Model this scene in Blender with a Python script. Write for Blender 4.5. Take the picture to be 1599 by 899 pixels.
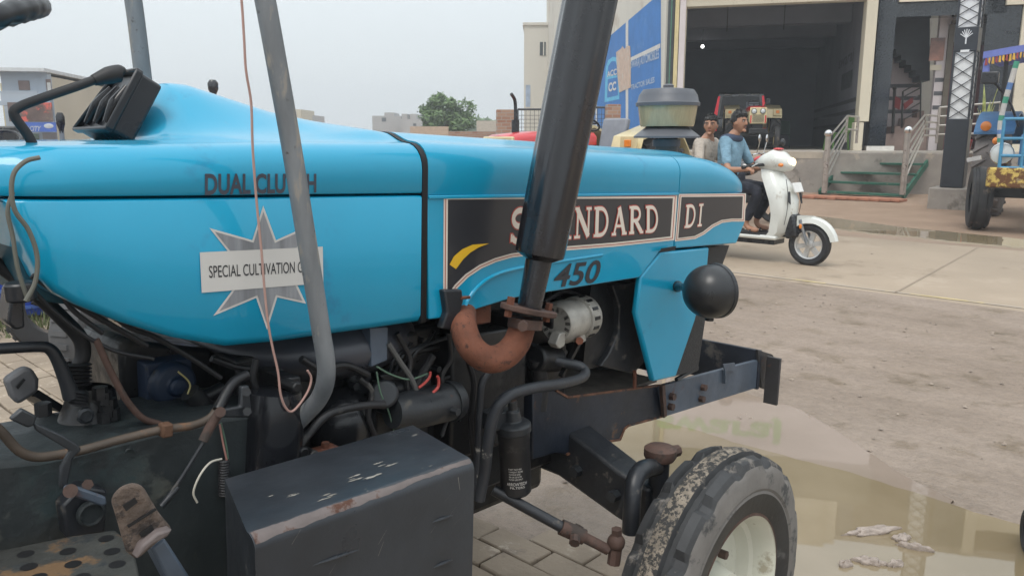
import bpy, bmesh, math, random
from mathutils import Vector, Matrix, Euler
random.seed(7)
R_ = math.radians
for o in list(bpy.data.objects): bpy.data.objects.remove(o)
scene = bpy.context.scene
col = scene.collection

# ---------------------------------------------------------------- camera, sky, sun, exposure
F_PX, PITCH, CAM_H = 1230.0, R_(10.77), 1.5
cd = bpy.data.cameras.new('camera'); cam = bpy.data.objects.new('camera', cd); col.objects.link(cam)
cam.location = (0, 0, CAM_H); cam.rotation_euler = (R_(90) - PITCH, 0, 0)
cd.sensor_width = 36; cd.lens = 36 * F_PX / 1599; cd.clip_start = .05; cd.clip_end = 3000
scene.camera = cam
ZENITH = 1.75
SUN_ELEV, SUN_AZ = R_(62), R_(200)       # high sun behind thin cloud
w = bpy.data.worlds.new('World'); scene.world = w; w.use_nodes = True
nt = w.node_tree; nt.nodes.clear()
out = nt.nodes.new('ShaderNodeOutputWorld'); bg = nt.nodes.new('ShaderNodeBackground')
sky = nt.nodes.new('ShaderNodeTexSky'); sky.sky_type = 'NISHITA'; sky.sun_disc = False
sky.sun_elevation = SUN_ELEV; sky.sun_rotation = SUN_AZ; sky.dust_density = 4; sky.air_density = 1.2
mx = nt.nodes.new('ShaderNodeMixRGB'); mx.inputs['Fac'].default_value = .86
mx.inputs['Color2'].default_value = (7.6, 8.15, 8.4, 1)   # even cloud cover
nt.links.new(sky.outputs['Color'], mx.inputs['Color1'])
wtc = nt.nodes.new('ShaderNodeTexCoord'); wsp = nt.nodes.new('ShaderNodeSeparateXYZ'); wmr = nt.nodes.new('ShaderNodeMapRange')   # overcast sky: zenith brighter than horizon
wmr.inputs['From Min'].default_value = .12; wmr.inputs['From Max'].default_value = 1; wmr.inputs['To Min'].default_value = 1; wmr.inputs['To Max'].default_value = ZENITH
wmu = nt.nodes.new('ShaderNodeVectorMath'); wmu.operation = 'SCALE'
nt.links.new(wtc.outputs['Generated'], wsp.inputs[0]); nt.links.new(wsp.outputs['Z'], wmr.inputs['Value']); nt.links.new(wmr.outputs['Result'], wmu.inputs['Scale'])
nt.links.new(mx.outputs['Color'], wmu.inputs[0]); nt.links.new(wmu.outputs['Vector'], bg.inputs['Color'])
bg.inputs['Strength'].default_value = .1
nt.links.new(bg.outputs['Background'], out.inputs['Surface'])
sl = bpy.data.lights.new('sun', 'SUN'); so = bpy.data.objects.new('sun', sl); col.objects.link(so)
sl.energy = 1.2; sl.angle = R_(25); sl.color = (1, .96, .9)
sd = Vector((math.sin(SUN_AZ) * math.cos(SUN_ELEV), math.cos(SUN_AZ) * math.cos(SUN_ELEV), math.sin(SUN_ELEV)))
so.rotation_euler = sd.to_track_quat('Z', 'Y').to_euler(); so.location = (0, -5, 20)
vs = scene.view_settings; vs.view_transform = 'Standard'; vs.look = 'None'; vs.gamma = 1; vs.use_curve_mapping = False
vs.exposure = 0.33

# ---------------------------------------------------------------- picture <-> place
def ray(px, py):
    dx, dy = (px - 799.5) / F_PX, -(py - 449.5) / F_PX
    c, s = math.cos(PITCH), math.sin(PITCH)
    return Vector((dx, c + dy * s, -s + dy * c))
CAM = Vector((0, 0, CAM_H))
YAW, TILT = R_(47), R_(2.4)              # the tractor heads off to the right, nose slightly down
AX = Vector((math.cos(YAW), math.sin(YAW), 0)); LF = Vector((-math.sin(YAW), math.cos(YAW), 0))
ORG = AX * 1.6 + LF * 1.53
TM = Euler((0, TILT, YAW)).to_matrix(); TMI = TM.transposed()
LO = TMI @ (CAM - ORG)
def P(px, py, y):                        # point of the tractor's own frame on its plane y
    d = TMI @ ray(px, py); return LO + d * ((y - LO.y) / d.y)
def PZ(px, py, z):
    d = TMI @ ray(px, py); return LO + d * ((z - LO.z) / d.z)
def PX(px, py, x):
    d = TMI @ ray(px, py); return LO + d * ((x - LO.x) / d.x)
def at(px, py, Y): return CAM + ray(px, py) * (Y / ray(px, py).y)
def hz(x, y):                            # lie of the land
    s = x * AX.x + y * AX.y
    for (a, za), (b, zb) in (((6, 0), (18, .27)), ((18, .27), (60, .5))):
        if s < a: return za
        if s < b: return za + (zb - za) * (s - a) / (b - a)
    return .5
def G(px, py):
    z = 0.
    for i in range(40):
        d = ray(px, py); p = CAM + d * ((z - CAM_H) / d.z); z = hz(p.x, p.y)
    return p
def rpx(p, px):                          # length that px pictured pixels span at tractor point p
    q = TM @ Vector(p) + ORG - CAM; return px/F_PX*(q.y*math.cos(PITCH) - q.z*math.sin(PITCH))
def ST(s, t, z=0): return Vector((AX.x * s + LF.x * t, AX.y * s + LF.y * t, z))

# ---------------------------------------------------------------- mesh helpers
def smooth_path(pts, sub=6):
    pts = [Vector(p) for p in pts]
    if len(pts) < 3: return pts
    q = [pts[0] * 2 - pts[1]] + pts + [pts[-1] * 2 - pts[-2]]
    o = []
    for i in range(1, len(q) - 2):
        a, b, c, d = q[i-1], q[i], q[i+1], q[i+2]
        for k in range(sub):
            t = k / sub
            o.append(.5 * ((2*b) + (c-a)*t + (2*a-5*b+4*c-d)*t*t + (3*b-a-3*c+d)*t**3))
    o.append(pts[-1]); return o

class MB:
    def __init__(s): s.v, s.f, s.m = [], [], []
    def add(s, vs, fs, mi=0):
        k = len(s.v); s.v += [tuple(v) for v in vs]
        for f in fs: s.f.append([k + i for i in f]); s.m.append(mi)
        return s
    def box(s, c, d, rot=None, mi=0):
        c = Vector(c); M = rot if rot else Matrix.Identity(3); h = Vector(d) / 2
        vs = [c + M @ Vector((h.x*a, h.y*b, h.z*e)) for a in (-1, 1) for b in (-1, 1) for e in (-1, 1)]
        return s.add(vs, [(0,1,3,2), (4,6,7,5), (0,4,5,1), (2,3,7,6), (0,2,6,4), (1,5,7,3)], mi)
    def bar(s, a, b, w, h=None, up=(0,0,1), mi=0):
        a, b = Vector(a), Vector(b); d = (b - a); L = d.length; d.normalize()
        u = Vector(up)
        if abs(d.dot(u)) > .98: u = Vector((1, 0, 0))
        sd_ = d.cross(u).normalized(); u = sd_.cross(d)
        M = Matrix((d, sd_, u)).transposed()
        return s.box((a + b) / 2, (L, w, h or w), M, mi)
    def prism(s, poly, off, mi=0):
        poly = [Vector(p) for p in poly]; off = Vector(off); n = len(poly)
        vs = poly + [p + off for p in poly]
        fs = [tuple(range(n)), tuple(range(2*n-1, n-1, -1))] + [(i, (i+1) % n, n+(i+1) % n, n+i) for i in range(n)]
        return s.add(vs, fs, mi)
    def sheet(s, poly, mi=0): return s.add(poly, [tuple(range(len(poly)))], mi)
    def tube(s, pts, r, n=10, mi=0, smooth=5, cap=True):
        P0 = [Vector(p) for p in pts]; m0 = len(P0)
        rr = list(r) if isinstance(r, (list, tuple)) else [r] * m0
        if smooth and m0 > 2:
            pts = smooth_path(P0, smooth); R2 = []
            for i in range(len(pts)):
                t = i / smooth; k = min(int(t), m0 - 2); R2.append(rr[k] + (rr[k+1] - rr[k]) * (t - k))
            rr = R2
        else: pts = P0
        m = len(pts); vs = []; ref = None
        for i, p in enumerate(pts):
            d = (pts[min(i+1, m-1)] - pts[max(i-1, 0)])
            if d.length < 1e-9: d = Vector((0, 0, 1))
            d.normalize()
            if ref is None: ref = d.orthogonal().normalized()
            ref = (ref - d * ref.dot(d))
            ref = ref.normalized() if ref.length > 1e-6 else d.orthogonal().normalized()
            b = d.cross(ref)
            for k in range(n):
                a = 2 * math.pi * k / n; vs.append(p + (ref * math.cos(a) + b * math.sin(a)) * rr[i])
        fs = [(i*n+k, i*n+(k+1) % n, (i+1)*n+(k+1) % n, (i+1)*n+k) for i in range(m-1) for k in range(n)]
        if cap: fs += [tuple(range(n-1, -1, -1)), tuple(range((m-1)*n, m*n))]
        return s.add(vs, fs, mi)
    def lathe(s, o, axis, prof, n=32, mi=0, close=False, rfun=None):
        o = Vector(o); ax = Vector(axis).normalized(); u = ax.orthogonal().normalized(); b = ax.cross(u); m = len(prof); vs = []
        for i in range(n):
            a = 2 * math.pi * i / n; e = u * math.cos(a) + b * math.sin(a)
            for j, (r, h) in enumerate(prof):
                if rfun: r = rfun(i, j, r)
                vs.append(o + ax * h + e * max(r, 1e-5))
        mm = m if close else m - 1
        fs = [(i*m+j, i*m+(j+1) % m, ((i+1) % n)*m+(j+1) % m, ((i+1) % n)*m+j) for i in range(n) for j in range(mm)]
        return s.add(vs, fs, mi)
    def cyl(s, a, b, r, n=20, mi=0):
        a, b = Vector(a), Vector(b); L = (b - a).length
        return s.lathe(a, b - a, [(0, 0), (r, 0), (r, L), (0, L)], n, mi)
    def ell(s, c, r, n=20, k=12, rot=None, mi=0, fn=None):
        c = Vector(c); r = Vector(r) if not isinstance(r, (int, float)) else Vector((r, r, r)); M = rot or Matrix.Identity(3)
        vs = []
        for j in range(k + 1):
            th = math.pi * j / k
            for i in range(n):
                ph = 2 * math.pi * i / n
                d = Vector((math.sin(th)*math.cos(ph), math.sin(th)*math.sin(ph), math.cos(th)))
                p = Vector((d.x*r.x, d.y*r.y, d.z*r.z))
                if fn: p = fn(p, d)
                vs.append(c + M @ p)
        return s.add(vs, [(j*n+i, (j+1)*n+i, (j+1)*n+(i+1) % n, j*n+(i+1) % n) for j in range(k) for i in range(n)], mi)
    def loft(s, secs, closed=True, caps=True, mi=0):
        n = len(secs[0]); vs = [p for q in secs for p in q]; m = len(secs); kk = n if closed else n - 1
        fs = [(i*n+k, i*n+(k+1) % n, (i+1)*n+(k+1) % n, (i+1)*n+k) for i in range(m-1) for k in range(kk)]
        if caps: fs += [tuple(range(n)), tuple(range(m*n-1, (m-1)*n-1, -1))]
        return s.add(vs, fs, mi)
    def build(s, name, mats, parent=None, sharp=40, bevel=0, loc=None, weld=True, rot=None):
        me = bpy.data.meshes.new(name); me.from_pydata(s.v, [], s.f)
        mats = mats if isinstance(mats, (list, tuple)) else [mats]
        for m in mats: me.materials.append(m)
        me.polygons.foreach_set('material_index', s.m)
        bm = bmesh.new(); bm.from_mesh(me)
        if weld: bmesh.ops.remove_doubles(bm, verts=bm.verts, dist=1e-5)
        bmesh.ops.recalc_face_normals(bm, faces=bm.faces)
        bm.to_mesh(me); bm.free()
        me.polygons.foreach_set('use_smooth', [True] * len(me.polygons))
        me.set_sharp_from_angle(angle=R_(sharp))
        o = bpy.data.objects.new(name, me); col.objects.link(o)
        if parent: o.parent = parent
        if loc is not None: o.location = loc
        if rot is not None: o.rotation_euler = rot
        if bevel:
            b = o.modifiers.new('bevel', 'BEVEL'); b.width = bevel; b.segments = 2; b.limit_method = 'ANGLE'; b.angle_limit = R_(35)
        return o

def tag(o, label=None, cat=None, group=None, kind=None):
    for k, v in (('label', label), ('category', cat), ('group', group), ('kind', kind)):
        if v: o[k] = v
    return o
def empty(name, loc, rot=(0, 0, 0), label=None, cat=None, group=None):
    o = bpy.data.objects.new(name, None); col.objects.link(o); o.location = loc; o.rotation_euler = rot; o.empty_display_size = .2
    return tag(o, label, cat, group)

_tc = {}
def text_geo(txt, bold=0., shear=0., space=1.):
    key = (txt, bold, shear, space)
    if key not in _tc:
        c = bpy.data.curves.new('t', 'FONT'); c.body = txt; c.offset = bold; c.shear = shear; c.space_character = space
        c.resolution_u = 4
        o = bpy.data.objects.new('t', c); col.objects.link(o)
        dg = bpy.context.evaluated_depsgraph_get(); dg.update()
        me = bpy.data.meshes.new_from_object(o.evaluated_get(dg))
        vs = [v.co.copy() for v in me.vertices]; fs = [tuple(p.vertices) for p in me.polygons]
        bpy.data.objects.remove(o); bpy.data.curves.remove(c); bpy.data.meshes.remove(me)
        _tc[key] = (vs, fs)
    vs, fs = _tc[key]
    x0, x1 = min(v.x for v in vs), max(v.x for v in vs); y0, y1 = min(v.y for v in vs), max(v.y for v in vs)
    return [((v.x-x0)/(x1-x0), (v.y-y0)/(y1-y0)) for v in vs], fs
def bil(q, s, t):                        # q = TL, TR, BR, BL ; t upward
    return (q[3]*(1-s) + q[2]*s)*(1-t) + (q[0]*(1-s) + q[1]*s)*t
def quad_text(mb, txt, q, bold=0., shear=0., mi=0, space=1.):
    q = [Vector(p) for p in q]; vs, fs = text_geo(txt, bold, shear, space)
    return mb.add([bil(q, s, t) for s, t in vs], fs, mi)
# slab-serif letters drawn as strokes in a unit box
def arc(cx, cy, rx, ry, a0, a1, n=10): return [(cx + rx*math.cos(R_(a0+(a1-a0)*i/n)), cy + ry*math.sin(R_(a0+(a1-a0)*i/n))) for i in range(n+1)]
SER = lambda x, y, w=.28: ([(x-w/2, y), (x+w/2, y)], .09)
GL = {'T': [([(.5, .04), (.5, .96)], .2), ([(.02, .94), (.98, .94)], .12), ([(.05, .97), (.05, .72)], .09), ([(.95, .97), (.95, .72)], .09), SER(.5, .045, .45)],
 'N': [([(.18, .04), (.18, .96)], .1), ([(.14, .95), (.84, .05)], .21), ([(.84, .04), (.84, .96)], .1), SER(.18, .045, .34), SER(.14, .955, .26), SER(.84, .955, .32)],
 'D': [([(.2, .04), (.2, .96)], .2), ([(.2, .945)] + arc(.42, .5, .44, .445, 90, -90, 14) + [(.2, .055)], .13), ([(.82, .7), (.86, .5), (.82, .3)], .12), SER(.14, .045, .26), SER(.14, .955, .26)],
 'A': [([(.15, .04), (.5, .95)], .1), ([(.47, .97), (.82, .04)], .21), ([(.26, .32), (.72, .32)], .09), SER(.14, .045, .28), SER(.84, .045, .32)],
 'R': [([(.2, .04), (.2, .96)], .2), ([(.2, .945)] + arc(.45, .71, .3, .235, 90, -90, 12) + [(.2, .475)], .13), ([(.45, .47), (.85, .06)], .19), SER(.18, .045, .34), SER(.14, .955, .26), SER(.9, .045, .2)],
 'S': [(arc(.5, .72, .33, .23, 20, 270, 14) + arc(.5, .28, .35, .235, 90, -160, 14)[1:], .17), ([(.84, .95), (.84, .72)], .08), ([(.14, .05), (.14, .28)], .08)],
 'I': [([(.5, .04), (.5, .96)], .3), SER(.5, .045, .8), SER(.5, .955, .8)]}
def stroke(mb, pts, wd, mapf, mi):
    n = len(pts); L = []; Rr = []
    for i, (x, y) in enumerate(pts):
        x0, y0 = pts[max(i-1, 0)]; x1, y1 = pts[min(i+1, n-1)]; dx, dy = x1-x0, y1-y0; l = math.hypot(dx, dy) or 1
        L.append((x - dy/l*wd/2, y + dx/l*wd/2)); Rr.append((x + dy/l*wd/2, y - dx/l*wd/2))
    vs = [mapf(*p) for p in L] + [mapf(*p) for p in Rr]
    mb.add(vs, [(i, i+1, n+i+1, n+i) for i in range(n-1)], mi)
def slab_word(mb, word, q, nrm, grow=0., mi=0, gap=.16, widths=None):
    q = [Vector(p) for p in q]; nrm = Vector(nrm); wd = [(widths or {}).get(c, .5 if c == 'I' else 1.) for c in word]
    tot = sum(wd) + gap * (len(word) - 1); x = 0; k = 0
    for c, wc in zip(word, wd):
        for pts, t in GL[c]:
            k += 1
            f = lambda a, b: bil(q, (x + a*wc)/tot, b) + nrm * (k * 2.5e-5)
            if grow:
                (xa, ya), (xb, yb) = pts[0], pts[1]; l = math.hypot(xb-xa, yb-ya); pts = [(xa-(xb-xa)/l*grow, ya-(yb-ya)/l*grow)] + pts[1:]
                (xa, ya), (xb, yb) = pts[-1], pts[-2]; l = math.hypot(xb-xa, yb-ya); pts = pts[:-1] + [(xa-(xb-xa)/l*grow, ya-(yb-ya)/l*grow)]
            stroke(mb, pts, t + 2*grow, f, mi)
        x += wc + gap

# ---------------------------------------------------------------- materials
MATS = {}
def mat(name, c, rough=.5, metal=0., var=.12, vs_=6., dirt=None, dirt2=None, bump=None, coat=0., spec=.5, coat_r=.08, streak=None, rvar=0.):
    """c base colour; var mottling; dirt/dirt2 = (colour, cover 0..1, scale[, roughness]); bump = (strength, scale)"""
    m = bpy.data.materials.new(name); m.use_nodes = True; n = m.node_tree.nodes; l = m.node_tree.links
    b = n['Principled BSDF']; b.inputs['Metallic'].default_value = metal; b.inputs['Specular IOR Level'].default_value = spec
    b.inputs['Coat Weight'].default_value = coat; b.inputs['Coat Roughness'].default_value = coat_r
    tc = n.new('ShaderNodeTexCoord'); src = tc.outputs['Object']
    if streak:
        mp = n.new('ShaderNodeMapping'); mp.inputs['Scale'].default_value = streak; l.new(src, mp.inputs['Vector']); ssrc = mp.outputs['Vector']
    else: ssrc = src
    def noise(sc, det=6., vec=src, ro=.6):
        t = n.new('ShaderNodeTexNoise'); t.inputs['Scale'].default_value = sc; t.inputs['Detail'].default_value = det; t.inputs['Roughness'].default_value = ro
        l.new(vec, t.inputs['Vector']); return t.outputs['Fac']
    def ramp(f, p0, p1, c0=(0,0,0,1), c1=(1,1,1,1)):
        r = n.new('ShaderNodeValToRGB'); r.color_ramp.elements[0].position = p0; r.color_ramp.elements[1].position = p1
        r.color_ramp.elements[0].color = c0; r.color_ramp.elements[1].color = c1; l.new(f, r.inputs['Fac']); return r.outputs['Color']
    lo = tuple(x*(1-var) for x in c) + (1,); hi = tuple(min(1, x*(1+var)) for x in c) + (1,)
    cur = ramp(noise(vs_, vec=ssrc), .3, .7, lo, hi); ro = None
    b.inputs['Roughness'].default_value = rough
    rv = n.new('ShaderNodeValue'); rv.outputs[0].default_value = rough; rcur = rv.outputs[0]
    if rvar:
        mr = n.new('ShaderNodeMapRange'); mr.inputs['To Min'].default_value = max(.03, rough-rvar); mr.inputs['To Max'].default_value = min(1, rough+rvar)
        mr.inputs['From Min'].default_value = .3; mr.inputs['From Max'].default_value = .7
        l.new(noise(vs_*2.3), mr.inputs['Value']); rcur = mr.outputs['Result']
    for i, d in enumerate((dirt, dirt2)):
        if not d: continue
        th = .74 - .5*d[1]
        f = ramp(noise(d[2], 8., ssrc if i == 0 else src, .68), th, th + .07)
        mixn = n.new('ShaderNodeMixRGB'); l.new(f, mixn.inputs['Fac']); l.new(cur, mixn.inputs['Color1']); mixn.inputs['Color2'].default_value = (*d[0], 1); cur = mixn.outputs['Color']
        mm = n.new('ShaderNodeMixRGB'); l.new(f, mm.inputs['Fac']); l.new(rcur, mm.inputs['Color1'])
        rr = d[3] if len(d) > 3 else .85; mm.inputs['Color2'].default_value = (rr, rr, rr, 1); rcur = mm.outputs['Color']
    l.new(cur, b.inputs['Base Color']); l.new(rcur, b.inputs['Roughness'])
    if bump:
        bp = n.new('ShaderNodeBump'); bp.inputs['Strength'].default_value = bump[0]; bp.inputs['Distance'].default_value = bump[2] if len(bump) > 2 else .01
        l.new(noise(bump[1], 8.), bp.inputs['Height']); l.new(bp.outputs['Normal'], b.inputs['Normal'])
    MATS[name] = m; return m
def emit(name, c, s):
    m = mat(name, c, .3); b = m.node_tree.nodes['Principled BSDF']; b.inputs['Emission Color'].default_value = (*c, 1); b.inputs['Emission Strength'].default_value = s; return m
RUST = (.16, .055, .022); MUD = (.34, .27, .2); DUST = (.30, .27, .24)
blue = mat('hood blue paint', (.0, .298, .49), .4, var=.05, vs_=3, spec=.35, coat=.75, coat_r=.06, dirt=((.006, .23, .40), .22, 5, .5), dirt2=((.10, .24, .33), .13, 55, .6), bump=(.035, 2.6, .03), rvar=.08)
blackm = mat('black machine paint', (.015, .017, .021), .42, var=.35, vs_=9, dirt=((.10, .09, .08), .30, 14), dirt2=(RUST, .10, 9), bump=(.25, 60, .004), rvar=.12)
dark = mat('greasy engine black', (.009, .0095, .011), .4, var=.4, vs_=12, dirt=((.04, .036, .032), .34, 10), bump=(.4, 45, .004), rvar=.15)
greyblk = mat('grey black casting', (.021, .024, .028), .42, var=.35, vs_=8, dirt=((.085, .078, .068), .32, 9), dirt2=(RUST, .16, 16), bump=(.3, 55, .004), rvar=.15)
boxm = mat('dented blue grey sheet metal', (.032, .037, .045), .36, var=.4, vs_=3, dirt=((.20, .19, .17), .17, 26, .6), dirt2=((.085, .06, .045), .24, 6), bump=(.18, 12, .01), rvar=.12)
edgewear = mat('bare worn steel edge', (.30, .25, .23), .42, .35, var=.3, vs_=18, dirt=(RUST, .42, 12), bump=(.2, 60, .003))
rustm = mat('orange rust', (.15, .054, .030), .85, var=.35, vs_=18, dirt=((.06, .026, .018), .38, 45), bump=(.5, 70, .004))
brownrust = mat('brown rust', (.075, .042, .032), .75, var=.4, vs_=16, dirt=((.045, .035, .03), .40, 14), bump=(.5, 60, .004))
muffm = mat('sooty silencer black', (.009, .009, .012), .24, coat=.5, coat_r=.12, var=.35, vs_=6, dirt=((.085, .045, .03), .26, 9, .8), streak=(1, 1, .35), bump=(.15, 40, .004), rvar=.1)
railm = mat('chipped navy frame paint', (.016, .021, .032), .42, var=.35, vs_=7, dirt=((.17, .095, .055), .24, 12), dirt2=((.11, .10, .09), .24, 5), bump=(.3, 50, .004), rvar=.1)
plateb = mat('blue grey worn plate', (.07, .09, .12), .45, var=.3, vs_=6, dirt=((.13, .06, .04), .26, 7), bump=(.2, 50, .004), rvar=.12)
galv = mat('galvanised pipe grey', (.20, .213, .225), .5, .25, var=.3, vs_=14, dirt=((.33, .30, .26), .34, 24), dirt2=((.10, .09, .085), .24, 30), streak=(1, 1, .25), bump=(.12, 60, .003))
alum = mat('cast aluminium', (.42, .40, .36), .5, .3, var=.25, vs_=16, dirt=((.10, .07, .05), .32, 16), bump=(.3, 60, .004))
rubber = mat('black rubber', (.016, .016, .018), .55, var=.3, vs_=10, dirt=((.09, .085, .08), .25, 12), bump=(.12, 60, .003))
plastic = mat('black moulded plastic', (.02, .021, .024), .3, var=.15, rvar=.08)
blackgap = mat('black sealing strip', (.006, .006, .007), .6, var=.3)
creamp = mat('cream wheel paint', (.56, .56, .48), .4, var=.08, dirt=((.13, .055, .028), .2, 26), dirt2=((.36, .33, .25), .26, 7), coat=.2)
creamt = mat('cream bodywork', (.62, .52, .30), .35, var=.06, coat=.4, dirt=((.4, .34, .24), .15, 9))
redp = mat('red bodywork', (.52, .02, .025), .3, var=.06, coat=.6)
copper = mat('copper wire pink insulation', (.44, .27, .23), .45)
cream_line = mat('decal cream line', (.72, .64, .55), .5, var=.05)
red_line = mat('decal red line', (.45, .08, .06), .5, var=.05)
decal_blk = mat('decal charcoal', (.022, .023, .028), .38, var=.12, coat=.3, dirt=((.09, .09, .1), .12, 16, .5))
decal_grey = mat('brushed grey decal', (.27, .28, .30), .45, .3, var=.3, vs_=4, streak=(14, 14, 1))
decal_letter = mat('dark decal lettering', (.05, .055, .075), .5)
yellow_decal = mat('yellow decal', (.70, .42, .02), .45, var=.06)
white_sticker = mat('off white sticker', (.60, .58, .55), .55, var=.05, dirt=((.45, .43, .40), .2, 9))
ink = mat('black ink', (.03, .03, .035), .6)
bowl = mat('yellowed clear plastic bowl', (.40, .325, .195), .25, var=.12, streak=(20, 20, 1), coat=.4)
greycap = mat('grey plastic cap', (.10, .105, .12), .45, var=.1)
chrome = mat('scratched chrome', (.7, .7, .7), .15, 1., var=.05)
glassm = mat('dark gauge glass', (.012, .012, .014), .16, var=.05, spec=.4)
# ================================================================ THE BLUE TRACTOR (own frame: x forward, y left, z up)
trac = empty('tractor', ORG, (0, TILT, YAW), 'old bright blue tractor with black silencer, close up, filling the left of the picture', 'tractor')
YS = -.31
def L(lst, x):
    if x <= lst[0][0]: return lst[0][1]
    for (a, va), (b, vb) in zip(lst, lst[1:]):
        if x <= b: t = (x-a)/(b-a); return va + (vb-va)*t
    return lst[-1][1]
def pp(lst, y): return [P(a, b, y) for a, b in lst]
def part(mb, name, m, parent=trac, **k): return mb.build(name, m, parent, **k)
SEAM = 1.364; XJ = P(661, 303, YS).x; XN = P(1060, 303, YS).x; XE = P(1166, 290, YS).x
zbl = sorted([(p.x, p.z) for p in pp([(660,503),(580,515),(500,526),(430,536),(355,543),(280,531),(240,520),(197,507),(160,493),(128,480),(95,462),(75,440),(58,405),(35,350),(20,318)], YS)])
def wid(x): return L([(-1.5, .12), (-1.42, .20), (-1.365, .255), (-1.32, .286), (-1.27, .302), (-1.18, .308), (-1.1, .31), (.35, .31)], x)
# lower side panel (tank cover)
secs = []
xs = sorted(set([zbl[0][0] + (XJ-.004-zbl[0][0])*i/40 for i in range(41)] + [a for a, b in zbl]))
for x in [x for x in xs if x <= XJ-.004]:
    wv, zb, zt = wid(x), L(zbl, x), SEAM - .0025
    zb = min(zb, zt-.004); r = min(.016, (zt-zb)*.4)
    pr = [(-wv+.03, zb), (-wv+r*.5, zb+r*.15), (-wv, zb+r), (-wv, zt-.004), (-wv+.004, zt)]
    secs.append([Vector((x, y, z)) for y, z in pr] + [Vector((x, -y, z)) for y, z in reversed(pr)])
cover = part(MB().loft(secs), 'tank_cover', blue, sharp=60)
# cowl with the hump in front of the driver
def cowl_z(x, y):
    sh = L([(-1.5, 1.43), (-1.2, 1.447), (-.9, 1.462), (XJ, 1.474)], x)
    top = L([(-1.5, sh), (-1.09, sh), (-1.055, 1.50), (-1.0, 1.562), (-.96, 1.562), (-.9, 1.548), (-.8, 1.524), (-.72, 1.511), (-.647, 1.502), (XJ, 1.493)], x)
    sg = L([(-1.1, .10), (-1.0, .12), (-.8, .14), (-.7, .19), (XJ, .27)], x)
    return sh + (top - sh) * math.exp(-(abs(y)/sg)**2.6) 
def top_sec(x, w_, zlo, zfun, zsh, r, ny=18):
    pr = [(-w_+.03, zlo), (-w_+.003, zlo), (-w_, zlo+.004), (-w_, zsh-r)]
    for k in range(1, 7):
        a = R_(15*k); y = -w_ + r*(1-math.cos(a)); pr.append((y, zsh - r + r*math.sin(a) + 0*x))
    y0 = -w_ + r
    for k in range(1, ny + 1):
        y = y0 + (0 - y0)*k/ny; b = min(1, k/5.); b = b*b*(3-2*b)
        pr.append((y, zsh*(1-b) + zfun(x, y)*b))
    full = pr + [(-y, z) for y, z in reversed(pr[:-1])]
    return [Vector((x, y, z)) for y, z in full]
secs = []
n = 64
for i in range(n + 1):
    x = -1.5 + (XJ - .004 + 1.5)*i/n
    secs.append(top_sec(x, wid(x), SEAM + .0025, cowl_z, L([(-1.5, 1.425), (-1.2, 1.442), (-.9, 1.456), (XJ, 1.466)], x), .052))
cowl = part(MB().loft(secs), 'cowl', blue, sharp=50)
# black strip in the joint
pr = []
for x in (XJ - .003, XJ + .011):
    s = top_sec(x, .3112, SEAM - .265, lambda a, y: cowl_z(XJ, y) + .0015, 1.4675, .052)
    pr.append(s)
part(MB().loft(pr), 'sealing_strip', blackgap)
# front bonnet
def bon_z(x, y): return L([(XJ, 1.494), (XN, 1.489)], x) - .01*(abs(y)/.26)**2
secs = []
for i in range(9):
    x = XJ + .012 + (XN - .002 - XJ - .012)*i/8
    secs.append(top_sec(x, .31, SEAM - .012, bon_z, L([(XJ, 1.470), (XN, 1.466)], x), .05))
bonnet = part(MB().loft(secs), 'bonnet', blue, sharp=50)
b = MB()                                     # pressed crease along the bonnet edge
for sgn in (-1, 1):
    b.bar((XJ+.013, sgn*.3115, SEAM-.006), (XN-.003, sgn*.3115, SEAM-.008), .005, .007)
part(b, 'trim_strip', blue, bonnet, bevel=.0015)
# nose cap, upper and lower
secs = []
for i in range(15):
    t = i/14; x = XN + .002 + (XE - XN)*t
    drop = .060*max(0, (t-.25)/.75)**2.2; wv = .31 - .004*t - .012*max(0, (t-.8)/.2)**2
    secs.append(top_sec(x, wv, SEAM - .008, lambda a, y: 1.489 - drop - .012*(abs(y)/.26)**2, 1.466 - drop*.9, max(.03, .05 - .1*drop)))
nose = part(MB().loft(secs), 'nose_cap', blue, sharp=50)
side_poly = [(667,300),(1057,301),(1052,384),(1030,392),(999,432),(947,440),(848,456),(797,465),(717,490),(690,495),(670,497)]
for sgn in (1, -1):
    poly = [Vector((p.x, p.y*sgn, p.z - .002)) for p in pp(side_poly, YS)]
    sp = part(MB().prism(poly, (0, sgn*.012, 0)), 'side_panel', blue, bevel=.003)
    if sgn == 1: side = sp
    npoly = [Vector((p.x, p.y*sgn, p.z)) for p in pp([(1060,303),(1166,302),(1163,348),(1150,380),(1053,388)], YS)]
    q = [Vector((p.x, p.y*.97, p.z)) for p in npoly]
    ns = part(MB().prism(npoly, (0, sgn*.27, 0)), 'nose_side', blue, bevel=.004)
    if sgn == 1: nside = ns
    sh = [Vector((p.x, p.y*sgn, p.z)) for p in pp([(1032,394),(1108,386),(1105,420),(1086,500),(1056,588),(1021,596),(994,489),(1001,432)], YS + .002)]
    shr = part(MB().prism(sh, (0, sgn*.02, 0)), 'radiator_side_cover', blue, bevel=.006)
# arch pressing above the exhaust elbow
arcp = [(722,492),(730,470),(745,449),(768,432),(800,421),(850,412),(940,398)]
part(MB().tube([P(a, c, YS - .001) for a, c in arcp], .0045, 8), 'pressed_rib', blue, side)
part(MB().sheet(pp([(1032,388),(1056,384),(1054,391),(1030,394)], YS-.0145)), 'gap', blackgap, side)
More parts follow.
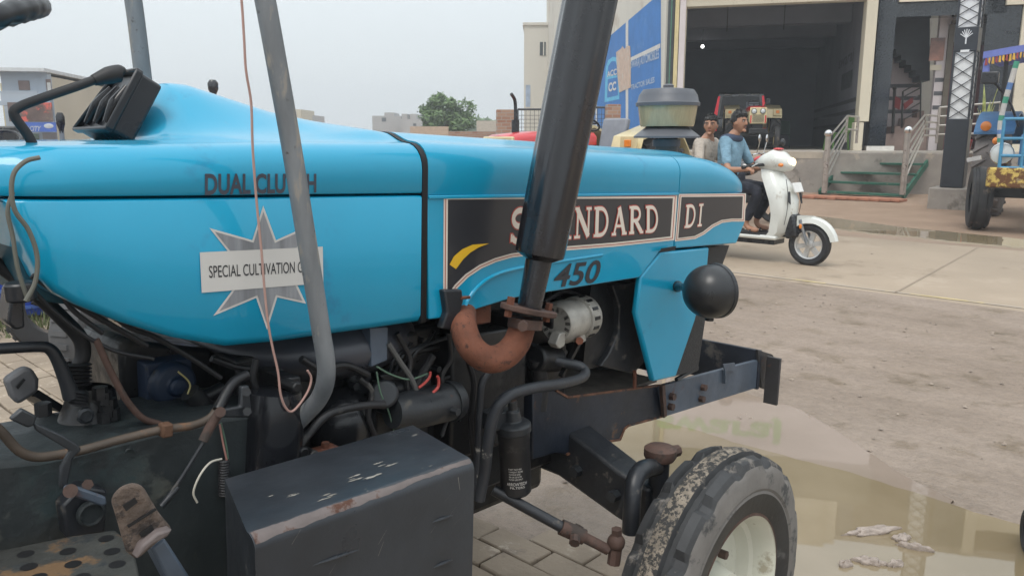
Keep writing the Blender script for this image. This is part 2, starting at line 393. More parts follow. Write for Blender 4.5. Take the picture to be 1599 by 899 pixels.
# radiator, grille edge and shroud
g = MB().prism([P(a, c, -.27) for a, c in ((1106,386),(1139,383),(1104,480),(1090,576),(1052,588))], (0, .54, 0))
part(g, 'radiator_grille', mat('perforated black grille', (.02, .02, .022), .5, var=.6, vs_=220, bump=(.9, 260, .004)))
part(MB().prism([Vector((x, -.22, z)) for x, z in ((.06, .86), (.30, .86), (.33, 1.15), (.33, 1.30), (.1, 1.30))], (0, .44, 0)), 'radiator_core', dark)
sh = MB()
c0 = P(925, 490, -.05); c0.y = 0
sh.lathe((c0.x+.07, 0, c0.z), (1, 0, 0), [(.185, 0), (.20, 0), (.215, .05), (.23, .10), (.22, .10), (.2, .05), (.185, .01)], 40)
part(sh, 'fan_shroud', mat('black fan shroud', (.02, .022, .027), .4, var=.25, vs_=9, rvar=.1), sharp=50)
pl = MB().prism([P(a, c, -.24) for a, c in ((956,445),(994,440),(997,500),(1008,562),(990,584),(938,572),(952,552),(966,520),(968,480))], (0, .05, 0))
part(pl, 'shroud_bracket', blackm, bevel=.004)
fan = MB()
for k in range(6):
    a = R_(60*k+10); fan.box((c0.x+.1, math.cos(a)*.1, c0.z+math.sin(a)*.1), (.008, .16, .05), Matrix.Rotation(a, 3, 'X') @ Matrix.Rotation(.5, 3, 'Y'))
part(fan, 'cooling_fan', dark)
# ---- decals
E_ = lambda k: YS - .0006*k - .0005
def inset(poly, d):
    n = len(poly); o = []
    ar = sum(poly[i][0]*poly[(i+1) % n][1]-poly[(i+1) % n][0]*poly[i][1] for i in range(n)); sg = 1 if ar > 0 else -1
    for i in range(n):
        (x0, y0), (x1, y1), (x2, y2) = poly[i-1], poly[i], poly[(i+1) % n]
        n1 = Vector((-(y1-y0), x1-x0)).normalized()*sg; n2 = Vector((-(y2-y1), x2-x1)).normalized()*sg
        m = (n1+n2); m = m/max(m.length_squared, .2)*2; o.append((x1+m.x*d, y1+m.y*d))
    return o
band = [(693,305),(1058,303),(1053,375),(960,385),(885,391),(800,402),(775,409),(752,419),(731,433),(715,449),(707,460),(692,462)]
band2 = [(1060,303),(1165,302),(1163,346),(1143,346),(1128,348),(1114,355),(1100,366),(1086,373),(1054,377)]
for poly, par_ in ((band, side), (band2, nside)):
    for k, (d, m) in enumerate(((0, cream_line), (2.6, red_line), (3.8, cream_line), (6.6, decal_blk))):
        if poly is band2: d *= .72
        part(MB().sheet(pp(inset(poly, d), E_(k+1))), 'decal_border' if k < 3 else 'decal_field', m, par_)
word = [P(797,326,E_(5)), P(1028,321,E_(5)), P(1028,362,E_(5)), P(793,381,E_(5))]
m1 = MB(); slab_word(m1, 'STANDARD', word, (0, -1, 0), .035, 0); part(m1, 'lettering_outline', red_line, side)
m1 = MB(); slab_word(m1, 'STANDARD', [p + Vector((0, -.0012, 0)) for p in word], (0, -1, 0)); part(m1, 'lettering', cream_line, side)
word = [P(1071,320,E_(5)), P(1099,318,E_(5)), P(1096,353,E_(5)), P(1068,356,E_(5))]
m1 = MB(); slab_word(m1, 'DI', word, (0, -1, 0), .03, 0); part(m1, 'lettering_outline', red_line, nside)
m1 = MB(); slab_word(m1, 'DI', [p + Vector((0, -.0012, 0)) for p in word], (0, -1, 0)); part(m1, 'lettering', cream_line, nside)
part(quad_text(MB(), '450', [P(869,414,E_(2)), P(940,405,E_(2)), P(934,441,E_(2)), P(863,450,E_(2))], .02, .12), 'lettering', ink, side)
sw = [(702,413),(709,400),(722,389),(738,382),(764,380),(748,386),(735,394),(724,404),(712,420)]
part(MB().sheet(pp(sw, E_(6))), 'yellow_swoosh', yellow_decal, side)
part(quad_text(MB(), 'DUAL CLUTCH', [P(320,271,E_(1)), P(494,271,E_(1)), P(494,301,E_(1)), P(320,305,E_(1))], .03), 'lettering', decal_letter, cowl)
cx, cy = 411, 418
star = [(411,321),(431,375),(491,348),(460,398),(500,425),(462,440),(478,474),(433,464),(417,515),(400,465),(333,493),(365,450),(330,420),(362,400),(327,356),(394,375)]
part(MB().sheet(pp(star, E_(1))), 'star_outline', white_sticker, cover)
part(MB().sheet(pp(inset(star, 3.2), E_(2))), 'star_decal', decal_grey, cover)
part(MB().sheet(pp([(312,394),(504,385),(505,442),(315,457)], E_(3))), 'sticker', white_sticker, cover)
part(quad_text(MB(), 'SPECIAL CULTIVATION GEAR', [P(326,415,E_(4)), P(494,407,E_(4)), P(494,424,E_(4)), P(327,434,E_(4))], .004), 'lettering', ink, cover)
# ---- instrument binnacle
y0 = -.115
N1, N2 = P(173,204,y0), P(221,113,y0)
F1 = PX(121,205,N1.x); wdt = min(.26, F1.y - y0)
dvec = Vector((.09, 0, .0)); up_ = (N2 - N1)
nf = Vector((-up_.z, 0, up_.x)).normalized()
dv = -nf*.042 if nf.x < 0 else nf*.042
fl = [N1, N2, N2 + Vector((0, wdt*.60, 0)), N1 + Vector((0, wdt, 0))]
bk = [p + dv + up_.normalized()*(-.0) for p in fl]
bb = MB().prism(fl, dv); binn = part(bb, 'instrument_panel', plastic, bevel=.006)
rim = MB()
for a, c in zip(fl, fl[1:] + fl[:1]): rim.bar(a - dv*.08, c - dv*.08, .007, .014, up=dv)
part(rim, 'bezel', plastic, binn, bevel=.003)
for k in range(3):
    yy = y0 + wdt*(.2 + .3*k); gq = MB()
    fq = lambda u, v: (fl[0]*(1-u) + fl[3]*u)*(1-v) + (fl[1]*(1-u) + fl[2]*u)*v - dv*.05
    a, c = fq(.2 + .3*k, .12), fq(.2 + .3*k, .74)
    gq.tube([a, (a+c)/2 - dv*.05, c], [.007, .0125, .007], 14); part(gq, 'gauge', glassm, binn)
# throttle lever
lv = MB().tube([P(a, c, -.2) for a, c in ((62,248),(44,212),(22,180),(31,167),(70,152),(120,135),(150,124))], .0072, 10, smooth=4)
lv.tube([P(a, c, -.2) for a, c in ((146,126),(170,118),(186,115),(190,117))], [.0085, .0135, .014, .009], 12)
part(lv, 'throttle_lever', rubber)
part(MB().tube([P(a, c, -.315) for a, c in ((62,246),(40,252),(22,270),(18,300),(24,330),(45,360),(58,400),(55,440),(40,470))], .0032, 8), 'cable', mat('grey cable', (.12, .12, .1), .6))
part(MB().tube([P(a, c, -.3) for a, c in ((20,300),(12,330),(20,370),(28,420),(44,470))], .003, 8), 'cable', MATS['grey cable'])
# steering wheel: rim with finger grips, its near edge shows at the top left corner
q = P(50, 14, -.02); rot = Matrix.Rotation(R_(-24), 3, 'Y'); ctr = q - rot @ Vector((.215, 0, 0))
swm = MB(); ring = []
N = 120
for i in range(N + 1):
    a = 2*math.pi*i/N; ring.append(ctr + rot @ Vector((math.cos(a)*.215, math.sin(a)*.215, 0)))
swm.tube(ring, [.0165 + .0022*math.sin(i*2*math.pi/3.) for i in range(N+1)], 12, smooth=0)
for k in range(3):
    a = R_(120*k + 180); swm.tube([ctr + rot @ Vector((math.cos(a)*.21, math.sin(a)*.21, 0)), ctr + rot @ Vector((0, 0, -.05))], .008, 8)
steer = part(swm, 'steering_wheel', plastic)
part(MB().cyl(ctr + rot @ Vector((0, 0, -.05)), ctr + rot @ Vector((0, 0, -.3)), .02), 'steering_column', plastic)
# canopy posts
part(MB().tube([P(a, c, -.42) for a, c in ((398,-80),(414,0),(435,115),(455,228),(474,345),(491,450),(502,520)) ] + [P(509,565,-.42), P(508,596,-.41), P(498,622,-.38), P(478,645,-.34), P(455,668,-.3)], .0158, 16), 'canopy_post', galv)
part(MB().tube([P(195,-60,.30), P(208,0,.30), P(222,110,.30), P(232,200,.30), P(240,300,.3)], .0185, 14), 'canopy_post', galv)
wire = [(370,-60),(377,0),(381,60),(384,110),(392,160),(394,220),(397,270),(402,330),(408,390),(412,440),(418,500),(425,540),(434,580),(438,615),(446,636),(456,642),(470,628),(482,608),(486,590),(480,578)]
part(MB().tube([P(a, c, -.36 - .0*i) for i, (a, c) in enumerate(wire)], .0021, 7), 'copper_wire', copper)
# ---- exhaust
fx = P(815,490,-.42)
def on(px, py, y=-.42): return P(px, py, y)
mfa, mfb = P(826,484,-.42), P(922,0,-.47); axm = (mfb - mfa).normalized()
m1 = MB(); seg = 48
flute = lambda i, j, r: r * (1 + (.045*math.cos(i*2*math.pi*9/seg) if 2 <= j <= 8 else 0))
Lm = (P(836,398,-.43) - mfa).length
m1.lathe(mfa, axm, [(.026, 0), (.029, Lm-.012), (.0515, Lm), (.0530, Lm+.012), (.0545, .3), (.0555, .45), (.056, .6), (.056, .8), (.056, .95), (.03, .98), (.03, .99)], seg, rfun=flute)
muff = part(m1, 'exhaust_silencer', muffm, sharp=32)
m1 = MB()
ff = pp([(773,481),(790,474),(826,484),(853,490),(852,502),(828,500),(800,492),(778,488)], -.42)
cf = mfa.copy(); u = (P(853,495,-.42) - P(773,484,-.42)).normalized(); vv = axm.cross(u).normalized()
el = [cf + u*(.078*math.cos(R_(a))*(1 if True else 1)) + vv*(.048*math.sin(R_(a))) - axm*.006 for a in range(0, 360, 20)]
m1.prism(el, axm*.012)
fl_ = part(m1, 'flange', brownrust, bevel=.002)
for sg in (-1, 1):
    part(MB().cyl(cf + u*.064*sg - axm*.02, cf + u*.064*sg + axm*.022, .009, 6), 'bolt', rustm, fl_)
m1 = MB().tube([P(a, c, y) for a, c, y in ((722,486,-.28),(724,512,-.34),(736,542,-.37),(760,560,-.39),(786,556,-.40),(806,536,-.41),(815,512,-.415),(818,498,-.418))], [.031, .029, .029, .0295, .030, .030, .029, .028], 22, smooth=5)
elb = part(m1, 'exhaust_elbow', rustm)
part(MB().box(P(726,492,-.27), (.13, .04, .045)), 'flange', rustm, elb, bevel=.004)
m1 = MB().cyl(P(819,512,-.42), P(821,497,-.42), .038, 20); m1.cyl(P(817,507,-.455), P(816,510,-.475), .011, 6); part(m1, 'pipe_clamp', brownrust, elb)
part(MB().prism(pp([(694,453),(722,452),(724,470),(712,516),(690,513),(699,488)], YS-.018), (0, .02, 0)), 'panel_clip', blackm, bevel=.004)
part(MB().tube([P(720,465,-.33), P(733,464,-.33)], .004, 6), 'bolt', rustm)
# ---- air pre-cleaner on the bonnet
pc = P(1042,207,0.0); up = Vector((math.sin(-TILT), 0, math.cos(TILT))); base = Vector((pc.x-.0, 0, 1.478))
sc = (pc - CAM + ORG*0).length
s_ = rpx(pc, 51)
hpx = lambda y: base + up*((P(1043,y,0).z - P(1043,232,0).z))
zz = lambda y: P(1043,y,0).z - P(1043,232,0).z
root = empty('air_precleaner', (0, 0, 0)); root.parent = trac
def lp(prof, name, m, n=32): return MB().lathe(base, up, prof, n).build(name, m, root, sharp=45)
bpy.data.objects.remove(root)
stem = MB().lathe(base, up, [(s_*.34, -.05), (s_*.34, zz(200)), (0, zz(200))], 24).build('air_precleaner', mat('dusty rubber hose', (.07, .07, .07), .6, var=.4, vs_=14, dirt=((.25, .24, .22), .36, 18), bump=(.6, 30, .006)), trac)
MB().lathe(base, up, [(s_*.36, zz(220)), (s_*.42, zz(220)), (s_*.42, zz(209)), (s_*.36, zz(209))], 24).build('hose_clamp', greycap, stem)
MB().lathe(base, up, [(s_*.3, zz(186)), (s_*.60, zz(188)), (s_*1.0, zz(204)), (s_*1.0, zz(207)), (s_*.58, zz(192)), (s_*.3, zz(192))], 36).build('skirt', greycap, stem, sharp=45)
MB().lathe(base, up, [(0, zz(189)), (s_*.79, zz(189)), (s_*.82, zz(186)), (s_*.90, zz(155)), (0, zz(154))], 36).build('dust_bowl', bowl, stem, sharp=45)
MB().lathe(base, up, [(0, zz(157)), (s_*.96, zz(157)), (s_*.97, zz(152)), (s_*.92, zz(150)), (s_*.88, zz(140)), (s_*.76, zz(131)), (s_*.4, zz(129)), (s_*.16, zz(128.5)), (s_*.16, zz(124)), (s_*.1, zz(122)), (0, zz(122))], 36).build('cap', greycap, stem, sharp=45)
# ---- headlamp seen from behind
hc = P(1108,455,-.47); rr = rpx(hc, 42)
hd = MB(); fwd = Vector((math.cos(R_(4)), -.25, .02)).normalized()
hd.lathe(hc, fwd, [(0, -rr)] + [(rr*math.sin(R_(a)), -rr*math.cos(R_(a))) for a in range(8, 90, 8)] + [(rr, .0), (rr*1.0, rr*.25)], 36)
lamp = part(hd, 'headlamp', mat('satin black lamp shell', (.02, .021, .023), .33, var=.15, vs_=5, dirt=((.06, .058, .055), .2, 6, .6), rvar=.06))
MB().lathe(hc, fwd, [(rr, rr*.24), (rr*1.03, rr*.26), (rr*1.04, rr*.40), (rr*.98, rr*.46), (rr*.93, rr*.46)], 36).build('rim', plastic, lamp)
MB().lathe(hc, fwd, [(rr*.95, rr*.44), (rr*.6, rr*.58), (0, rr*.64)], 30).build('lens', mat('clear lamp lens', (.6, .62, .62), .1, coat=1), lamp)
m1 = MB().tube([P(1056,447,-.30), P(1066,448,-.36), P(1084,451,-.44)], [.016, .011, .012], 14); m1.ell(P(1058,447,-.315), .017, 14, 8); m1.build('stem', plastic, lamp)
m1 = MB().cyl(hc + Vector((.01, 0, -rr*.8)), hc + Vector((.01, 0, -rr*1.12)), .012, 10); m1.build('cable_gland', rubber, lamp)
hl = MB().lathe((hc.x, -hc.y, hc.z), (fwd.x, -fwd.y, fwd.z), [(0, -rr)] + [(rr*math.sin(R_(a)), -rr*math.cos(R_(a))) for a in range(8, 90, 8)] + [(rr, .0), (rr, rr*.4), (0, rr*.55)], 30); part(hl, 'headlamp', MATS['satin black lamp shell'])
# ---- engine
eb = MB()
eb.box((-.45, 0, .82), (1.0, .34, .46)); eb.box((-.40, 0, 1.1), (.85, .26, .22)); eb.box((-.32, -.19, .88), (.26, .08, .3)); eb.box((-.62, -.19, .8), (.22, .06, .24))
for k in range(5): eb.box((-.75 + .17*k, -.19, 1.03), (.05, .09, .06))
eb.box((-.42, -.178, 1.0), (.84, .02, .02)); eb.box((-.42, -.178, .72), (.9, .02, .03))
engine = part(eb, 'engine_block', dark, bevel=.008)
for k in range(14):
    p = P(610 + k*22, 548 - (k % 3)*9 + (k % 2)*26, -.19); MB().cyl(p, p + Vector((0, -.022, 0)), .008, 6).build('bolt', greyblk, engine)
m1 = MB().prism([P(a, c, -.2) for a, c in ((548,570),(592,566),(605,640),(598,710),(560,724),(548,660))], (0, .3, 0)); part(m1, 'flywheel_housing', greyblk, bevel=.012)
m1 = MB().tube([P(612,644,-.27), P(640,640,-.27), P(700,627,-.27)], [.034, .043, .043], 24, smooth=0)
m1.tube([P(700,627,-.27), P(703,626,-.27), P(712,624,-.27)], [.047, .047, .043], 24, smooth=0); st = part(m1, 'starter_motor', greyblk, sharp=35)
m1 = MB().tube([P(612,606,-.24), P(660,598,-.24)], .019, 16); part(m1, 'solenoid', dark, st)
part(MB().ell(P(536,664,-.19), (.075, .07, .085), 28, 18), 'bell_dome', mat('shiny black dome', (.011, .012, .014), .24, var=.3, vs_=7, dirt=((.10, .095, .085), .26, 12), bump=(.2, 50, .003)))
hb0 = P(566,650,-.17); hb0.y = 0
m1 = MB().lathe(hb0, (-1, 0, 0), [(.0, -.01), (.205, -.01), (.21, 0), (.21, .018), (.185, .026), (.165, .05), (.15, .10), (.14, .16), (.13, .20), (0, .20)], 48)
for k in range(24):
    a = R_(15*k); e = Vector((0, math.cos(a), math.sin(a))); m1.bar(hb0 + Vector((-.025, 0, 0)) + e*.182, hb0 + Vector((-.19, 0, 0)) + e*.136, .008, .012, up=e)
ch = part(m1, 'clutch_housing', greyblk, sharp=35)
for k in range(9):
    a = R_(118 + 15*k); e = Vector((0, math.cos(a), math.sin(a))); c = hb0 + e*.197; MB().cyl(c + Vector((-.01, 0, 0)), c + Vector((-.034, 0, 0)), .008, 6).build('bolt', brownrust if k % 3 == 0 else dark, ch)
m1 = MB().tube([P(430,610,-.3), P(428,650,-.3), P(424,740,-.3)], [.045, .052, .052], 24, smooth=3); part(m1, 'hydraulic_cylinder', mat('glossy black casting', (.012, .013, .016), .2, var=.3, dirt=((.16, .15, .13), .22, 14), rvar=.1))
m1 = MB()
for px, py in ((451,600),(452,625),(462,700),(478,705),(455,720)): 
    p = P(px, py, -.31); m1.cyl(p + Vector((0, .03, 0)), p + Vector((0, -.03, 0)), .011, 6)
m1.prism([P(a, c, -.3) for a, c in ((446,590),(470,588),(474,720),(452,726))], (0, .1, 0)); part(m1, 'coupling_flange', dark, bevel=.003)
# fuel tank belly and bracket
m1 = MB().ell((P(505,545,-.1).x, -.05, P(505,530,-.1).z), (.24, .22, .085), 32, 14)
tank = part(m1, 'fuel_tank', mat('dark grey fuel tank', (.05, .053, .065), .35, var=.2, vs_=4, rvar=.1))
part(MB().prism(pp([(578,512),(606,510),(605,562),(580,573)], -.27), (0, .03, 0)), 'mounting_plate', plateb, bevel=.002)
part(MB().tube([P(a, c, -.2) for a, c in ((330,560),(380,575),(450,576),(560,560),(600,540))], .006, 8), 'fuel_line', rubber)
# alternator
aa, ab = P(868,505,-.24), P(918,492,-.22); ax_ = (ab-aa).normalized(); La = (ab-aa).length; ra = .058
m1 = MB().lathe(aa, ax_, [(0, 0), (ra*.8, 0), (ra*.95, .012), (ra, .02), (ra, La*.32), (ra*.93, La*.33), (ra*.93, La*.55), (ra*1.03, La*.56), (ra*1.03, La*.86), (ra*.8, La), (ra*.3, La+.01), (0, La+.01)], 36)
alt = part(m1, 'alternator', alum, sharp=35)
m1 = MB()
for k in range(14): 
    a = 2*math.pi*k/14; u = ax_.orthogonal().normalized(); v = ax_.cross(u); e = u*math.cos(a)+v*math.sin(a)
    m1.bar(aa + ax_*La*.62 + e*ra*1.03, aa + ax_*La*.78 + e*ra*1.03, .009, .004, up=e); m1.bar(aa + ax_*.004 + e*ra*.5, aa + ax_*.004 + e*ra*.75, .008, .008, up=ax_)
m1.build('vent_slots', dark, alt)
m1 = MB().prism([P(a, c, -.27) for a, c in ((893,515),(913,508),(916,532),(908,537),(901,530),(897,520))], (0, .03, 0)); m1.prism([P(a, c, -.27) for a, c in ((875,520),(886,518),(882,540),(874,545),(868,538))], (0, .03, 0)); m1.build('mounting_lug', alum, alt, bevel=.003)
m1 = MB().cyl(P(905,532,-.27), P(905,532,-.30), .011, 6); m1.build('bolt', rustm, alt)
part(MB().bar(P(903,535,-.26), P(876,588,-.26), .014, .01), 'adjusting_stay', dark)
m1 = MB().tube([P(a, c, -.2) for a, c in ((850,470),(880,455),(905,462),(918,470))], .006, 8); m1.tube([P(a, c, -.22) for a, c in ((838,560),(845,600),(842,640))], .02, 12); part(m1, 'hose', rubber)
m1 = MB().box(P(848,570,-.18), (.10, .08, .12)); m1.cyl(P(835,560,-.22), P(870,560,-.22), .035); part(m1, 'water_pump', dark, bevel=.006)
# pipes
part(MB().tube([P(a, c, y) for a, c, y in ((748,780,-.33),(757,735,-.34),(762,690,-.35),(772,645,-.36),(792,619,-.37),(830,606,-.36),(875,599,-.34),(905,591,-.32),(914,582,-.31),(906,572,-.29),(880,566,-.26),(862,562,-.24))], .0135, 14), 'hydraulic_pipe', mat('chipped black pipe', (.026, .029, .035), .45, var=.3, dirt=((.28, .26, .23), .24, 16), bump=(.2, 60, .003)))
part(MB().tube([P(a, c, -.29) for a, c in ((742,770),(746,700),(749,640),(752,600),(762,582),(772,570))], .0085, 10), 'pipe', MATS['chipped black pipe'])
part(MB().tube([P(a, c, -.22) for a, c in ((806,650),(808,610),(808,560),(812,520))], .010, 10), 'pipe', dark)
part(MB().tube([P(a, c, -.3) for a, c in ((450,722),(480,680),(508,650),(540,638),(580,632),(600,632))], .008, 10), 'cable', rubber)
part(MB().tube([P(a, c, -.27) for a, c in ((606,535),(625,565),(642,590),(653,617),(655,622))], .006, 8), 'wire', mat('grey wire', (.10, .10, .1), .5))
part(MB().tube([P(a, c, -.27) for a, c in ((588,572),(612,585),(640,592),(668,583))], .002, 8), 'wire', mat('green wire', (.10, .17, .12), .5))
part(MB().tube([P(a, c, -.27) for a, c in ((588,580),(594,612),(606,640),(614,668),(617,680))], .0018, 8), 'wire', MATS['green wire'])
part(MB().tube([P(a, c, -.28) for a, c in ((654,605),(664,597),(671,588),(672,580))], .003, 8), 'wire', mat('red wire', (.42, .06, .05), .5))
part(MB().tube([P(a, c, -.29) for a, c in ((675,614),(684,604),(685,592),(683,587))], .0034, 8), 'wire', MATS['red wire'])
part(MB().tube([P(a, c, -.25) for a, c in ((634,680),(640,640),(650,600),(676,555))], .009, 8), 'cable', rubber)
part(MB().tube([P(a, c, -.22) for a, c in ((690,592),(720,580),(745,568))], .005, 8), 'cable', rubber)
part(MB().prism([P(a, c, -.24) for a, c in ((594,586),(640,576),(656,612),(612,622))], (0, .05, 0)), 'regulator_box', dark, bevel=.004)
for k in range(4):
    part(MB().tube([P(606 + k*9, 590 - k*4, -.235), P(616 + k*14, 560 - k*6, -.25), P(640 + k*26, 540 - k*6, -.24), P(648 + k*30, 520 - k*4, -.2)], .0035, 7), 'injector_line', greyblk)
m1 = MB().box(P(625,610,-.22), (.13, .06, .07)); m1.cyl(P(600,615,-.24), P(600,615,-.27), .03, 18); part(m1, 'injection_pump', greyblk, bevel=.006)
for pts, rad in ((((620,520),(640,560),(636,600),(650,640)), .006), (((700,520),(704,560),(690,590),(700,640),(690,680)), .005), (((560,590),(580,610),(575,650),(590,690)), .006), (((470,560),(500,575),(540,570),(575,585)), .007), (((730,560),(740,600),(735,660),(741,720)), .007), (((400,560),(395,590),(404,620),(398,660)), .006)):
    part(MB().tube([P(a, c, -.262) for a, c in pts], rad, 8), 'hose', rubber)
for px, py, y in ((566,585,-.215),(560,620,-.215),(556,660,-.215),(596,650,-.215),(590,690,-.215),(548,600,-.215),(706,640,-.325),(690,600,-.2),(720,650,-.2),(735,690,-.2),(728,600,-.2)):
    p = P(px, py, y + .012); part(MB().cyl(p, p + Vector((0, -.02, 0)), .0085, 6), 'bolt', greyblk)
m1 = MB().prism([P(a, c, -.2) for a, c in ((700,530),(745,520),(752,560),(735,590),(704,585))], (0, .03, 0)); part(m1, 'tappet_cover', dark, bevel=.004)
m1 = MB().cyl(P(508,700,-.30), P(508,690,-.30), .008, 6); m1.box(P(506,702,-.30), (.05, .03, .008)); part(m1, 'rusty_stud', rustm)
# oil filter
fa, fb = P(806,768,-.33), P(802,672,-.33)
m1 = MB().lathe(fa, fb - fa, [(0, 0), (.032, 0), (.037, .006), (.037, (fb-fa).length*.86), (.0385, (fb-fa).length*.88), (.0385, (fb-fa).length), (0, (fb-fa).length)], 28)
of = part(m1, 'oil_filter', mat('dull black filter can', (.014, .014, .016), .45, var=.25, dirt=((.08, .075, .07), .22, 12), rvar=.1), sharp=35)
d_ = (fb - fa).normalized(); to = (LO - fa); to = (to - d_*to.dot(d_)).normalized()
m1 = MB().lathe(fb, d_, [(.040, -.002), (.042, .0), (.042, .018), (.034, .024), (.02, .026), (.016, .05), (.011, .052), (.011, .075), (0, .075)], 26); m1.box(fb + Vector((-.02, .03, .03)), (.09, .05, .04)); m1.build('filter_head', greyblk, of, sharp=35, bevel=.002)
part(MB().cyl(fb + d_*.06, fb + d_*.082, .010, 6), 'bolt', brownrust, of)
def on_can(u, h, r=.0375):              # u along the girth, h up the can
    sdv = d_.cross(to); a = u/r; return fa + d_*h + (to*math.cos(a) + sdv*math.sin(a))*r
def can_text(mb, txt, u0, u1, h0, h1, **k):
    vs, fs = text_geo(txt, **k); mb.add([on_can(u0 + (u1-u0)*s, h0 + (h1-h0)*t) for s, t in vs], fs)
m1 = MB(); can_text(m1, 'ARROWTECH', -.022, .028, .035, .043); can_text(m1, 'FILTERS', -.014, .022, .027, .0325)
for k in range(5): can_text(m1, ('FILTER USE ONLY', 'SPIN ON OIL FILTER', 'TIGHTEN BY HAND', 'CHANGE AT 250 HRS', 'PART NO 450')[k], -.016, .018 - .003*(k % 3), .049 + .0065*k, .053 + .0065*k)
m1.build('lettering', white_sticker, of)
# ---- front frame
t1 = [(887,620),(1032,601),(1033,650),(981,664),(975,669),(968,686),(934,691),(885,709)]
fr = MB().prism(pp(t1, -.235), (0, .018, 0)); fr.prism([P(a, c, -.235) for a, c in ((832,613),(868,609),(868,707),(832,717))], (0, .07, 0))
fr.prism([P(868,609,-.235), P(887,620,-.235), P(885,709,-.235), P(868,707,-.235)], (0, .02, 0))
rail = part(fr, 'frame_rail', railm, bevel=.003)
fr = MB().prism([Vector((p.x, -p.y, p.z)) for p in pp(t1, -.235)], (0, -.018, 0)); part(fr, 'frame_rail', railm, bevel=.003)
for lst in (((868,609),(887,620),(1032,601)), ((885,709),(934,691),(968,686),(975,669),(981,664),(1033,650))):
    m1 = MB()
    for (a, c), (e, f) in zip(lst, lst[1:]): m1.bar(P(a, c, -.236), P(e, f, -.236), .006, .006)
    m1.build('worn_edge', mat('rusty worn edge', (.16, .075, .045), .8, var=.5, vs_=30, dirt=((.03, .03, .035), .45, 20)) if lst[0] == (868,609) else MATS['rusty worn edge'], rail)
tp = MB().box((P(940,610,-.2).x, 0, P(940,612,-.2).z - .012), (.55, .43, .012)); part(tp, 'tray', mat('muddy tray', (.16, .14, .12), .85, var=.4, vs_=12, bump=(.8, 30, .01)))
ex = [(1029,603),(1183,562),(1186,604),(1036,651)]
m1 = MB().prism(pp(ex, -.243), (0, .016, 0)); fp = part(m1, 'front_plate', plateb, bevel=.002)
m1 = MB().prism([Vector((p.x, -p.y, p.z)) for p in pp(ex, -.243)], (0, -.016, 0)); part(m1, 'front_plate', plateb, bevel=.002)
m1 = MB().bar(P(1034,601,-.252), P(1037,650,-.252), .012, .016); m1.build('joint_strap', brownrust, fp)
for px, py in ((1047,618),(1045,634),(1096,604),(1093,622)):
    p = P(px, py, -.243); m1 = MB().cyl(p, p + Vector((0, -.016, 0)), .0125, 6); m1.build('bolt', brownrust, fp)
xe = P(1184,562,-.243).x; z1, z0 = P(1184,547,-.243).z, P(1184,606,-.243).z
m1 = MB().box((xe+.005, 0, (z0+z1)/2), (.016, .50, z1-z0)); cb = part(m1, 'cross_member', railm, bevel=.003)
e1 = MB().prism([P(1184,546,-.25), P(1206,553,-.25), P(1214,563,-.25), P(1208,612,-.25), P(1190,606,-.25)], (0, .012, 0)); e1.box(P(1206,594,-.285) , (.014, .055, (P(1206,559,-.285).z-P(1206,629,-.285).z))); e1.build('end_hook', mat('dark worn steel', (.035, .034, .036), .5, var=.4, vs_=10, dirt=((.12, .06, .04), .3, 9), bump=(.3, 50, .004)), cb, bevel=.002)
m1 = MB().prism(pp([(1128,568),(1146,566),(1148,577),(1131,580)], -.25), (0, -.004, 0)); m1.bar(P(1131,578,-.25), P(1131,598,-.25), .012, .006); m1.build('tab_bracket', plateb, fp)
part(MB().tube([P(a, c, -.26) for a, c in ((1056,592),(1078,580),(1088,575),(1084,570))], .007, 8), 'grille_hoop', blackm)
part(MB().cyl(P(991,606,-.25), P(991,578,-.25), .006), 'drain_pipe', rustm)
# ---- front axle, spindle, steering
ax_z = [(0, .64), (-.2, .635), (-.40, .57), (-.50, .55)]
xa = .045
secs = []
for y, z in ax_z:
    h = .075 if y > -.3 else .065
    secs.append([Vector((xa + a*.05, y, z + c*h)) for a, c in ((-1, -1), (-1, 1), (1, 1), (1, -1))])
m1 = MB().loft(secs); secs = [[Vector((p.x, -p.y, p.z)) for p in s] for s in secs]; m1.loft(secs); axle = part(m1, 'front_axle', blackm, bevel=.01)
for y, z in ((-.27, .60), (-.40, .57)): 
    m1 = MB().cyl((xa - .05, y, z), (xa - .075, y, z), .016, 6); m1.build('bolt', greyblk, axle)
for sgn in (-1, 1):
    kp = P(1030,722,-.50); m1 = MB(); k0 = Vector((kp.x, sgn*.50, 0))
    m1.cyl((kp.x, sgn*.5, .36), (kp.x, sgn*.5, .70), .026, 18); m1.cyl((kp.x, sgn*.5, .37), (kp.x + .02, sgn*.62, .37), .03, 16)
    sp = part(m1, 'spindle', blackm, sharp=40)
    m1 = MB().lathe((kp.x, sgn*.5, .685), (0, 0, 1), [(.036, 0), (.042, .01), (.042, .03), (.034, .036), (0, .038)], 20); m1.cyl((kp.x+.01, sgn*.5, .695), (kp.x + .07, sgn*.51, .695), .016, 8); m1.build('kingpin_cap', brownrust, sp, sharp=35)
    if sgn < 0:
        m1 = MB().tube([P(1030,728,-.50), P(1006,732,-.51), P(992,748,-.52), P(987,785,-.53), P(985,830,-.53)], [.022, .024, .022, .021, .022], 14, smooth=5)
    else: m1 = MB().tube([(kp.x, .5, .7), (kp.x-.05, .51, .68), (kp.x - .08, .53, .55)], .022, 12)
    m1.build('steering_arm', blackm, sp)
m1 = MB().tube([P(770,764,-.30), P(880,824,-.44)], .0135, 14, smooth=0); tr = part(m1, 'tie_rod', blackm)
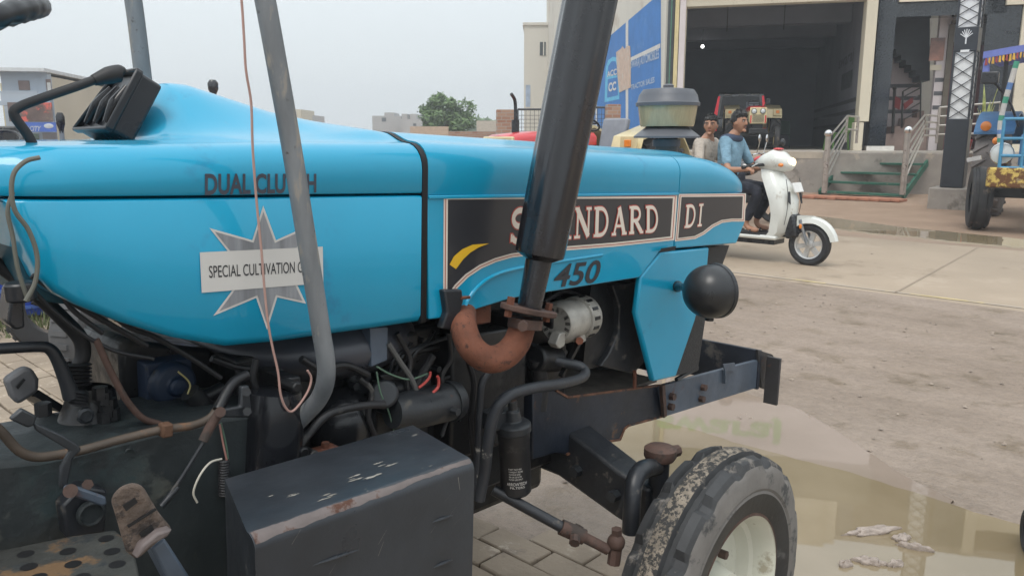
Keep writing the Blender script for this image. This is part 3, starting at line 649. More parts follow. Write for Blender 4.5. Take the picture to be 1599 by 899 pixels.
m1 = MB().tube([P(876,822,-.435), P(912,838,-.475)], .019, 14, smooth=0); m1.cyl(P(898,838,-.47), P(897,848,-.48), .013, 8); m1.tube([P(908,836,-.47), P(950,858,-.52)], .013, 12, smooth=0); m1.cyl(P(902,826,-.46), P(905,820,-.46), .012, 6); m1.build('rod_end', brownrust, tr)
m1 = MB().ell(P(962,846,-.53), .022, 14, 8); m1.cyl(P(963,842,-.53), P(963,825,-.53), .013, 6); m1.cyl(P(962,850,-.53), P(958,880,-.53), .016, 8); m1.build('ball_joint', brownrust, tr)
# ---- front wheels
tyrem = mat('worn dusty tyre', (.035, .036, .038), .7, var=.3, vs_=9, dirt=((.16, .145, .13), .34, 14), bump=(.3, 60, .004))
mudrib = mat('mud caked tread', (.225, .19, .15), .9, var=.35, vs_=24, dirt=((.035, .034, .033), .56, 80), bump=(.8, 70, .006))
sidew = mat('dusty tyre sidewall', (.15, .14, .13), .8, var=.25, vs_=7, dirt=((.05, .05, .05), .4, 8), bump=(.3, 50, .004))
def front_wheel(side_sign):
    wx, wy, wz = .092, .648*side_sign, .364
    R = .37; h = .078; N = 120
    prof = [(.205, -.060, 2), (.225, -.072, 2), (.272, -.080, 2), (.279, -.0775, 2), (.286, -.081, 2), (.325, -.078, 2), (.343, -.072, 3), (.356, -.064, 4), (.362, -.044, 4), (.349, -.040, 5), (.349, -.026, 5), (.366, -.022, 1), (.370, -.0, 1), (.366, .022, 1), (.349, .026, 5), (.349, .040, 5), (.362, .044, 4), (.356, .064, 4), (.343, .072, 3), (.325, .078, 2), (.286, .081, 2), (.279, .0775, 2), (.272, .080, 2), (.225, .072, 2), (.205, .060, 2)]
    t = MB(); m = len(prof); vs = []
    for i in range(N):
        a = 2*math.pi*i/N
        for j, (r, y, k) in enumerate(prof):
            if k == 4 and i % 8 in (0, 1): r -= .018
            if k == 3 and i % 8 in (0, 1): r -= .010
            if k == 5 and i % 2 == 0: r += .0025
            if k == 1: r -= .0015*((i*7) % 3)/2
            vs.append((r*math.cos(a), y, r*math.sin(a)))
    idx = []
    for i in range(N):
        for j in range(m - 1):
            k = {prof[j][2], prof[j+1][2]}; mi = 1 if k == {1} else ((2 if min(prof[j][0], prof[j+1][0]) > .27 else 3) if k <= {2, 3} else 0)
            t.f.append([i*m+j, i*m+j+1, ((i+1) % N)*m+j+1, ((i+1) % N)*m+j]); t.m.append(mi)
    t.v = vs
    wr = empty('front_wheel', (wx, wy, wz)); wr.parent = trac
    bpy.data.objects.remove(wr)
    ty = t.build('front_wheel', [tyrem, mudrib, sidew, mat('black lower sidewall', (.022, .022, .023), .55, var=.35, vs_=8, dirt=((.10, .095, .09), .28, 11), bump=(.25, 60, .004)) if side_sign < 0 else MATS['black lower sidewall']], trac, sharp=28, loc=(wx, wy, wz))
    o = side_sign
    MB().lathe((0, 0, 0), (0, o, 0), [(.2125, .055), (.2225, .0665), (.2225, .0685), (.213, .0705)], 64).build('rusty_rim_edge', brownrust, ty)
    MB().lathe((0, 0, 0), (0, o, 0), [(.211, -.06), (.214, .058), (.222, .066), (.214, .069), (.204, .060), (.196, .035), (.190, .015), (.178, .008), (.172, -.01), (.165, -.022), (.07, -.012), (.06, .02), (.055, .04), (0, .045)], 64).build('rim', creamp, ty, sharp=38)
    m2 = MB()
    for k in range(6):
        a = R_(60*k); c = Vector((.09*math.cos(a), o*-.014, .09*math.sin(a))); MB().cyl(c, c + Vector((0, o*.022, 0)), .012, 6).build('wheel_nut', brownrust, ty)
    return ty
front_wheel(-1); front_wheel(1)
# ---- battery box beside the engine
x0, x1 = P(398,850,-.66).x, P(741,725,-.66).x; zt = P(741,722,-.66).z + .006
bx = MB(); yF, yB = -.66, -.385; zb = .50; r = .02
def bsec(x):
    pr = [(yB, zb), (yB, zt - .035)] + [(yF + r - r*math.sin(R_(a)), zt - r + r*math.cos(R_(a))) for a in range(0, 91, 15)] + [(yF, zb)]
    return [Vector((x + .10*max(0, (y - yF - r)/(yB - yF - r)), y, z)) for y, z in pr]
N = 30
bx.loft([bsec(x0 + (x1-x0)*i/N) for i in range(N+1)])
box = part(bx, 'battery_box', boxm, sharp=40)
ew = MB(); secs = []; wk = wk2 = 0
for i in range(61):                      # bare metal along the rolled edge, ragged
    x = x0 + .002 + (x1-x0-.004)*i/60; t = i/60; wk = wk*.75 + random.uniform(-5, 5); wk2 = wk2*.75 + random.uniform(-5, 5); wa = 66 - 20*t + wk*.6; wb = 16 + 8*t + wk2*.6
    secs.append([Vector((x, yF + r - (r+.0004)*math.sin(R_(wb + (wa-wb)*k/4)), zt - r + (r+.0004)*math.cos(R_(wb + (wa-wb)*k/4)))) for k in range(5)])
ew.loft(secs, closed=False, caps=False); ew.build('worn_edge', mat('dull worn box edge', (.14, .115, .108), .45, .3, var=.35, vs_=14, dirt=((.09, .042, .028), .40, 14), bump=(.2, 60, .003)), box)
for (a, c), (e, f) in (((489,882),(560,858)), ((675,815),(706,804)), ((676,886),(706,873))):
    rb = MB(); rb.tube([P(a, c, yF+.001), P((a+e)/2, (c+f)/2, yF-.002), P(e, f, yF+.001)], [.0015, .0026, .0015], 8)
    rb.build('pressed_rib', boxm, box)
scr = MB()
for a, c, e, f in ((505,838,525,818),(546,829,555,820),(590,850,604,826),(590,868,599,845),(514,896,524,880),(640,818,650,806),(672,832,680,820),(700,808,712,790),(705,822,722,806),(715,745,718,765),(695,782,705,770),(455,850,470,825)):
    p, q_ = P(a, c, yF-.0006), P(e, f, yF-.0006); s2 = Vector((.0012, 0, .0006)); scr.add([p, p + s2, q_ + s2*.4, q_], [(0, 1, 2, 3)])
for a, c, n_, lx in ((566,738,3,.045),(612,716,3,.03),(560,747,4,.03),(520,776,3,.04),(438,765,3,.022),(655,735,2,.012),(690,700,2,.010)):
    for k in range(n_):
        p = PZ(a + random.uniform(-22, 22), c + random.uniform(-5, 5), zt - .004); p.z = zt - .035*max(0, (p.y - yF - r)/(yB - yF - r)) + .0007; ln = lx*random.uniform(.35, 1.); wd_ = ln*random.uniform(.10, .22)
        q_ = [p + Vector((ln*.5*math.cos(R_(t))*random.uniform(.7, 1.2), wd_*.5*math.sin(R_(t))*random.uniform(.3, 1.5), 0)) for t in range(0, 360, 20)]; scr.add(q_, [tuple(range(18))])
scr.build('scratches', mat('pale chipped primer', (.22, .205, .18), .7, var=.3, vs_=40), box)
# ---- gearbox, levers, pedals
ztop = P(200,690,-.3).z
m1 = MB().prism([P(a, c, -.3) for a, c in ((-200,735),(60,716),(110,706),(250,672),(335,655),(350,650),(440,640),(460,760),(455,1000),(-240,1050))], (0, .22, 0))
gb = part(m1, 'gearbox', mat('oily gearbox casting', (.023, .029, .031), .5, var=.4, vs_=5, dirt=((.085, .085, .07), .3, 7), dirt2=((.028, .045, .048), .26, 3.5), bump=(.4, 40, .006), rvar=.15), bevel=.01)
m1 = MB()
m1.tube([P(195,707,-.303), P(199,702,-.305), P(206,702,-.305), P(210,706,-.303)], .0022, 6); m1.lathe(P(140,800,-.335), (0, -1, 0), [(.019, 0), (.019, .008), (.016, .010), (.014, .006), (0, .006)], 26)
m1.build('casting_boss', gb.data.materials[0], gb, sharp=35)
m1 = MB().prism([P(a, c, -.33) for a, c in ((97,790),(128,758),(168,765),(165,830),(105,842))], (0, .05, 0)); m1.build('bracket', blackm, gb, bevel=.004)
topp = MB().prism([P(120,712,-.27), P(330,660,-.27), P(322,640,-.1), P(100,690,-.1)], (0, 0, -.03)); part(topp, 'gearbox_cover', greyblk, bevel=.004)
gl = MB().lathe(P(140,672,-.15), (.1, 0, 1), [(.064, -.02), (.062, .0), (.05, .015), (.040, .05), (.036, .07), (.031, .076)], 28)
lb = part(gl, 'gear_lever_tower', dark, sharp=50)
MB().lathe(P(132,648,-.205), (0, -1, 0), [(.013, 0), (.013, .006), (.009, .008), (.008, .005), (0, .005)], 18).build('cover_plug', greyblk, lb)
m1 = MB()
for k in range(6): m1.lathe(P(120,602 - k*6,-.15), (.1, .05, 1), [(.016, 0), (.023, .0035), (.016, .007)], 20)
m1.build('rubber_boot', rubber, lb)
m1 = MB()
for k in range(5): m1.lathe(P(122,632 - k*5,-.2), (.3, -.1, 1), [(.010, 0), (.0155, .0025), (.010, .006)], 18)
m1.build('rubber_boot', rubber, lb)
part(MB().tube([P(a, c, -.14) for a, c in ((112,585),(128,560),(126,530),(100,500),(60,462),(20,430),(-30,395))], [.0125, .0125, .0125, .012, .0115, .011, .010], 14), 'gear_lever', rubber)
part(MB().tube([P(a, c, -.2) for a, c in ((-60,548),(0,544),(60,541),(78,545),(90,562),(104,596),(112,620))], [.0085, .0085, .0085, .009, .0095, .011, .013], 12), 'gear_lever', blackm)
m1 = MB()
for px, py in ((157,622),(163,630),(170,640),(168,650),(176,655),(165,660),(68,648)): 
    p = P(px, py, -.2); MB().cyl(p, p + Vector((0, 0, .02)), .012, 6).build('bolt', dark, lb)
bar_ = MB().bar(P(172,598,-.1), P(190,652,-.1), .02, .012)
# rusty pipe along the gearbox
part(MB().tube([P(a, c, -.32) for a, c in ((-40,640),(0,672),(28,702),(55,713),(90,710),(130,702),(180,688),(250,671),(300,664),(330,650),(345,625))], .0068, 12), 'brake_pipe', mat('rusty pipe', (.075, .056, .042), .6, var=.4, vs_=9, dirt=((.20, .10, .05), .34, 9), bump=(.3, 50, .003)))
part(MB().bar(P(250,672,-.325), P(267,669,-.325), .02, .022), 'pipe_clip', mat('rust brown clip', (.10, .05, .028), .8, var=.3, bump=(.4, 60, .004)), bevel=.003)
part(MB().tube([P(a, c, -.26) for a, c in ((150,530),(172,578),(196,622),(222,652),(250,662)) ], .0055, 10), 'brake_pipe', brownrust)
# grey clutch pedal and flat lever behind the tower
m1 = MB().prism([P(a, c, -.12) for a, c in ((8,594),(36,575),(50,574),(61,592),(60,612),(28,632),(18,622))], (.01, .06, -.01)); pd = part(m1, 'clutch_pedal', mat('worn grey rubber pedal', (.11, .11, .115), .6, var=.3, vs_=10, bump=(.3, 50, .004)), bevel=.006)
m1 = MB().bar(P(45,612,-.1), P(84,636,-.08), .035, .012); m1.build('arm', blackm, pd)
m1 = MB().prism([P(a, c, -.125) for a, c in ((24,603),(36,590),(39,592),(27,607))], (0, -.004, 0)); m1.build('slot', blackgap, pd)
lvr = MB().prism([P(a, c, -.36) for a, c in ((16,655),(35,638),(58,650),(54,664),(44,668))], (0, .012, 0)); lvr.prism([P(a, c, -.36) for a, c in ((52,656),(60,662),(100,680),(122,694),(128,702),(114,716),(108,748),(104,764),(94,762),(95,730),(110,704),(56,672))], (0, .01, 0)); dl = part(lvr, 'draught_lever', greyblk, bevel=.003)
m1 = MB().prism([P(a, c, -.375) for a, c in ((102,760),(113,757),(166,776),(168,788),(158,790),(112,774),(101,772))], (0, .01, 0)); m1.build('link', plateb, dl, bevel=.003)
m1 = MB().cyl(P(110,766,-.37), P(110,766,-.388), .0095, 16); m1.cyl(P(137,756,-.34), P(137,756,-.365), .008, 6); m1.build('pivot_bolt', brownrust, dl)
# brown brake pedal in front
ptop, = [(175,770)]
bp_ = [(172,778),(186,760),(206,753),(222,758),(247,800),(270,828),(246,846),(213,874),(196,860),(186,826)]
m1 = MB().prism([P(a, c, -.60) for a, c in bp_], (.012, .03, -.012)); bpd = part(m1, 'brake_pedal', mat('muddy ribbed pedal plate', (.13, .095, .075), .8, var=.4, vs_=22, dirt=((.055, .042, .036), .42, 40), dirt2=((.26, .18, .08), .12, 10), bump=(1., 90, .008)), bevel=.005)
m1 = MB()
for q4 in (((191,788),(210,776),(214,783),(196,797)), ((217,832),(236,818),(240,826),(220,838))): m1.prism([P(a, c, -.602) for a, c in q4], (0, -.002, 0))
m1.prism([P(a, c, -.6015) for a, c in ((198,820),(242,792),(244,795),(200,823))], (0, -.002, 0)); m1.build('slot', blackgap, bpd)
m1 = MB().prism([P(a, c, -.615) for a, c in ((213,874),(222,852),(246,832),(271,826),(262,838),(240,850))], (0, .02, 0)); m1.build('lip', mat('worn pedal lip', (.13, .105, .10), .6, var=.3, vs_=20, bump=(.4, 60, .004)), bpd, bevel=.003)
m1 = MB().prism([P(a, c, -.575) for a, c in ((236,856),(258,840),(300,905),(330,960),(290,960))], (0, .03, 0)); m1.build('arm', plateb, bpd, bevel=.004)
# footboard with holes
cn = [PZ(-120, 880, .88), PZ(0, 858, .88), PZ(110, 836, .88), PZ(180, 826, .88), PZ(208, 852, .88), PZ(225, 930, .88), PZ(-150, 960, .88)]
fb_ = part(MB().prism(cn, (0, 0, -.012)), 'footboard', mat('worn chequer footboard', (.036, .037, .034), .65, var=.5, vs_=9, dirt=((.13, .075, .035), .46, 11), dirt2=((.02, .025, .028), .40, 16), bump=(.5, 40, .006)), bevel=.003)
for px, py in ((40,864),(45,884),(106,860),(114,880),(166,840),(175,860),(183,880),(60,900),(128,900),(-20,868)): m1 = MB(); m1.lathe(PZ(px, py, .8806), (0, 0, 1), [(.0105, 0), (0, .0003)], 18); m1.build('hole', blackgap, fb_)
# rod with turnbuckle, L bracket
m1 = MB().tube([P(252,790,-.36), P(282,748,-.36), P(318,690,-.36)], .0032, 10, smooth=0); m1.tube([P(252,790,-.36), P(278,760,-.36)], .005, 10, smooth=0); rod = part(m1, 'brake_rod', blackm)
m1 = MB().tube([P(317,688,-.36), P(327,668,-.36), P(341,646,-.36)], .0078, 12, smooth=0); m1.cyl(P(344,643,-.355), P(344,643,-.375), .0085, 10); m1.build('turnbuckle', brownrust, rod)
part(MB().prism([P(a, c, -.345) for a, c in ((344,640),(376,634),(378,604),(390,602),(394,648),(388,652),(346,652))], (0, .012, 0)), 'bell_crank', greyblk, bevel=.003)
m1 = MB()
for px, py in ((385,612),(386,642)): part(MB().cyl(P(px, py, -.345), P(px, py, -.358), .0075, 6), 'bolt', dark)
part(MB().tube([P(340,640,-.33), P(362,600,-.31), P(385,585,-.3)], .009, 10), 'rod', dark)
part(MB().tube([P(345,660,-.31), P(352,690,-.31), P(356,720,-.31), P(352,750,-.31)], .0017, 7), 'wire', MATS['green wire'])
part(MB().tube([P(343,662,-.312), P(348,690,-.312), P(354,718,-.312)], .0017, 7), 'wire', mat('pink wire', (.4, .2, .17), .5))
part(MB().tube([P(346,716,-.33), P(328,722,-.335), P(312,742,-.34), P(302,768,-.34), (P(308,784,-.34))], .0018, 8), 'wire', mat('white wire', (.5, .47, .4), .5))
m1 = MB()
for k in range(14): m1.lathe(P(350,722 + k*4,-.31), (0, 0, 1), [(.007, 0), (.0098, .003), (.007, .006)], 14)
part(m1, 'conduit', rubber)
# steering box with blue power unit
m1 = MB().prism([P(a, c, -.08) for a, c in ((186,545),(200,530),(330,545),(345,600),(335,648),(230,662),(192,640))], (0, .2, 0)); sb = part(m1, 'steering_box', dark, bevel=.01)
p = P(266,598,-.12); m1 = MB().box(p + Vector((0, .03, 0)), (.085, .06, .085)); m1.lathe(p, (0, -1, 0), [(.042, 0), (.042, .015), (.036, .024), (.016, .026), (.016, .038), (0, .04)], 24); m1.build('power_unit', mat('faded blue casting', (.014, .027, .056), .5, var=.3, dirt=((.05, .045, .04), .3, 14), bump=(.3, 50, .004)), sb, bevel=.004)
part(MB().tube([P(278,580,-.2), P(292,592,-.2), P(297,602,-.2), P(293,615,-.2)], .0016, 7), 'wire', mat('yellow wire', (.42, .36, .15), .5))
m1 = MB().tube([P(296,612,-.2), P(320,636,-.2)], .018, 12, smooth=0); m1.tube([P(320,620,-.18), P(348,606,-.18)], .014, 12, smooth=0); part(m1, 'connector', dark)
for pts in (((40,440),(80,482),(130,522),(180,548),(240,560)), ((50,430),(110,470),(170,505),(230,540)), ((60,400),(90,440),(110,480),(160,520)), ((150,470),(200,510),(240,525),(300,560),(345,590))):
    part(MB().tube([P(a, c, -.26) for a, c in pts], random.uniform(.003, .0055), 8), 'cable', rubber)
m1 = MB().prism([P(a, c, -.27) for a, c in ((18,452),(36,448),(40,512),(24,516),(12,505))], (0, .05, 0)); m1.cyl(P(30,440,-.28), P(34,470,-.28), .02); part(m1, 'hanging_connector', plastic, bevel=.004)
m1 = MB().prism([P(a, c, -.22) for a, c in ((5,300),(45,330),(75,430),(140,480),(60,470),(30,420))], (0, .3, 0)); part(m1, 'shaded_cover_end', mat('shaded hood teal', (.01, .07, .10), .5, var=.3), bevel=.004)  # darker teal paints in the shade where the hood side turns away
m1 = MB().prism([P(a, c, -.10) for a, c in ((340,600),(440,560),(600,560),(600,700),(420,760),(340,760))], (0, .2, 0)); part(m1, 'bell_housing', dark, bevel=.01)
# sump, rear axle and rear wheels (behind the photographer's left hand, out of the picture)
part(MB().box((-.45, 0, .53), (1.0, .2, .1)), 'sump', dark, bevel=.02)
m1 = MB().box((-1.9, 0, .72), (1.1, .4, .45)); m1.cyl((-2.3, -.7, .69), (-2.3, .7, .69), .11, 20); part(m1, 'rear_transmission', dark, bevel=.02)
for sgn in (-1, 1):
    N = 60; prof = [(.36, -.16), (.5, -.19), (.62, -.17), (.655, -.1), (.66, 0), (.655, .1), (.62, .17), (.5, .19), (.36, .16)]
    t = MB().lathe((0, 0, 0), (0, 1, 0), prof, N)
    for k in range(22):
        for s2 in (-1, 1):
            a = 2*math.pi*(k + .25*s2)/22; a2 = a - .16
            t.bar((.675*math.cos(a), s2*.005, .675*math.sin(a)), (.665*math.cos(a2), s2*.175, .665*math.sin(a2)), .045, .05, up=(math.cos(a), 0, math.sin(a)))
    rw = t.build('rear_wheel', tyrem, trac, loc=(-2.42, sgn*.78, .60))
    MB().lathe((0, 0, 0), (0, sgn, 0), [(.365, -.15), (.37, .15), (.34, .13), (.31, .04), (.12, .0), (0, .02)], 40).build('rim', creamp, rw)
# ================================================================ GROUND, PAVING, ROAD, WATER
def svec(n, l):                          # distance across the road, for the ground's own zones
    tc = n.new('ShaderNodeTexCoord'); d = n.new('ShaderNodeVectorMath'); d.operation = 'DOT_PRODUCT'; d.inputs[1].default_value = AX
    l.new(tc.outputs['Object'], d.inputs[0]); return tc, d.outputs['Value']
def ground_mat():
    m = bpy.data.materials.new('wet mud and dirt'); m.use_nodes = True; n = m.node_tree.nodes; l = m.node_tree.links; b = n['Principled BSDF']
    tc, s = svec(n, l)
    mp = n.new('ShaderNodeMapping'); mp.vector_type = 'TEXTURE'; mp.inputs['Rotation'].default_value = (0, 0, YAW); mp.inputs['Scale'].default_value = (1/1.5, 1/.6, 1); l.new(tc.outputs['Object'], mp.inputs['Vector'])
    def noise(sc, det=8, v=None, ro=.65):
        t = n.new('ShaderNodeTexNoise'); t.inputs['Scale'].default_value = sc; t.inputs['Detail'].default_value = det; t.inputs['Roughness'].default_value = ro; l.new(v or tc.outputs['Object'], t.inputs['Vector']); return t.outputs['Fac']
    def ramp(f, *st):
        r = n.new('ShaderNodeValToRGB'); e = r.color_ramp.elements
        while len(e) < len(st): e.new(.5)
        for q, (p, c) in zip(e, st): q.position = p; q.color = (*c, 1) if isinstance(c, tuple) else (c, c, c, 1)
        l.new(f, r.inputs['Fac']); return r.outputs['Color']
    def mix(f, a, c, bl='MIX'):
        x = n.new('ShaderNodeMixRGB'); x.blend_type = bl
        if isinstance(f, float): x.inputs['Fac'].default_value = f
        else: l.new(f, x.inputs['Fac'])
        for v, i in ((a, 'Color1'), (c, 'Color2')):
            if isinstance(v, tuple): x.inputs[i].default_value = (*v, 1)
            else: l.new(v, x.inputs[i])
        return x.outputs['Color']
    base = ramp(noise(1.1, 9, mp.outputs['Vector']), (.3, (.24, .19, .152)), (.5, (.31, .25, .205)), (.7, (.36, .295, .25)))
    fine = ramp(noise(22, 9), (.3, .72), (.62, 1.1))
    base = mix(.55, base, fine, 'MULTIPLY')
    spk = ramp(noise(70, 4), (.30, .35), (.40, 1.)); base = mix(.6, base, spk, 'MULTIPLY')
    wet = ramp(noise(2.6, 9, None, .7), (.53, 0.), (.66, 1.))
    base = mix(wet, base, mix(1., base, (.72, .68, .58), 'MULTIPLY'))
    mp2 = n.new('ShaderNodeMapping'); mp2.vector_type = 'TEXTURE'; mp2.inputs['Rotation'].default_value = (0, 0, YAW); mp2.inputs['Scale'].default_value = (1/2.6, 1/.7, 1); l.new(tc.outputs['Object'], mp2.inputs['Vector'])
    trk = ramp(noise(1.4, 8, mp2.outputs['Vector'], .62), (.36, .80), (.5, 1.), (.62, 1.07)); base = mix(.35, base, trk, 'MULTIPLY')
    grit = ramp(noise(160, 3), (.34, .55), (.45, 1.), (.6, 1.), (.70, 1.25)); base = mix(.7, base, grit, 'MULTIPLY'); base = mix(1., base, (.84, .81, .77), 'MULTIPLY')
    # dry sandy dirt towards the shops
    mr = n.new('ShaderNodeMapRange'); mr.inputs['From Min'].default_value = 10.8; mr.inputs['From Max'].default_value = 12.5; l.new(s, mr.inputs['Value'])
    dirt = ramp(noise(1.5, 9), (.3, (.25, .17, .12)), (.7, (.34, .24, .17))); dirt = mix(.5, dirt, spk, 'MULTIPLY')
    base = mix(mr.outputs['Result'], base, dirt)
    l.new(base, b.inputs['Base Color'])
    inv = n.new('ShaderNodeMath'); inv.operation = 'SUBTRACT'; inv.inputs[0].default_value = 1; l.new(mr.outputs['Result'], inv.inputs[1])
    wf = n.new('ShaderNodeMath'); wf.operation = 'MULTIPLY'; l.new(wet, wf.inputs[0]); l.new(inv.outputs[0], wf.inputs[1])
    rr = n.new('ShaderNodeMapRange'); rr.inputs['To Min'].default_value = .85; rr.inputs['To Max'].default_value = .3
    bd = n.new('ShaderNodeMapRange'); bd.inputs['From Min'].default_value = 5.4; bd.inputs['From Max'].default_value = 3.4; l.new(s, bd.inputs['Value'])
    bl = n.new('ShaderNodeMapRange'); bl.inputs['From Min'].default_value = 1.9; bl.inputs['From Max'].default_value = 2.4; l.new(s, bl.inputs['Value'])
    b2 = n.new('ShaderNodeMath'); b2.operation = 'MULTIPLY'; l.new(bd.outputs['Result'], b2.inputs[0]); l.new(bl.outputs['Result'], b2.inputs[1])
    b3 = n.new('ShaderNodeMath'); b3.operation = 'MULTIPLY_ADD'; b3.use_clamp = True; b3.inputs[1].default_value = .85; l.new(b2.outputs[0], b3.inputs[0]); l.new(wf.outputs[0], b3.inputs[2]); l.new(b3.outputs[0], rr.inputs['Value']); l.new(rr.outputs['Result'], b.inputs['Roughness'])
    bp = n.new('ShaderNodeBump'); bp.inputs['Strength'].default_value = .7; bp.inputs['Distance'].default_value = .03
    ad = n.new('ShaderNodeMath'); ad.operation = 'MULTIPLY_ADD'; ad.inputs[1].default_value = .4; l.new(noise(30, 9), ad.inputs[0]); l.new(noise(3.2, 9, mp2.outputs['Vector']), ad.inputs[2])
    l.new(ad.outputs[0], bp.inputs['Height']); l.new(bp.outputs['Normal'], b.inputs['Normal'])
    return m
gm = ground_mat()
g = MB()
ss = [-260, -150, -60, -20] + [-10 + i*.5 for i in range(61)] + [24, 30, 45, 60, 100, 180, 260]
tt = [-260, -150, -60, -25, -14] + [-8 + i*.5 for i in range(49)] + [20, 30, 45, 70, 120, 180, 260]
def rough_z(s, t):
    if not (2.3 < s < 7.8 and -8 < t < 12): return 0
    return .008*math.sin(s*2.1 + t*.4)*math.sin(t*1.3 + s) - (.012 if 2.45 < s < 3.4 else 0)
vs = []
for s in ss:
    for t in tt:
        p = ST(s, t); vs.append((p.x, p.y, hz(p.x, p.y) + rough_z(s, t) - .004))
nt_ = len(tt)
g.add(vs, [(i*nt_+j, (i+1)*nt_+j, (i+1)*nt_+j+1, i*nt_+j+1) for i in range(len(ss)-1) for j in range(nt_-1)])
tag(g.build('ground', gm, sharp=60, weld=False), kind='structure')
# pavers: real blocks, dusty, some sunk or tilted, petering out into the mud
pvm = mat('sandy concrete pavers', (.30, .24, .18), .85, var=.2, vs_=3, dirt=((.24, .19, .15), .34, 6), dirt2=((.44, .37, .29), .30, 12), bump=(.7, 35, .008))
pv = MB(); rnd = random.Random(3)
for i in range(-26, 20):
    for j in range(-8, 60):
        s = i*.128 + .04; t = j*.262 - 1.2 + (.131 if i % 2 else 0)
        if s > 2.22 + .10*math.sin(t*2.3) + rnd.uniform(-.1, .06): continue
        if s < -1.2 and t < 2: continue
        c = ST(s, t, .012 + rnd.uniform(-.006, .004)); c.z += -.004 if s > 1.6 else 0
        M = Matrix.Rotation(YAW + rnd.uniform(-.03, .03), 3, 'Z') @ Matrix.Rotation(rnd.uniform(-.025, .025), 3, 'X') @ Matrix.Rotation(rnd.uniform(-.03, .03), 3, 'Y')
        pv.box(c, (.121, .252, .05), M)
tag(pv.build('paving', pvm, bevel=.006, sharp=30, weld=False), kind='structure')
# concrete road
rdm = mat('dusty concrete road', (.33, .262, .195), .75, var=.1, vs_=.8, dirt=((.26, .205, .15), .36, .9), dirt2=((.37, .30, .23), .33, 1.6), bump=(.25, 30, .006))
R0, R1 = 7.86, 11.35
def strip(s0, s1, t0, t1, dz, n=24, jag=0, seed=1):
    rn = random.Random(seed); m = MB(); a = []; b = []
    for i in range(n + 1):
        t = t0 + (t1-t0)*i/n
        p = ST(s0 + rn.uniform(-jag, jag), t); q = ST(s1 + rn.uniform(-jag, jag), t)
        a.append((p.x, p.y, hz(p.x, p.y)+dz)); b.append((q.x, q.y, hz(q.x, q.y)+dz))
    m.add(a + b, [(i, i+1, n+2+i, n+1+i) for i in range(n)]); return m
rd_ = strip(R0, R1, -120, 260, .010, 90)
for sa, sb in ((R0 - .05, R0), (R1 + .05, R1)):
    e_ = strip(sa, sb, -120, 260, .010, 90); e_.v = [(x, y, z - (.022 if i <= 90 else 0)) for i, (x, y, z) in enumerate(e_.v)]; rd_.add(e_.v, e_.f)
tag(rd_.build('road', rdm), kind='structure')
tag(strip(R0 + .01, R0 + .065, -10, 4.2, .0145, 60).build('road_edge_line', mat('worn yellow road paint', (.48, .38, .20), .8, var=.2, vs_=6, dirt=((.36, .30, .24), .62, 2.2))), kind='structure')
jn = MB()
for t in (2.35, -2.0, 6.9, 11.5):
    a, b_, c, d = (ST(R0, t - .012), ST(R1, t - .012 + .1), ST(R1, t + .012 + .1), ST(R0, t + .012))
    jn.sheet([(p.x, p.y, hz(p.x, p.y) + .0145) for p in (a, b_, c, d)])
tag(jn.build('road_joint', mat('dirty joint', (.285, .228, .172), .9)), kind='structure')
# puddles
wm = bpy.data.materials.new('muddy standing water'); wm.use_nodes = True
n_ = wm.node_tree.nodes; l_ = wm.node_tree.links; b_ = n_['Principled BSDF']; b_.inputs['Roughness'].default_value = .02; b_.inputs['IOR'].default_value = 1.7
b_.inputs['Base Color'].default_value = (.27, .215, .14, 1)
t_ = n_.new('ShaderNodeTexNoise'); t_.inputs['Scale'].default_value = 1.3; t_.inputs['Detail'].default_value = 6; r_ = n_.new('ShaderNodeValToRGB')
r_.color_ramp.elements[0].color = (.19, .148, .088, 1); r_.color_ramp.elements[1].color = (.26, .207, .135, 1); r_.color_ramp.elements[0].position = .35; r_.color_ramp.elements[1].position = .65
tc_ = n_.new('ShaderNodeTexCoord'); l_.new(tc_.outputs['Object'], t_.inputs['Vector']); l_.new(t_.outputs['Fac'], r_.inputs['Fac']); l_.new(r_.outputs['Color'], b_.inputs['Base Color'])
t2 = n_.new('ShaderNodeTexNoise'); t2.inputs['Scale'].default_value = 5; bp_n = n_.new('ShaderNodeBump'); bp_n.inputs['Strength'].default_value = .006; bp_n.inputs['Distance'].default_value = .02
l_.new(tc_.outputs['Object'], t2.inputs['Vector']); l_.new(t2.outputs['Fac'], bp_n.inputs['Height']); l_.new(bp_n.outputs['Normal'], b_.inputs['Normal'])
fm_ = wm.copy(); fm_.name = 'thin film of water on mud'
fr_ = [q for q in fm_.node_tree.nodes if q.type == 'VALTORGB'][0]; fr_.color_ramp.elements[0].color = (.235, .185, .145, 1); fr_.color_ramp.elements[1].color = (.30, .24, .195, 1)
[q for q in fm_.node_tree.nodes if q.type == 'BSDF_PRINCIPLED'][0].inputs['Roughness'].default_value = .03
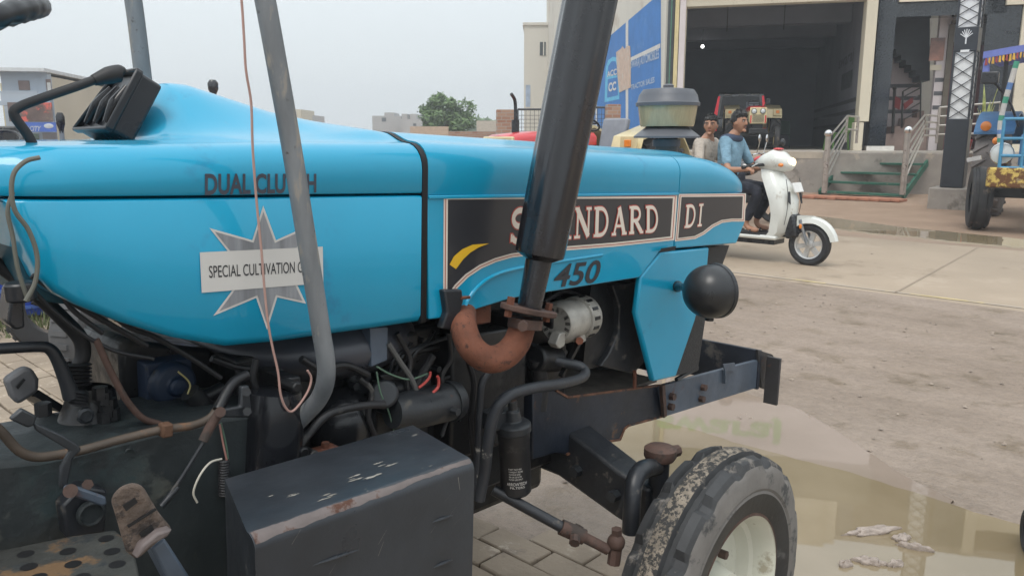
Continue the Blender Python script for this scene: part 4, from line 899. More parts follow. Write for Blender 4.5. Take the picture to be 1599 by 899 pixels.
def puddle(name, near, far, seed, dz=.006, n=160, j=.05, flat=None, mw=None):
    """outline given as lists of (t, s)"""
    rn = random.Random(seed); ph = [rn.uniform(0, 6.3) for _ in range(8)]
    def wob(t, k): return j*(math.sin(t*3.1+ph[k]) + .6*math.sin(t*7.3+ph[k+1]) + .4*math.sin(t*17+ph[k+2]) + .3*math.sin(t*41+ph[k+3]))
    t0, t1 = near[0][0], near[-1][0]; A = []; B = []
    for i in range(n+1):
        t = t0 + (t1-t0)*i/n; a, b = L(near, t) + wob(t, 0), L(far, t) + wob(t, 4)*.35
        if b < a + .004: b = a + .004
        for s, X in ((a, A), (b, B)):
            p = ST(s, t); X.append((p.x, p.y, (flat if flat is not None else hz(p.x, p.y)) + dz))
    k = n + 1; lo_ = lambda X, sg: [(x + AX.x*sg*.03, y + AX.y*sg*.03, z - .03) for x, y, z in X]
    m = MB().add(A + B + lo_(A, -1) + lo_(B, 1), [(i, i+1, k+1+i, k+i) for i in range(n)] + [(2*k+i, 2*k+i+1, i+1, i) for i in range(n)] + [(k+i, k+i+1, 3*k+i+1, 3*k+i) for i in range(n)])
    return tag(m.build(name, mw or wm), kind='structure')
puddle('puddle_water', [(-4, 2.6), (-1.5, 2.3), (.2, 2.25), (1.3, 2.35), (1.8, 2.72), (2.1, 2.72), (2.6, 2.55), (3.4, 2.6), (5.2, 2.9), (6.2, 3.4)], [(-4, 3.3), (-1, 3.42), (.5, 3.47), (1.4, 3.5), (2.4, 3.52), (4.6, 3.6), (6.2, 3.45)], 5, flat=0, j=.04, dz=.0045)
puddle('puddle_water', [(.75, 3.42), (1.1, 3.42), (2.4, 3.42), (4.6, 3.5)], [(.75, 3.52), (1.0, 3.66), (1.3, 3.92), (1.7, 4.2), (2.3, 4.3), (3.4, 4.2), (4.6, 3.64)], 12, flat=0, dz=.0035, j=.02, mw=fm_)
puddle('puddle_water', [(0, 11.62), (2, 11.66), (4, 11.9), (5.3, 12.5), (6.2, 13.3)], [(0, 12.35), (2, 12.4), (4, 12.9), (5.3, 13.5), (6.2, 13.34)], 9, dz=.012, j=.04)
def blob(name, px, py, rx, ry, h, rot, m, lab, cat, group, seed):
    rn = random.Random(seed); c = G(px, py); mb = MB()
    def fn(p, d):
        k = 1 + .35*math.sin(d.x*5+seed) * math.sin(d.y*6+seed*2) + rn.uniform(-.12, .12); return Vector((p.x*k, p.y*k, max(p.z*k, -.01)))
    mb.ell((0, 0, 0), (rx, ry, h), 22, 10, None, 0, fn)
    o = mb.build(name, m, loc=(c.x, c.y, .006), rot=(0, 0, rot), sharp=80); return tag(o, lab, cat, group)
clay = mat('wet grey clay', (.34, .28, .24), .4, var=.25, vs_=30, bump=(.9, 45, .008))
for k, (px, py, rx, ry, lab) in enumerate(((1362,832,.10,.025,'longest ragged lump of wet clay in the muddy puddle, furthest from the tyre side'), (1408,843,.035,.02,'little clump of wet clay just right of the longest one in the puddle'), (1428,858,.06,.012,'thin slanting sliver of wet clay in the muddy puddle'), (1357,880,.05,.02,'rounded flat lump of wet clay at the lower edge of the puddle'), (1398,884,.032,.015,'small pale lump of wet clay nearest the light streak in the puddle'), (1320,884,.026,.014,'small lump of wet clay closest to the front tyre in the puddle'))):
    blob('mud_clump', px, py, rx, ry, .018, YAW + (1.9 if k in (2, 3) else 2.6), clay, lab, 'mud clump', 'mud clumps in the puddle', k)
for k in range(26):
    rn = random.Random(50+k); s, t = rn.uniform(2.05, 2.7), rn.uniform(1.3, 2.6); p = ST(s, t)
gv = MB(); rn = random.Random(8)
for i in range(1500):
    s = rn.uniform(2.3, 13.5) if i % 3 else rn.uniform(3.4, 7.7); t = rn.uniform(-3, 7); z0 = .010 if R0 < s < R1 else 0
    if s < 3.5 and t < 1.8: continue
    if 7.5 < s < 11.6 and i % 4: continue
    p = ST(s, t); r = rn.choice((.004, .006, .006, .009, .014)); p.z = hz(p.x, p.y) + z0 + r*.2 + (rough_z(s, t) if s < 7.8 else 0)
    pts_ = [p + Vector((math.cos(a)*r*rn.uniform(.6, 1.3), math.sin(a)*r*rn.uniform(.6, 1.3), rn.uniform(-.3, .3)*r)) for a in (0, 1.25, 2.5, 3.8, 5.0)]
    gv.add(pts_ + [p + Vector((0, 0, r*.7))], [(k, (k+1) % 5, 5) for k in range(5)])
tag(gv.build('gravel', mat('grit', (.27, .22, .18), .9, var=.5, vs_=3), weld=False, sharp=20), kind='stuff')
# grass tuft mass on the left edge
gr = MB(); rn = random.Random(11)
for i in range(1500):
    s, t = rn.gauss(1.9, .35), rn.uniform(6.6, 9.2); p = ST(s, t, 0); a = rn.uniform(0, 6.3); h = rn.uniform(.05, .2); d = Vector((math.cos(a), math.sin(a), 0)); e = Vector((-d.y, d.x, 0))*rn.uniform(.006, .014)
    gr.add([p - e, p + e, p + d*h*.5 + Vector((0, 0, h))], [(0, 1, 2)])
tag(gr.build('grass', mat('weedy grass', (.10, .12, .045), .7, var=.4, vs_=6), weld=False), 'patch of short weeds and grass beyond the paving on the left', 'grass', kind='stuff')

# ================================================================ SHOWROOM
class Fr:
    def __init__(s, o, bearing):          # local x to the right, y into the building
        s.o = Vector(o); b = R_(bearing); s.y = Vector((math.sin(b), math.cos(b), 0)); s.x = Vector((math.cos(b), -math.sin(b), 0)); s.rz = -b
    def l(s, px, py, y):                  # picture point on local plane y
        d = ray(px, py); t = ((s.o - CAM).dot(s.y) + y)/d.dot(s.y); p = CAM + d*t - s.o; return Vector((p.dot(s.x), y, p.z))
    def X(s, px, y, py=200): return s.l(px, py, y).x
    def Z(s, px, py, y): return s.l(px, py, y).z
    def w(s, p): return s.o + s.x*p[0] + s.y*p[1] + Vector((0, 0, p[2]))
    def inv(s, p): d = Vector(p) - s.o; return Vector((d.dot(s.x), d.dot(s.y), d.z))
def bx(mb, x0, x1, y0, y1, z0, z1, mi=0): return mb.box(((x0+x1)/2, (y0+y1)/2, (z0+z1)/2), (abs(x1-x0), abs(y1-y0), abs(z1-z0)), None, mi)
q = at(1340, 200, 20.0); SF = Fr((q.x, q.y, 0), 15)
cream = mat('cream wall paint', (.62, .56, .44), .8, var=.08, vs_=1.2, dirt=((.42, .36, .28), .26, 1.5), bump=(.1, 20, .005))
offw = mat('weathered off white wall', (.60, .58, .52), .85, var=.1, vs_=.6, dirt=((.40, .37, .32), .30, 1.2), dirt2=((.52, .47, .40), .3, .5), streak=(1, 1, .12))
pinkw = mat('pinkish grey plaster', (.62, .56, .56), .8, var=.06, vs_=1.5)
granite = mat('polished black granite', (.018, .022, .028), .12, var=.3, vs_=30, coat=.5)
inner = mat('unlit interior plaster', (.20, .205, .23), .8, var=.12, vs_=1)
conc = mat('stained concrete plinth', (.30, .27, .24), .85, var=.2, vs_=2, dirt=((.18, .16, .14), .36, 1.6), dirt2=((.40, .34, .28), .3, 3), bump=(.4, 14, .01))
tilef = mat('dusty tile floor', (.42, .38, .33), .6, var=.1, vs_=1.5, dirt=((.30, .26, .22), .3, 2))
steel = mat('stainless railing', (.52, .49, .45), .35, .7, var=.12, vs_=10)
showroom = empty('showroom', SF.o, (0, 0, SF.rz), 'tractor showroom with a wide dark open front and a raised concrete floor', 'showroom')
def sp(mb, name, m, **k): return mb.build(name, m, showroom, **k)
ZF = SF.Z(1240, 237, -2.0)                # floor level
xl, xr = SF.X(1065, 0), SF.X(1338, 0); ZH = SF.Z(1190, 6, 0); ZT = 9.6
xw = SF.X(1053, 0); xo = SF.X(1356, 0)
# side wall runs off at an angle
C1 = SF.w((SF.X(1034, .05), .05, 0)); WF = Fr((C1.x, C1.y, 0), -86 + 82)   # placeholder, replaced below
bw = math.degrees(math.atan2(-100, 1252))
class Wall:                               # vertical wall seen edge-on: u away from the camera along bearing bw
    def __init__(s, o, bearing): b = R_(bearing); s.o = Vector(o); s.u = Vector((math.sin(b), math.cos(b), 0)); s.n = Vector((-s.u.y, s.u.x, 0))
    def p(s, px, py, off=0.):
        d = ray(px, py); t = ((s.o - CAM).dot(s.n) + off)/d.dot(s.n); return CAM + d*t
SW = Wall(C1, bw)
def toL(p): return SF.inv(p)
sw_end = SW.p(852, 200); Lw = (sw_end - C1).dot(SW.u); sw_end.z = 0
far_in = toL(C1 + SW.u*9)
wallm = MB(); a0 = toL(C1); e0 = toL(Vector((C1.x, C1.y, 0)) + SW.u*Lw); nl = Vector((SW.n.dot(SF.x), SW.n.dot(SF.y), 0))
wallm.prism([a0, e0, e0 - nl*.3, a0 - nl*.3], (0, 0, 13.5)); side_wall = sp(wallm, 'side_wall', offw)
m1 = MB(); bx(m1, xl - .0, xr + .0, 0, .35, ZH, ZT); bx(m1, a0.x + .35, xl, 0, .35, ZF, ZT); sp(m1, 'front_wall', cream)
m1 = MB(); bx(m1, SF.X(1037, -.03), SF.X(1047, -.03), -.06, .33, .1, ZT); sp(m1, 'corner_pier', mat('dark grey pier', (.06, .065, .07), .6, var=.2))
m1 = MB(); bx(m1, SF.X(1041.5, -.07), SF.X(1043, -.07), -.10, -.065, .1, ZT); sp(m1, 'drain_pipe', mat('green pipe', (.08, .22, .16), .5))
m1 = MB(); bx(m1, SF.X(1048, -.05), SF.X(1054, -.05), -.10, .3, .2, ZT); sp(m1, 'trim', mat('yellow cream trim', (.60, .50, .27), .7))
m1 = MB(); bx(m1, SF.X(1055, -.04), SF.X(1064, -.04), -.08, .3, ZF, ZT - .3); sp(m1, 'pilaster', pinkw)
m1 = MB(); bx(m1, SF.X(1338, -.03), SF.X(1355, -.03), -.12, .45, SF.Z(1340, 190, -.1), ZT - .2); bx(m1, SF.X(1334, -.05), SF.X(1348, -.05), -.10, .4, ZF, SF.Z(1340, 191, -.1)); sp(m1, 'column', cream, bevel=.01)
# room behind the opening
D = 11.5; fl_in = far_in
rt = xr + .1
plan = [Vector((a0.x + .36, .36, 0)), Vector((rt, .36, 0)), Vector((rt, D, 0)), toL(C1 + SW.u*(D + 1.5)) + Vector((.4, 0, 0))]
plan[3].y = D; plan[3].z = 0
m1 = MB().prism([p + Vector((0, 0, ZF - .1)) for p in plan], (0, 0, .1)); m1.prism([Vector((a0.x + .36, .0, ZF - .1)), Vector((rt, 0, ZF - .1)), Vector((rt, .36, ZF - .1)), Vector((a0.x + .36, .36, ZF - .1))], (0, 0, .1)); sp(m1, 'floor', tilef)
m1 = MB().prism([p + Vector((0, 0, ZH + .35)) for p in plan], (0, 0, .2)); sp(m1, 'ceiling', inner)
m1 = MB()
for yy in (3.0, 6.2, 9.2): bx(m1, a0.x + .5 + (plan[3].x - a0.x - .36)*(yy - .36)/(D - .36), rt - .02, yy, yy + .45, ZH - .12, ZH + .348)
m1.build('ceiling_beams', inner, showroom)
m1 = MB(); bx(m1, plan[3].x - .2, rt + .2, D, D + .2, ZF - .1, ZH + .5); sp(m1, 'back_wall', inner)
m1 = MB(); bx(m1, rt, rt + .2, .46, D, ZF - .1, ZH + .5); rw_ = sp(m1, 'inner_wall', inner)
m1 = MB()
for py in (162, 178, 196):
    z_ = SF.Z(1300, py, 4); bx(m1, rt - .014, rt - .002, .6, D - .1, z_ - .05, z_ + .05)
m1.build('dado_bands', mat('dark dado band', (.05, .05, .055), .6), rw_)
m1 = MB(); bx(m1, rt - .02, rt - .003, 2.2, 4.2, SF.Z(1320, 135, 2), SF.Z(1320, 108, 2)); m1.build('poster', mat('dim poster', (.04, .045, .05), .6, var=.6, vs_=4), rw_)
m1 = MB(); quad_text(m1, 'swaraj', [(rt - .006, 5.2, 3.9), (rt - .006, 2.2, 3.9), (rt - .006, 2.2, 3.45), (rt - .006, 5.2, 3.45)], .02); m1.build('lettering', mat('dark wall lettering', (.02, .02, .025), .5), rw_)
# roof, body behind, sign band above the opening (seen in the puddle)
m1 = MB(); bx(m1, plan[3].x + .6, 6.8, D + .25, D + 6, .2, ZT - 1); sp(m1, 'rear_block', offw)
m1 = MB(); bx(m1, a0.x + .35, 6.8, .36, D, ZT - .3, ZT - .1); sp(m1, 'roof', conc)
m1 = MB(); bx(m1, xl - .1, xr + .9, -.32, -.02, 5.45, 6.95); sgn_ = sp(m1, 'sign_board', mat('pale grey sign board', (.50, .46, .46), .5, var=.03), bevel=.02)
m1 = MB(); quad_text(m1, 'swaraj', [(-4.65, -.326, 6.6), (-1.35, -.326, 6.6), (-1.35, -.326, 5.85), (-4.65, -.326, 5.85)], .03); m1.build('lettering', mat('green sign lettering', (.06, .36, .02), .5), sgn_)
m1 = MB(); bx(m1, xl, xr + 1, -.25, -.01, 6.99, 8.1); sp(m1, 'fascia', mat('dark olive fascia', (.10, .10, .07), .6, var=.15))
# plinth
RB = 43.0; PF = Fr((0, 0, 0), RB)
e_l, e_r = SF.l(1085, 237, -2.0), SF.l(1640, 240, -2.6)
m1 = MB(); pl_ = [Vector((a0.x - .2, -2.0, 0)), Vector((e_r.x + 4, -2.3, 0)), Vector((e_r.x + 4, 5, 0)), Vector((a0.x - .2, -.01, 0))]
m1.prism([p + Vector((0, 0, -.2)) for p in pl_[:2]] + [Vector((e_r.x + 4, -.005, -.2)), Vector((a0.x - .2, -.005, -.2))], (0, 0, ZF + .2 - .012)); plinth = sp(m1, 'plinth', conc, bevel=.015)
m1 = MB().prism([Vector((a0.x - .22, -2.04, ZF - .15)), Vector((SF.X(1287, -2.04), -2.1, ZF - .15)), Vector((SF.X(1287, -2.0), -1.9, ZF - .15)), Vector((a0.x - .22, -1.9, ZF - .15))], (0, 0, .15)); sp(m1, 'plinth_edge', mat('sandy cement edge', (.42, .36, .29), .85, var=.15, vs_=3))
m1 = MB(); bx(m1, xl - .2, e_r.x + 4, -1.85, -.02, ZF - .01, ZF + .004); sp(m1, 'porch_floor', tilef)
# entrance bay
m1 = MB(); gx0, gx1 = SF.X(1357, -.05), SF.X(1384, -.05)
bx(m1, gx0, gx1, -.10, .5, ZF + .12, ZT - .5); gp = sp(m1, 'granite_pillar', granite)
m1 = MB(); bx(m1, gx0 - .03, gx1 + .2, -.14, .5, ZF, ZF + .115); sp(m1, 'pillar_base', mat('white marble base', (.7, .68, .64), .4))
EB = .8                                  # recess depth
dx0, dx1, dx2 = gx1, SF.X(1450, EB), SF.X(1522, 0)
zd = SF.Z(1440, 26, .0)
m1 = MB(); bx(m1, dx0 + .002, dx2 + .4, -.05, .4, zd, zd + .32); sp(m1, 'granite_lintel', granite)
m1 = MB(); bx(m1, dx0 + .05, dx2 + .1, -.14, .1, zd + .325, zd + 1.4); sb_ = sp(m1, 'glass_sign', mat('frosted glass panel', (.42, .48, .49), .15, var=.05, coat=.6))
m1 = MB()
for (u0, u1, w0, w1) in ((dx0 + .02, dx2 + .13, zd + .322, zd + .40), (dx0 + .02, dx0 + .11, zd + .405, zd + 1.4)): bx(m1, u0, u1, -.18, -.142, w0, w1)
m1.build('frame', cream, sb_)
m1 = MB(); m1.ell(((dx0+dx2)/2 - .1, -.145, zd + .62), (.14, .004, .06), 16, 8); m1.build('emblem', mat('faded green emblem', (.2, .33, .26), .5), sb_)
m1 = MB(); bx(m1, dx2, dx2 + .72, -.05, .6, ZF + .1, ZT - .5); sp(m1, 'granite_pillar', granite)
m1 = MB(); bx(m1, dx2 + .72, dx2 + 1.0, -.12, .6, ZF, ZT - .4); sp(m1, 'column', cream)
m1 = MB(); bx(m1, dx2 + 1.0, dx2 + 7, .1, .4, ZF, ZT - 1); cw = sp(m1, 'shop_wall', cream)
m1 = MB(); p0, p1 = SF.l(1576, 62, .08), SF.l(1640, 92, .08); bx(m1, p0.x, p1.x, .07, .097, p1.z, p0.z); m1.build('poster', mat('sky blue poster', (.12, .45, .62), .4, var=.3, vs_=2), cw)
m1 = MB(); bx(m1, p0.x - .15, p1.x, -.05, .095, p0.z + .1, p0.z + .18); bx(m1, p0.x - .2, p1.x, -.15, .095, p0.z + .75, p0.z + .95); m1.build('ledge', cream, cw)
wx0 = SF.X(1452, EB)
m1 = MB(); bx(m1, dx0 - .3, wx0, 2.2, 2.4, ZF, zd + .6); sp(m1, 'stair_back_wall', pinkw)
m1 = MB(); bx(m1, wx0, dx2 + .7, EB, EB + .2, ZF, zd + .6); ew_ = sp(m1, 'entrance_wall', pinkw)
m1 = MB(); bx(m1, dx0 - .3, dx2 + .7, .42, 2.4, zd + .6, zd + .8); sp(m1, 'entrance_ceiling', pinkw)
m1 = MB(); bx(m1, rt + .22, dx0 + .02, .5, 2.4, ZF, zd + .6); sp(m1, 'entrance_side_wall', pinkw)
m1 = MB()
for py in (125, 146, 168): z_ = SF.Z(1470, py, EB); bx(m1, wx0 + .01, SF.X(1472, EB), EB - .006, EB - .001, z_ - .05, z_ + .05); bx(m1, dx0, wx0 - .01, 2.192, 2.199, z_ - .1, z_)
m1.build('dado_bands', mat('grey dado band', (.10, .10, .11), .6), ew_)
p0, p1 = SF.l(1450, 60, EB), SF.l(1469, 95, EB)
m1 = MB(); bx(m1, p0.x + .05, p1.x + .05, EB - .03, EB - .002, p1.z, p0.z); m1.build('picture', mat('sunset picture', (.28, .13, .09), .4, var=.7, vs_=2.2, coat=.5), ew_)
p0, p1 = SF.l(1449, 102, EB), SF.l(1466, 110, EB); m1 = MB(); bx(m1, p0.x + .05, p1.x + .05, EB - .02, EB - .002, p1.z, p0.z); m1.build('notice', cream, ew_)
# door with frame and fanlight
d0, d1 = SF.X(1474, EB), SF.X(1500, EB); zt_ = SF.Z(1480, 72, EB)
m1 = MB(); bx(m1, d0, d1 + .4, EB - .05, EB - .003, ZF + .02, zt_); dr = sp(m1, 'door', mat('dark red wooden door', (.13, .02, .02), .35, var=.2, coat=.4))
m1 = MB(); bx(m1, d0 - .12, d0 - .005, EB - .1, EB - .002, ZF, zt_ + .5); bx(m1, d0 - .004, d1 + .45, EB - .1, EB - .002, zt_ + .005, zt_ + .08); bx(m1, d0 - .1, d1 + .5, EB - .25, EB - .102, zt_ + .5, zt_ + .58); m1.build('frame', mat('brown door frame', (.12, .10, .075), .5), dr)
m1 = MB(); bx(m1, d0, d1 + .4, EB - .06, EB - .004, zt_ + .09, zt_ + .49); m1.build('fanlight', mat('frosted pane', (.25, .25, .25), .3), dr)
m1 = MB().cyl((d0 + .25, EB - .055, zt_ - .55), (d0 + .25, EB - .058, zt_ - .55), .055); m1.build('sticker', white_sticker, dr)
# indoor stair: a stepped soffit overhead and the first treads
stp = [(1385,70),(1391,70),(1391,77),(1399,77),(1399,86),(1407,86),(1407,94),(1415,94),(1415,102),(1423,102),(1423,110),(1431,110),(1431,118),(1436,118),(1436,126),(1452,126),(1452,20),(1385,20)]
m1 = MB().prism([SF.l(a, c, 1.3) for a, c in stp], (0, .88, 0)); stair = sp(m1, 'indoor_stair', mat('dark stair underside', (.035, .04, .045), .7, var=.2))
m1 = MB()
for k, (a, c, e) in enumerate(((1378,222,209),(1395,209,197),(1412,197,184),(1432,184,173))):
    p0, p1 = SF.l(a, c, .95 + k*.2), SF.l(1452, e, .95 + k*.2); bx(m1, p0.x, wx0 - .005, .95 + k*.2, 2.15, ZF if k == 0 else p0.z - .25, p1.z)
m1.build('treads', mat('pink stone tread', (.30, .22, .19), .6, var=.12), stair)
m1 = MB(); q = lambda a, c, y=.9: SF.l(a, c, y)
m1.tube([q(1394,208), q(1397,140)], .04, 10); m1.ell(q(1397,138), .055, 12, 8); m1.tube([q(1408,200), q(1410,143)], .025, 8)
for a, c, e, f in ((1410,143,1438,128),(1410,152,1438,137),(1411,163,1438,148),(1411,176,1438,160),(1411,187,1438,172)): m1.tube([q(a, c), q(e, f)], .016, 8)
m1.tube([q(1438,128), q(1437,190)], .02, 8); m1.build('handrail', mat('dark stair rail', (.03, .028, .026), .35, .4), stair)
m1 = MB().prism([q(1398,150,.85), q(1407,155,.85), q(1405,172,.85), q(1397,168,.85)], (0, .03, 0)); m1.prism([q(1411,162,.85), q(1425,152,.85), q(1426,160,.85), q(1412,172,.85)], (0, .03, 0)); m1.build('red_cloth', mat('dark red cloth', (.14, .02, .02), .9), stair)
# small lamp deep inside
lp_ = SF.w(SF.l(1097, 73, 6)); m1 = MB().ell((0, 0, 0), .05, 12, 8); lo_ = m1.build('ceiling_lamp', emit('lit bulb', (1, .98, .95), 9), loc=lp_); tag(lo_, 'small lit white bulb hanging in the dark showroom', 'lamp')
MB().cyl((0, 0, .04), (0, 0, ZH + .3 - lp_.z), .008, 6).build('cord', rubber, lo_)
for px in (1137, 1226):
    p = SF.w(SF.l(px, 10, 2.0)); r_o = MB().cyl((0, 0, -.02), (0, 0, -.75), .01, 8).build('ceiling_rod', rubber, loc=(p.x, p.y, ZH + .35)); tag(r_o, 'thin dark rod on the showroom ceiling, ' + ('above the red and cream tractor' if px == 1137 else 'further right than the lit bulb'), 'ceiling rod', 'rods hanging from the showroom ceiling')
# painted advertisement on the side wall
def wsheet(pts, off): return [toL(SW.p(a, c, off)) for a, c in pts]
# sign of off that brings paint towards the camera
sgn_off = 1 if (CAM - C1).dot(SW.n) > 0 else -1
def wal(name, pts, m, k): return MB().sheet(wsheet(pts, sgn_off*.004*k)).build(name, m, side_wall)
advb = mat('painted blue advert', (.045, .19, .50), .8, var=.12, vs_=1.5, dirt=((.10, .26, .55), .3, 2), bump=(.1, 20, .004))
wpaint = mat('white wall paint', (.62, .62, .60), .8, var=.08, vs_=3)
cyanp = mat('pale cyan paint', (.12, .47, .72), .8, var=.1, vs_=3)
wal('blue_advert', [(1032,-10),(1019,0),(952,57),(915,88),(882,116),(882,232),(1032,240)], advb, 1)
wal('painted_line', [(977,34),(981,31),(981,220),(977,220)], wpaint, 2); wal('painted_line', [(930,140),(932,140),(932,222),(930,222)], wpaint, 2)
wal('painted_line', [(981,92),(1031,68),(1031,75),(978,99)], wpaint, 3)
wal('logo_border', [(944,160),(946,105),(950,94),(957,89),(964,90),(966,100),(967,155)], cyanp, 2)
wal('logo_border', [(948,118),(950,103),(955,96),(961,96),(963,103),(964,118)], advb, 3); wal('logo_border', [(948,153),(949,124),(964,121),(965,149)], advb, 3)
m1 = MB(); quad_text(m1, 'ACC', wsheet([(948,112),(963,107),(963,117),(948,121)], sgn_off*.016), .03); quad_text(m1, 'CC', wsheet([(950,130),(962,127),(962,141),(950,144)], sgn_off*.016), .04); m1.build('lettering', wpaint, side_wall)
wal('torn_poster', [(962,82),(970,76),(972,72),(975,77),(979,72),(984,72),(985,100),(985,137),(975,141),(967,145),(964,118)], mat('peach poster', (.55, .42, .34), .8, var=.15, vs_=6, dirt=((.55, .5, .45), .4, 5)), 4)
m1 = MB(); quad_text(m1, 'SWARAJ AUTOMOBILES', wsheet([(985,95),(1029,76),(1029,96),(985,111)], sgn_off*.012), .02); quad_text(m1, 'TRACTOR SALES', wsheet([(985,133),(1022,120),(1022,129),(985,141)], sgn_off*.012), .02); m1.build('lettering', mat('pale blue lettering', (.42, .52, .66), .8), side_wall)
m1 = MB().sheet(wsheet([(821,133),(828,129),(828,162),(821,168)], sgn_off*.004)); 
# further cream block beyond, one storey lower, with a window
q0, q1 = at(818, 210, 46), at(853, 210, 46); FB = Fr((q0.x, q0.y, 0), 2)
far_b = empty('rear_annex', FB.o, (0, 0, FB.rz), 'lower cream block behind the long side wall with a small dark window', 'building')
zt2 = FB.Z(835, 40, 0); m1 = MB(); bx(m1, 0, 3.2, 0, 8, .2, zt2); m1.build('wall', offw, far_b)
m1 = MB(); bx(m1, -.08, 3.2, -.08, 8, zt2 + .002, zt2 + .15); m1.build('parapet', offw, far_b)
a, c = FB.l(843, 66, -.01), FB.l(852, 87, -.01); m1 = MB(); bx(m1, a.x, c.x, -.03, .02, c.z, a.z); wn = m1.build('window', mat('dark window', (.06, .07, .075), .2), far_b)
m1 = MB(); bx(m1, (a.x+c.x)/2 + .02, (a.x+c.x)/2 + .08, -.06, -.032, c.z, a.z); m1.build('frame', offw, wn)
a, c = FB.l(821, 133, -.01), FB.l(828, 167, -.01); m1 = MB(); bx(m1, a.x, c.x, -.02, -.004, c.z, a.z); m1.build('notice', mat('faded blue notice', (.35, .43, .55), .7, var=.3, vs_=3), far_b)

# ================================================================ STEPS, RAILINGS, POLE
green = mat('green painted steel', (.02, .10, .065), .5, var=.25, dirt=((.2, .17, .13), .3, 8))
GF = Fr(Vector((G(1283, 304).x, G(1283, 304).y, 0)), RB)
def onY(px, py, Y): return at(px, py, Y)
st_o = at(1346, 304, 17.2); zs0 = hz(st_o.x, st_o.y)
steps = empty('steps', (st_o.x, st_o.y, zs0), (0, 0, -R_(43)), 'green painted steel steps up to the showroom floor', 'steps')
IF = Fr((st_o.x, st_o.y, zs0), 43)
wS = 1.75; nS = 4; rise = (ZF - .12 - zs0)/ (nS - .3); run = .36
m1 = MB()
for k in range(nS):
    m1 = MB(); z_ = .05 + rise*k*.95; m1.box((0, k*run, z_), (wS, .26, .045)); m1.build('tread', green, steps, bevel=.006)
for s_i in (-1, 1):
    m1 = MB().bar((s_i*wS/2, -.14, .02), (s_i*wS/2, run*(nS-1) + .25, .05 + rise*(nS-1)), .05, .14); m1.build('stringer', green, steps)
rustp = mat('scuffed steel post', (.42, .37, .33), .4, .6, var=.2, dirt=((.12, .09, .07), .36, 9))
def railing(name, pts_post, rails, lab, balls=()):
    b0 = pts_post[0][0]; ro = empty(name, (0, 0, 0), (0, 0, 0), lab, 'railing', 'stainless railings of the showroom')
    base = min((p for pr in pts_post for p in pr[:2]), key=lambda v: v.z); ro.location = base
    for p0, p1, r in pts_post: MB().tube([p0 - base, p1 - base], r, 10).build('post', rustp, ro)
    for a, b in rails: MB().tube([a - base, b - base], .021, 8).build('rail', steel, ro)
    for p in balls: MB().ell(p - base, .085, 14, 10).build('ball_cap', chrome, ro)
    return ro
def colm(px, pb, pt, Y): a = at(px, pb, Y); b = at(px + (pt-pb)*-.04, pt, Y); return a, Vector((a.x, a.y, b.z))
a0_, a1_ = colm(1287, 301, 213, 17.0); b0_, b1_ = colm(1320, 222, 181, 18.6); c0_, c1_ = colm(1337, 224, 183, 18.8)
lr = [(a1_ + (a0_-a1_)*k/5.2 + Vector((0, 0, -.04)), b1_ + (b0_-b1_)*k/5.2*1.1) for k in range(5)]
railing('railing', [(a0_, a1_, .06), (b0_, b1_, .03), (c0_, c1_, .03)], lr + [(b1_, c1_), (b1_*.5 + b0_*.5, c1_*.5 + c0_*.5)], 'stair railing on the left of the green steps, with a ball topped post', [a1_ + Vector((0, 0, .06))])
a0_, a1_ = colm(1409, 304, 208, 16.3); b0_, b1_ = colm(1440, 222, 180, 17.6); c0_, c1_ = colm(1462, 222, 166, 18.2)
lr = [(a1_ + (a0_-a1_)*k/5.2 + Vector((0, 0, -.04)), b1_ + (b0_-b1_)*k/5.2*1.1) for k in range(5)]
railing('railing', [(a0_, a1_, .06), (b0_, b1_, .03)], lr + [(b1_ + (b0_-b1_)*k/4, b1_ + (b0_-b1_)*k/4 + (c0_-b0_)) for k in range(4)], 'stair railing on the right of the green steps, beside the lattice pole', [a1_ + Vector((0, 0, .06))])
c0_, c1_ = colm(1462, 224, 168, 18.1); d0_, d1_ = colm(1556, 224, 160, 17.3); e0_, e1_ = colm(1512, 224, 163, 17.7)
railing('railing', [(c0_, c1_, .03), (e0_, e1_, .022), (d0_, d1_, .03)], [(c1_ + (c0_-c1_)*k/4, d1_ + (d0_-d1_)*k/4) for k in range(4)], 'horizontal porch railing behind the lattice pole and the potted plant')
# terracotta slabs before the steps
tm = mat('terracotta slabs', (.36, .16, .10), .85, var=.2, vs_=6, dirt=((.36, .28, .22), .3, 5), bump=(.4, 30, .006))
for k in range(9):
    p = G(1268 + k*16.5, 309 + k*.7); rn = random.Random(k)
    o = MB().box((0, 0, .03), (.26, .42, .06)).build('terracotta_slab', tm, loc=p, rot=(rn.uniform(-.03, .03), rn.uniform(-.03, .03), -R_(43) + rn.uniform(-.08, .08)), bevel=.01)
    tag(o, 'flat terracotta slab in the row laid before the green steps', 'slab', 'terracotta slabs before the steps')
# lattice pole
pb = at(1487, 297, 14.6); pb.z = hz(pb.x, pb.y); zf = at(1487, 292, 14.6).z
pole = empty('lattice_pole', pb, (0, 0, -R_(38)), 'tall black and white lattice pole on a concrete footing', 'pole')
wp = .37; lm = mat('black lattice steel', (.022, .026, .034), .4, var=.2); pw_ = mat('white backing panel', (.75, .76, .76), .4, var=.03)
zq = zf - pb.z; z1_ = at(1495, 186, 14.6).z - pb.z; z2_ = at(1500, 82, 14.6).z - pb.z; z3_ = at(1503, 44, 14.6).z - pb.z; zt3 = 8.4
m1 = MB(); bx(m1, -.34, .45, -.3, .45, -.2, zq - .01); m1.build('footing', conc, pole, bevel=.02)
for za, zb_ in ((zq, z1_), (z2_, z3_)): m1 = MB(); bx(m1, -wp/2, wp/2, -wp/2, wp/2, za, zb_); m1.build('casing', lm, pole, bevel=.012)
m1 = MB()
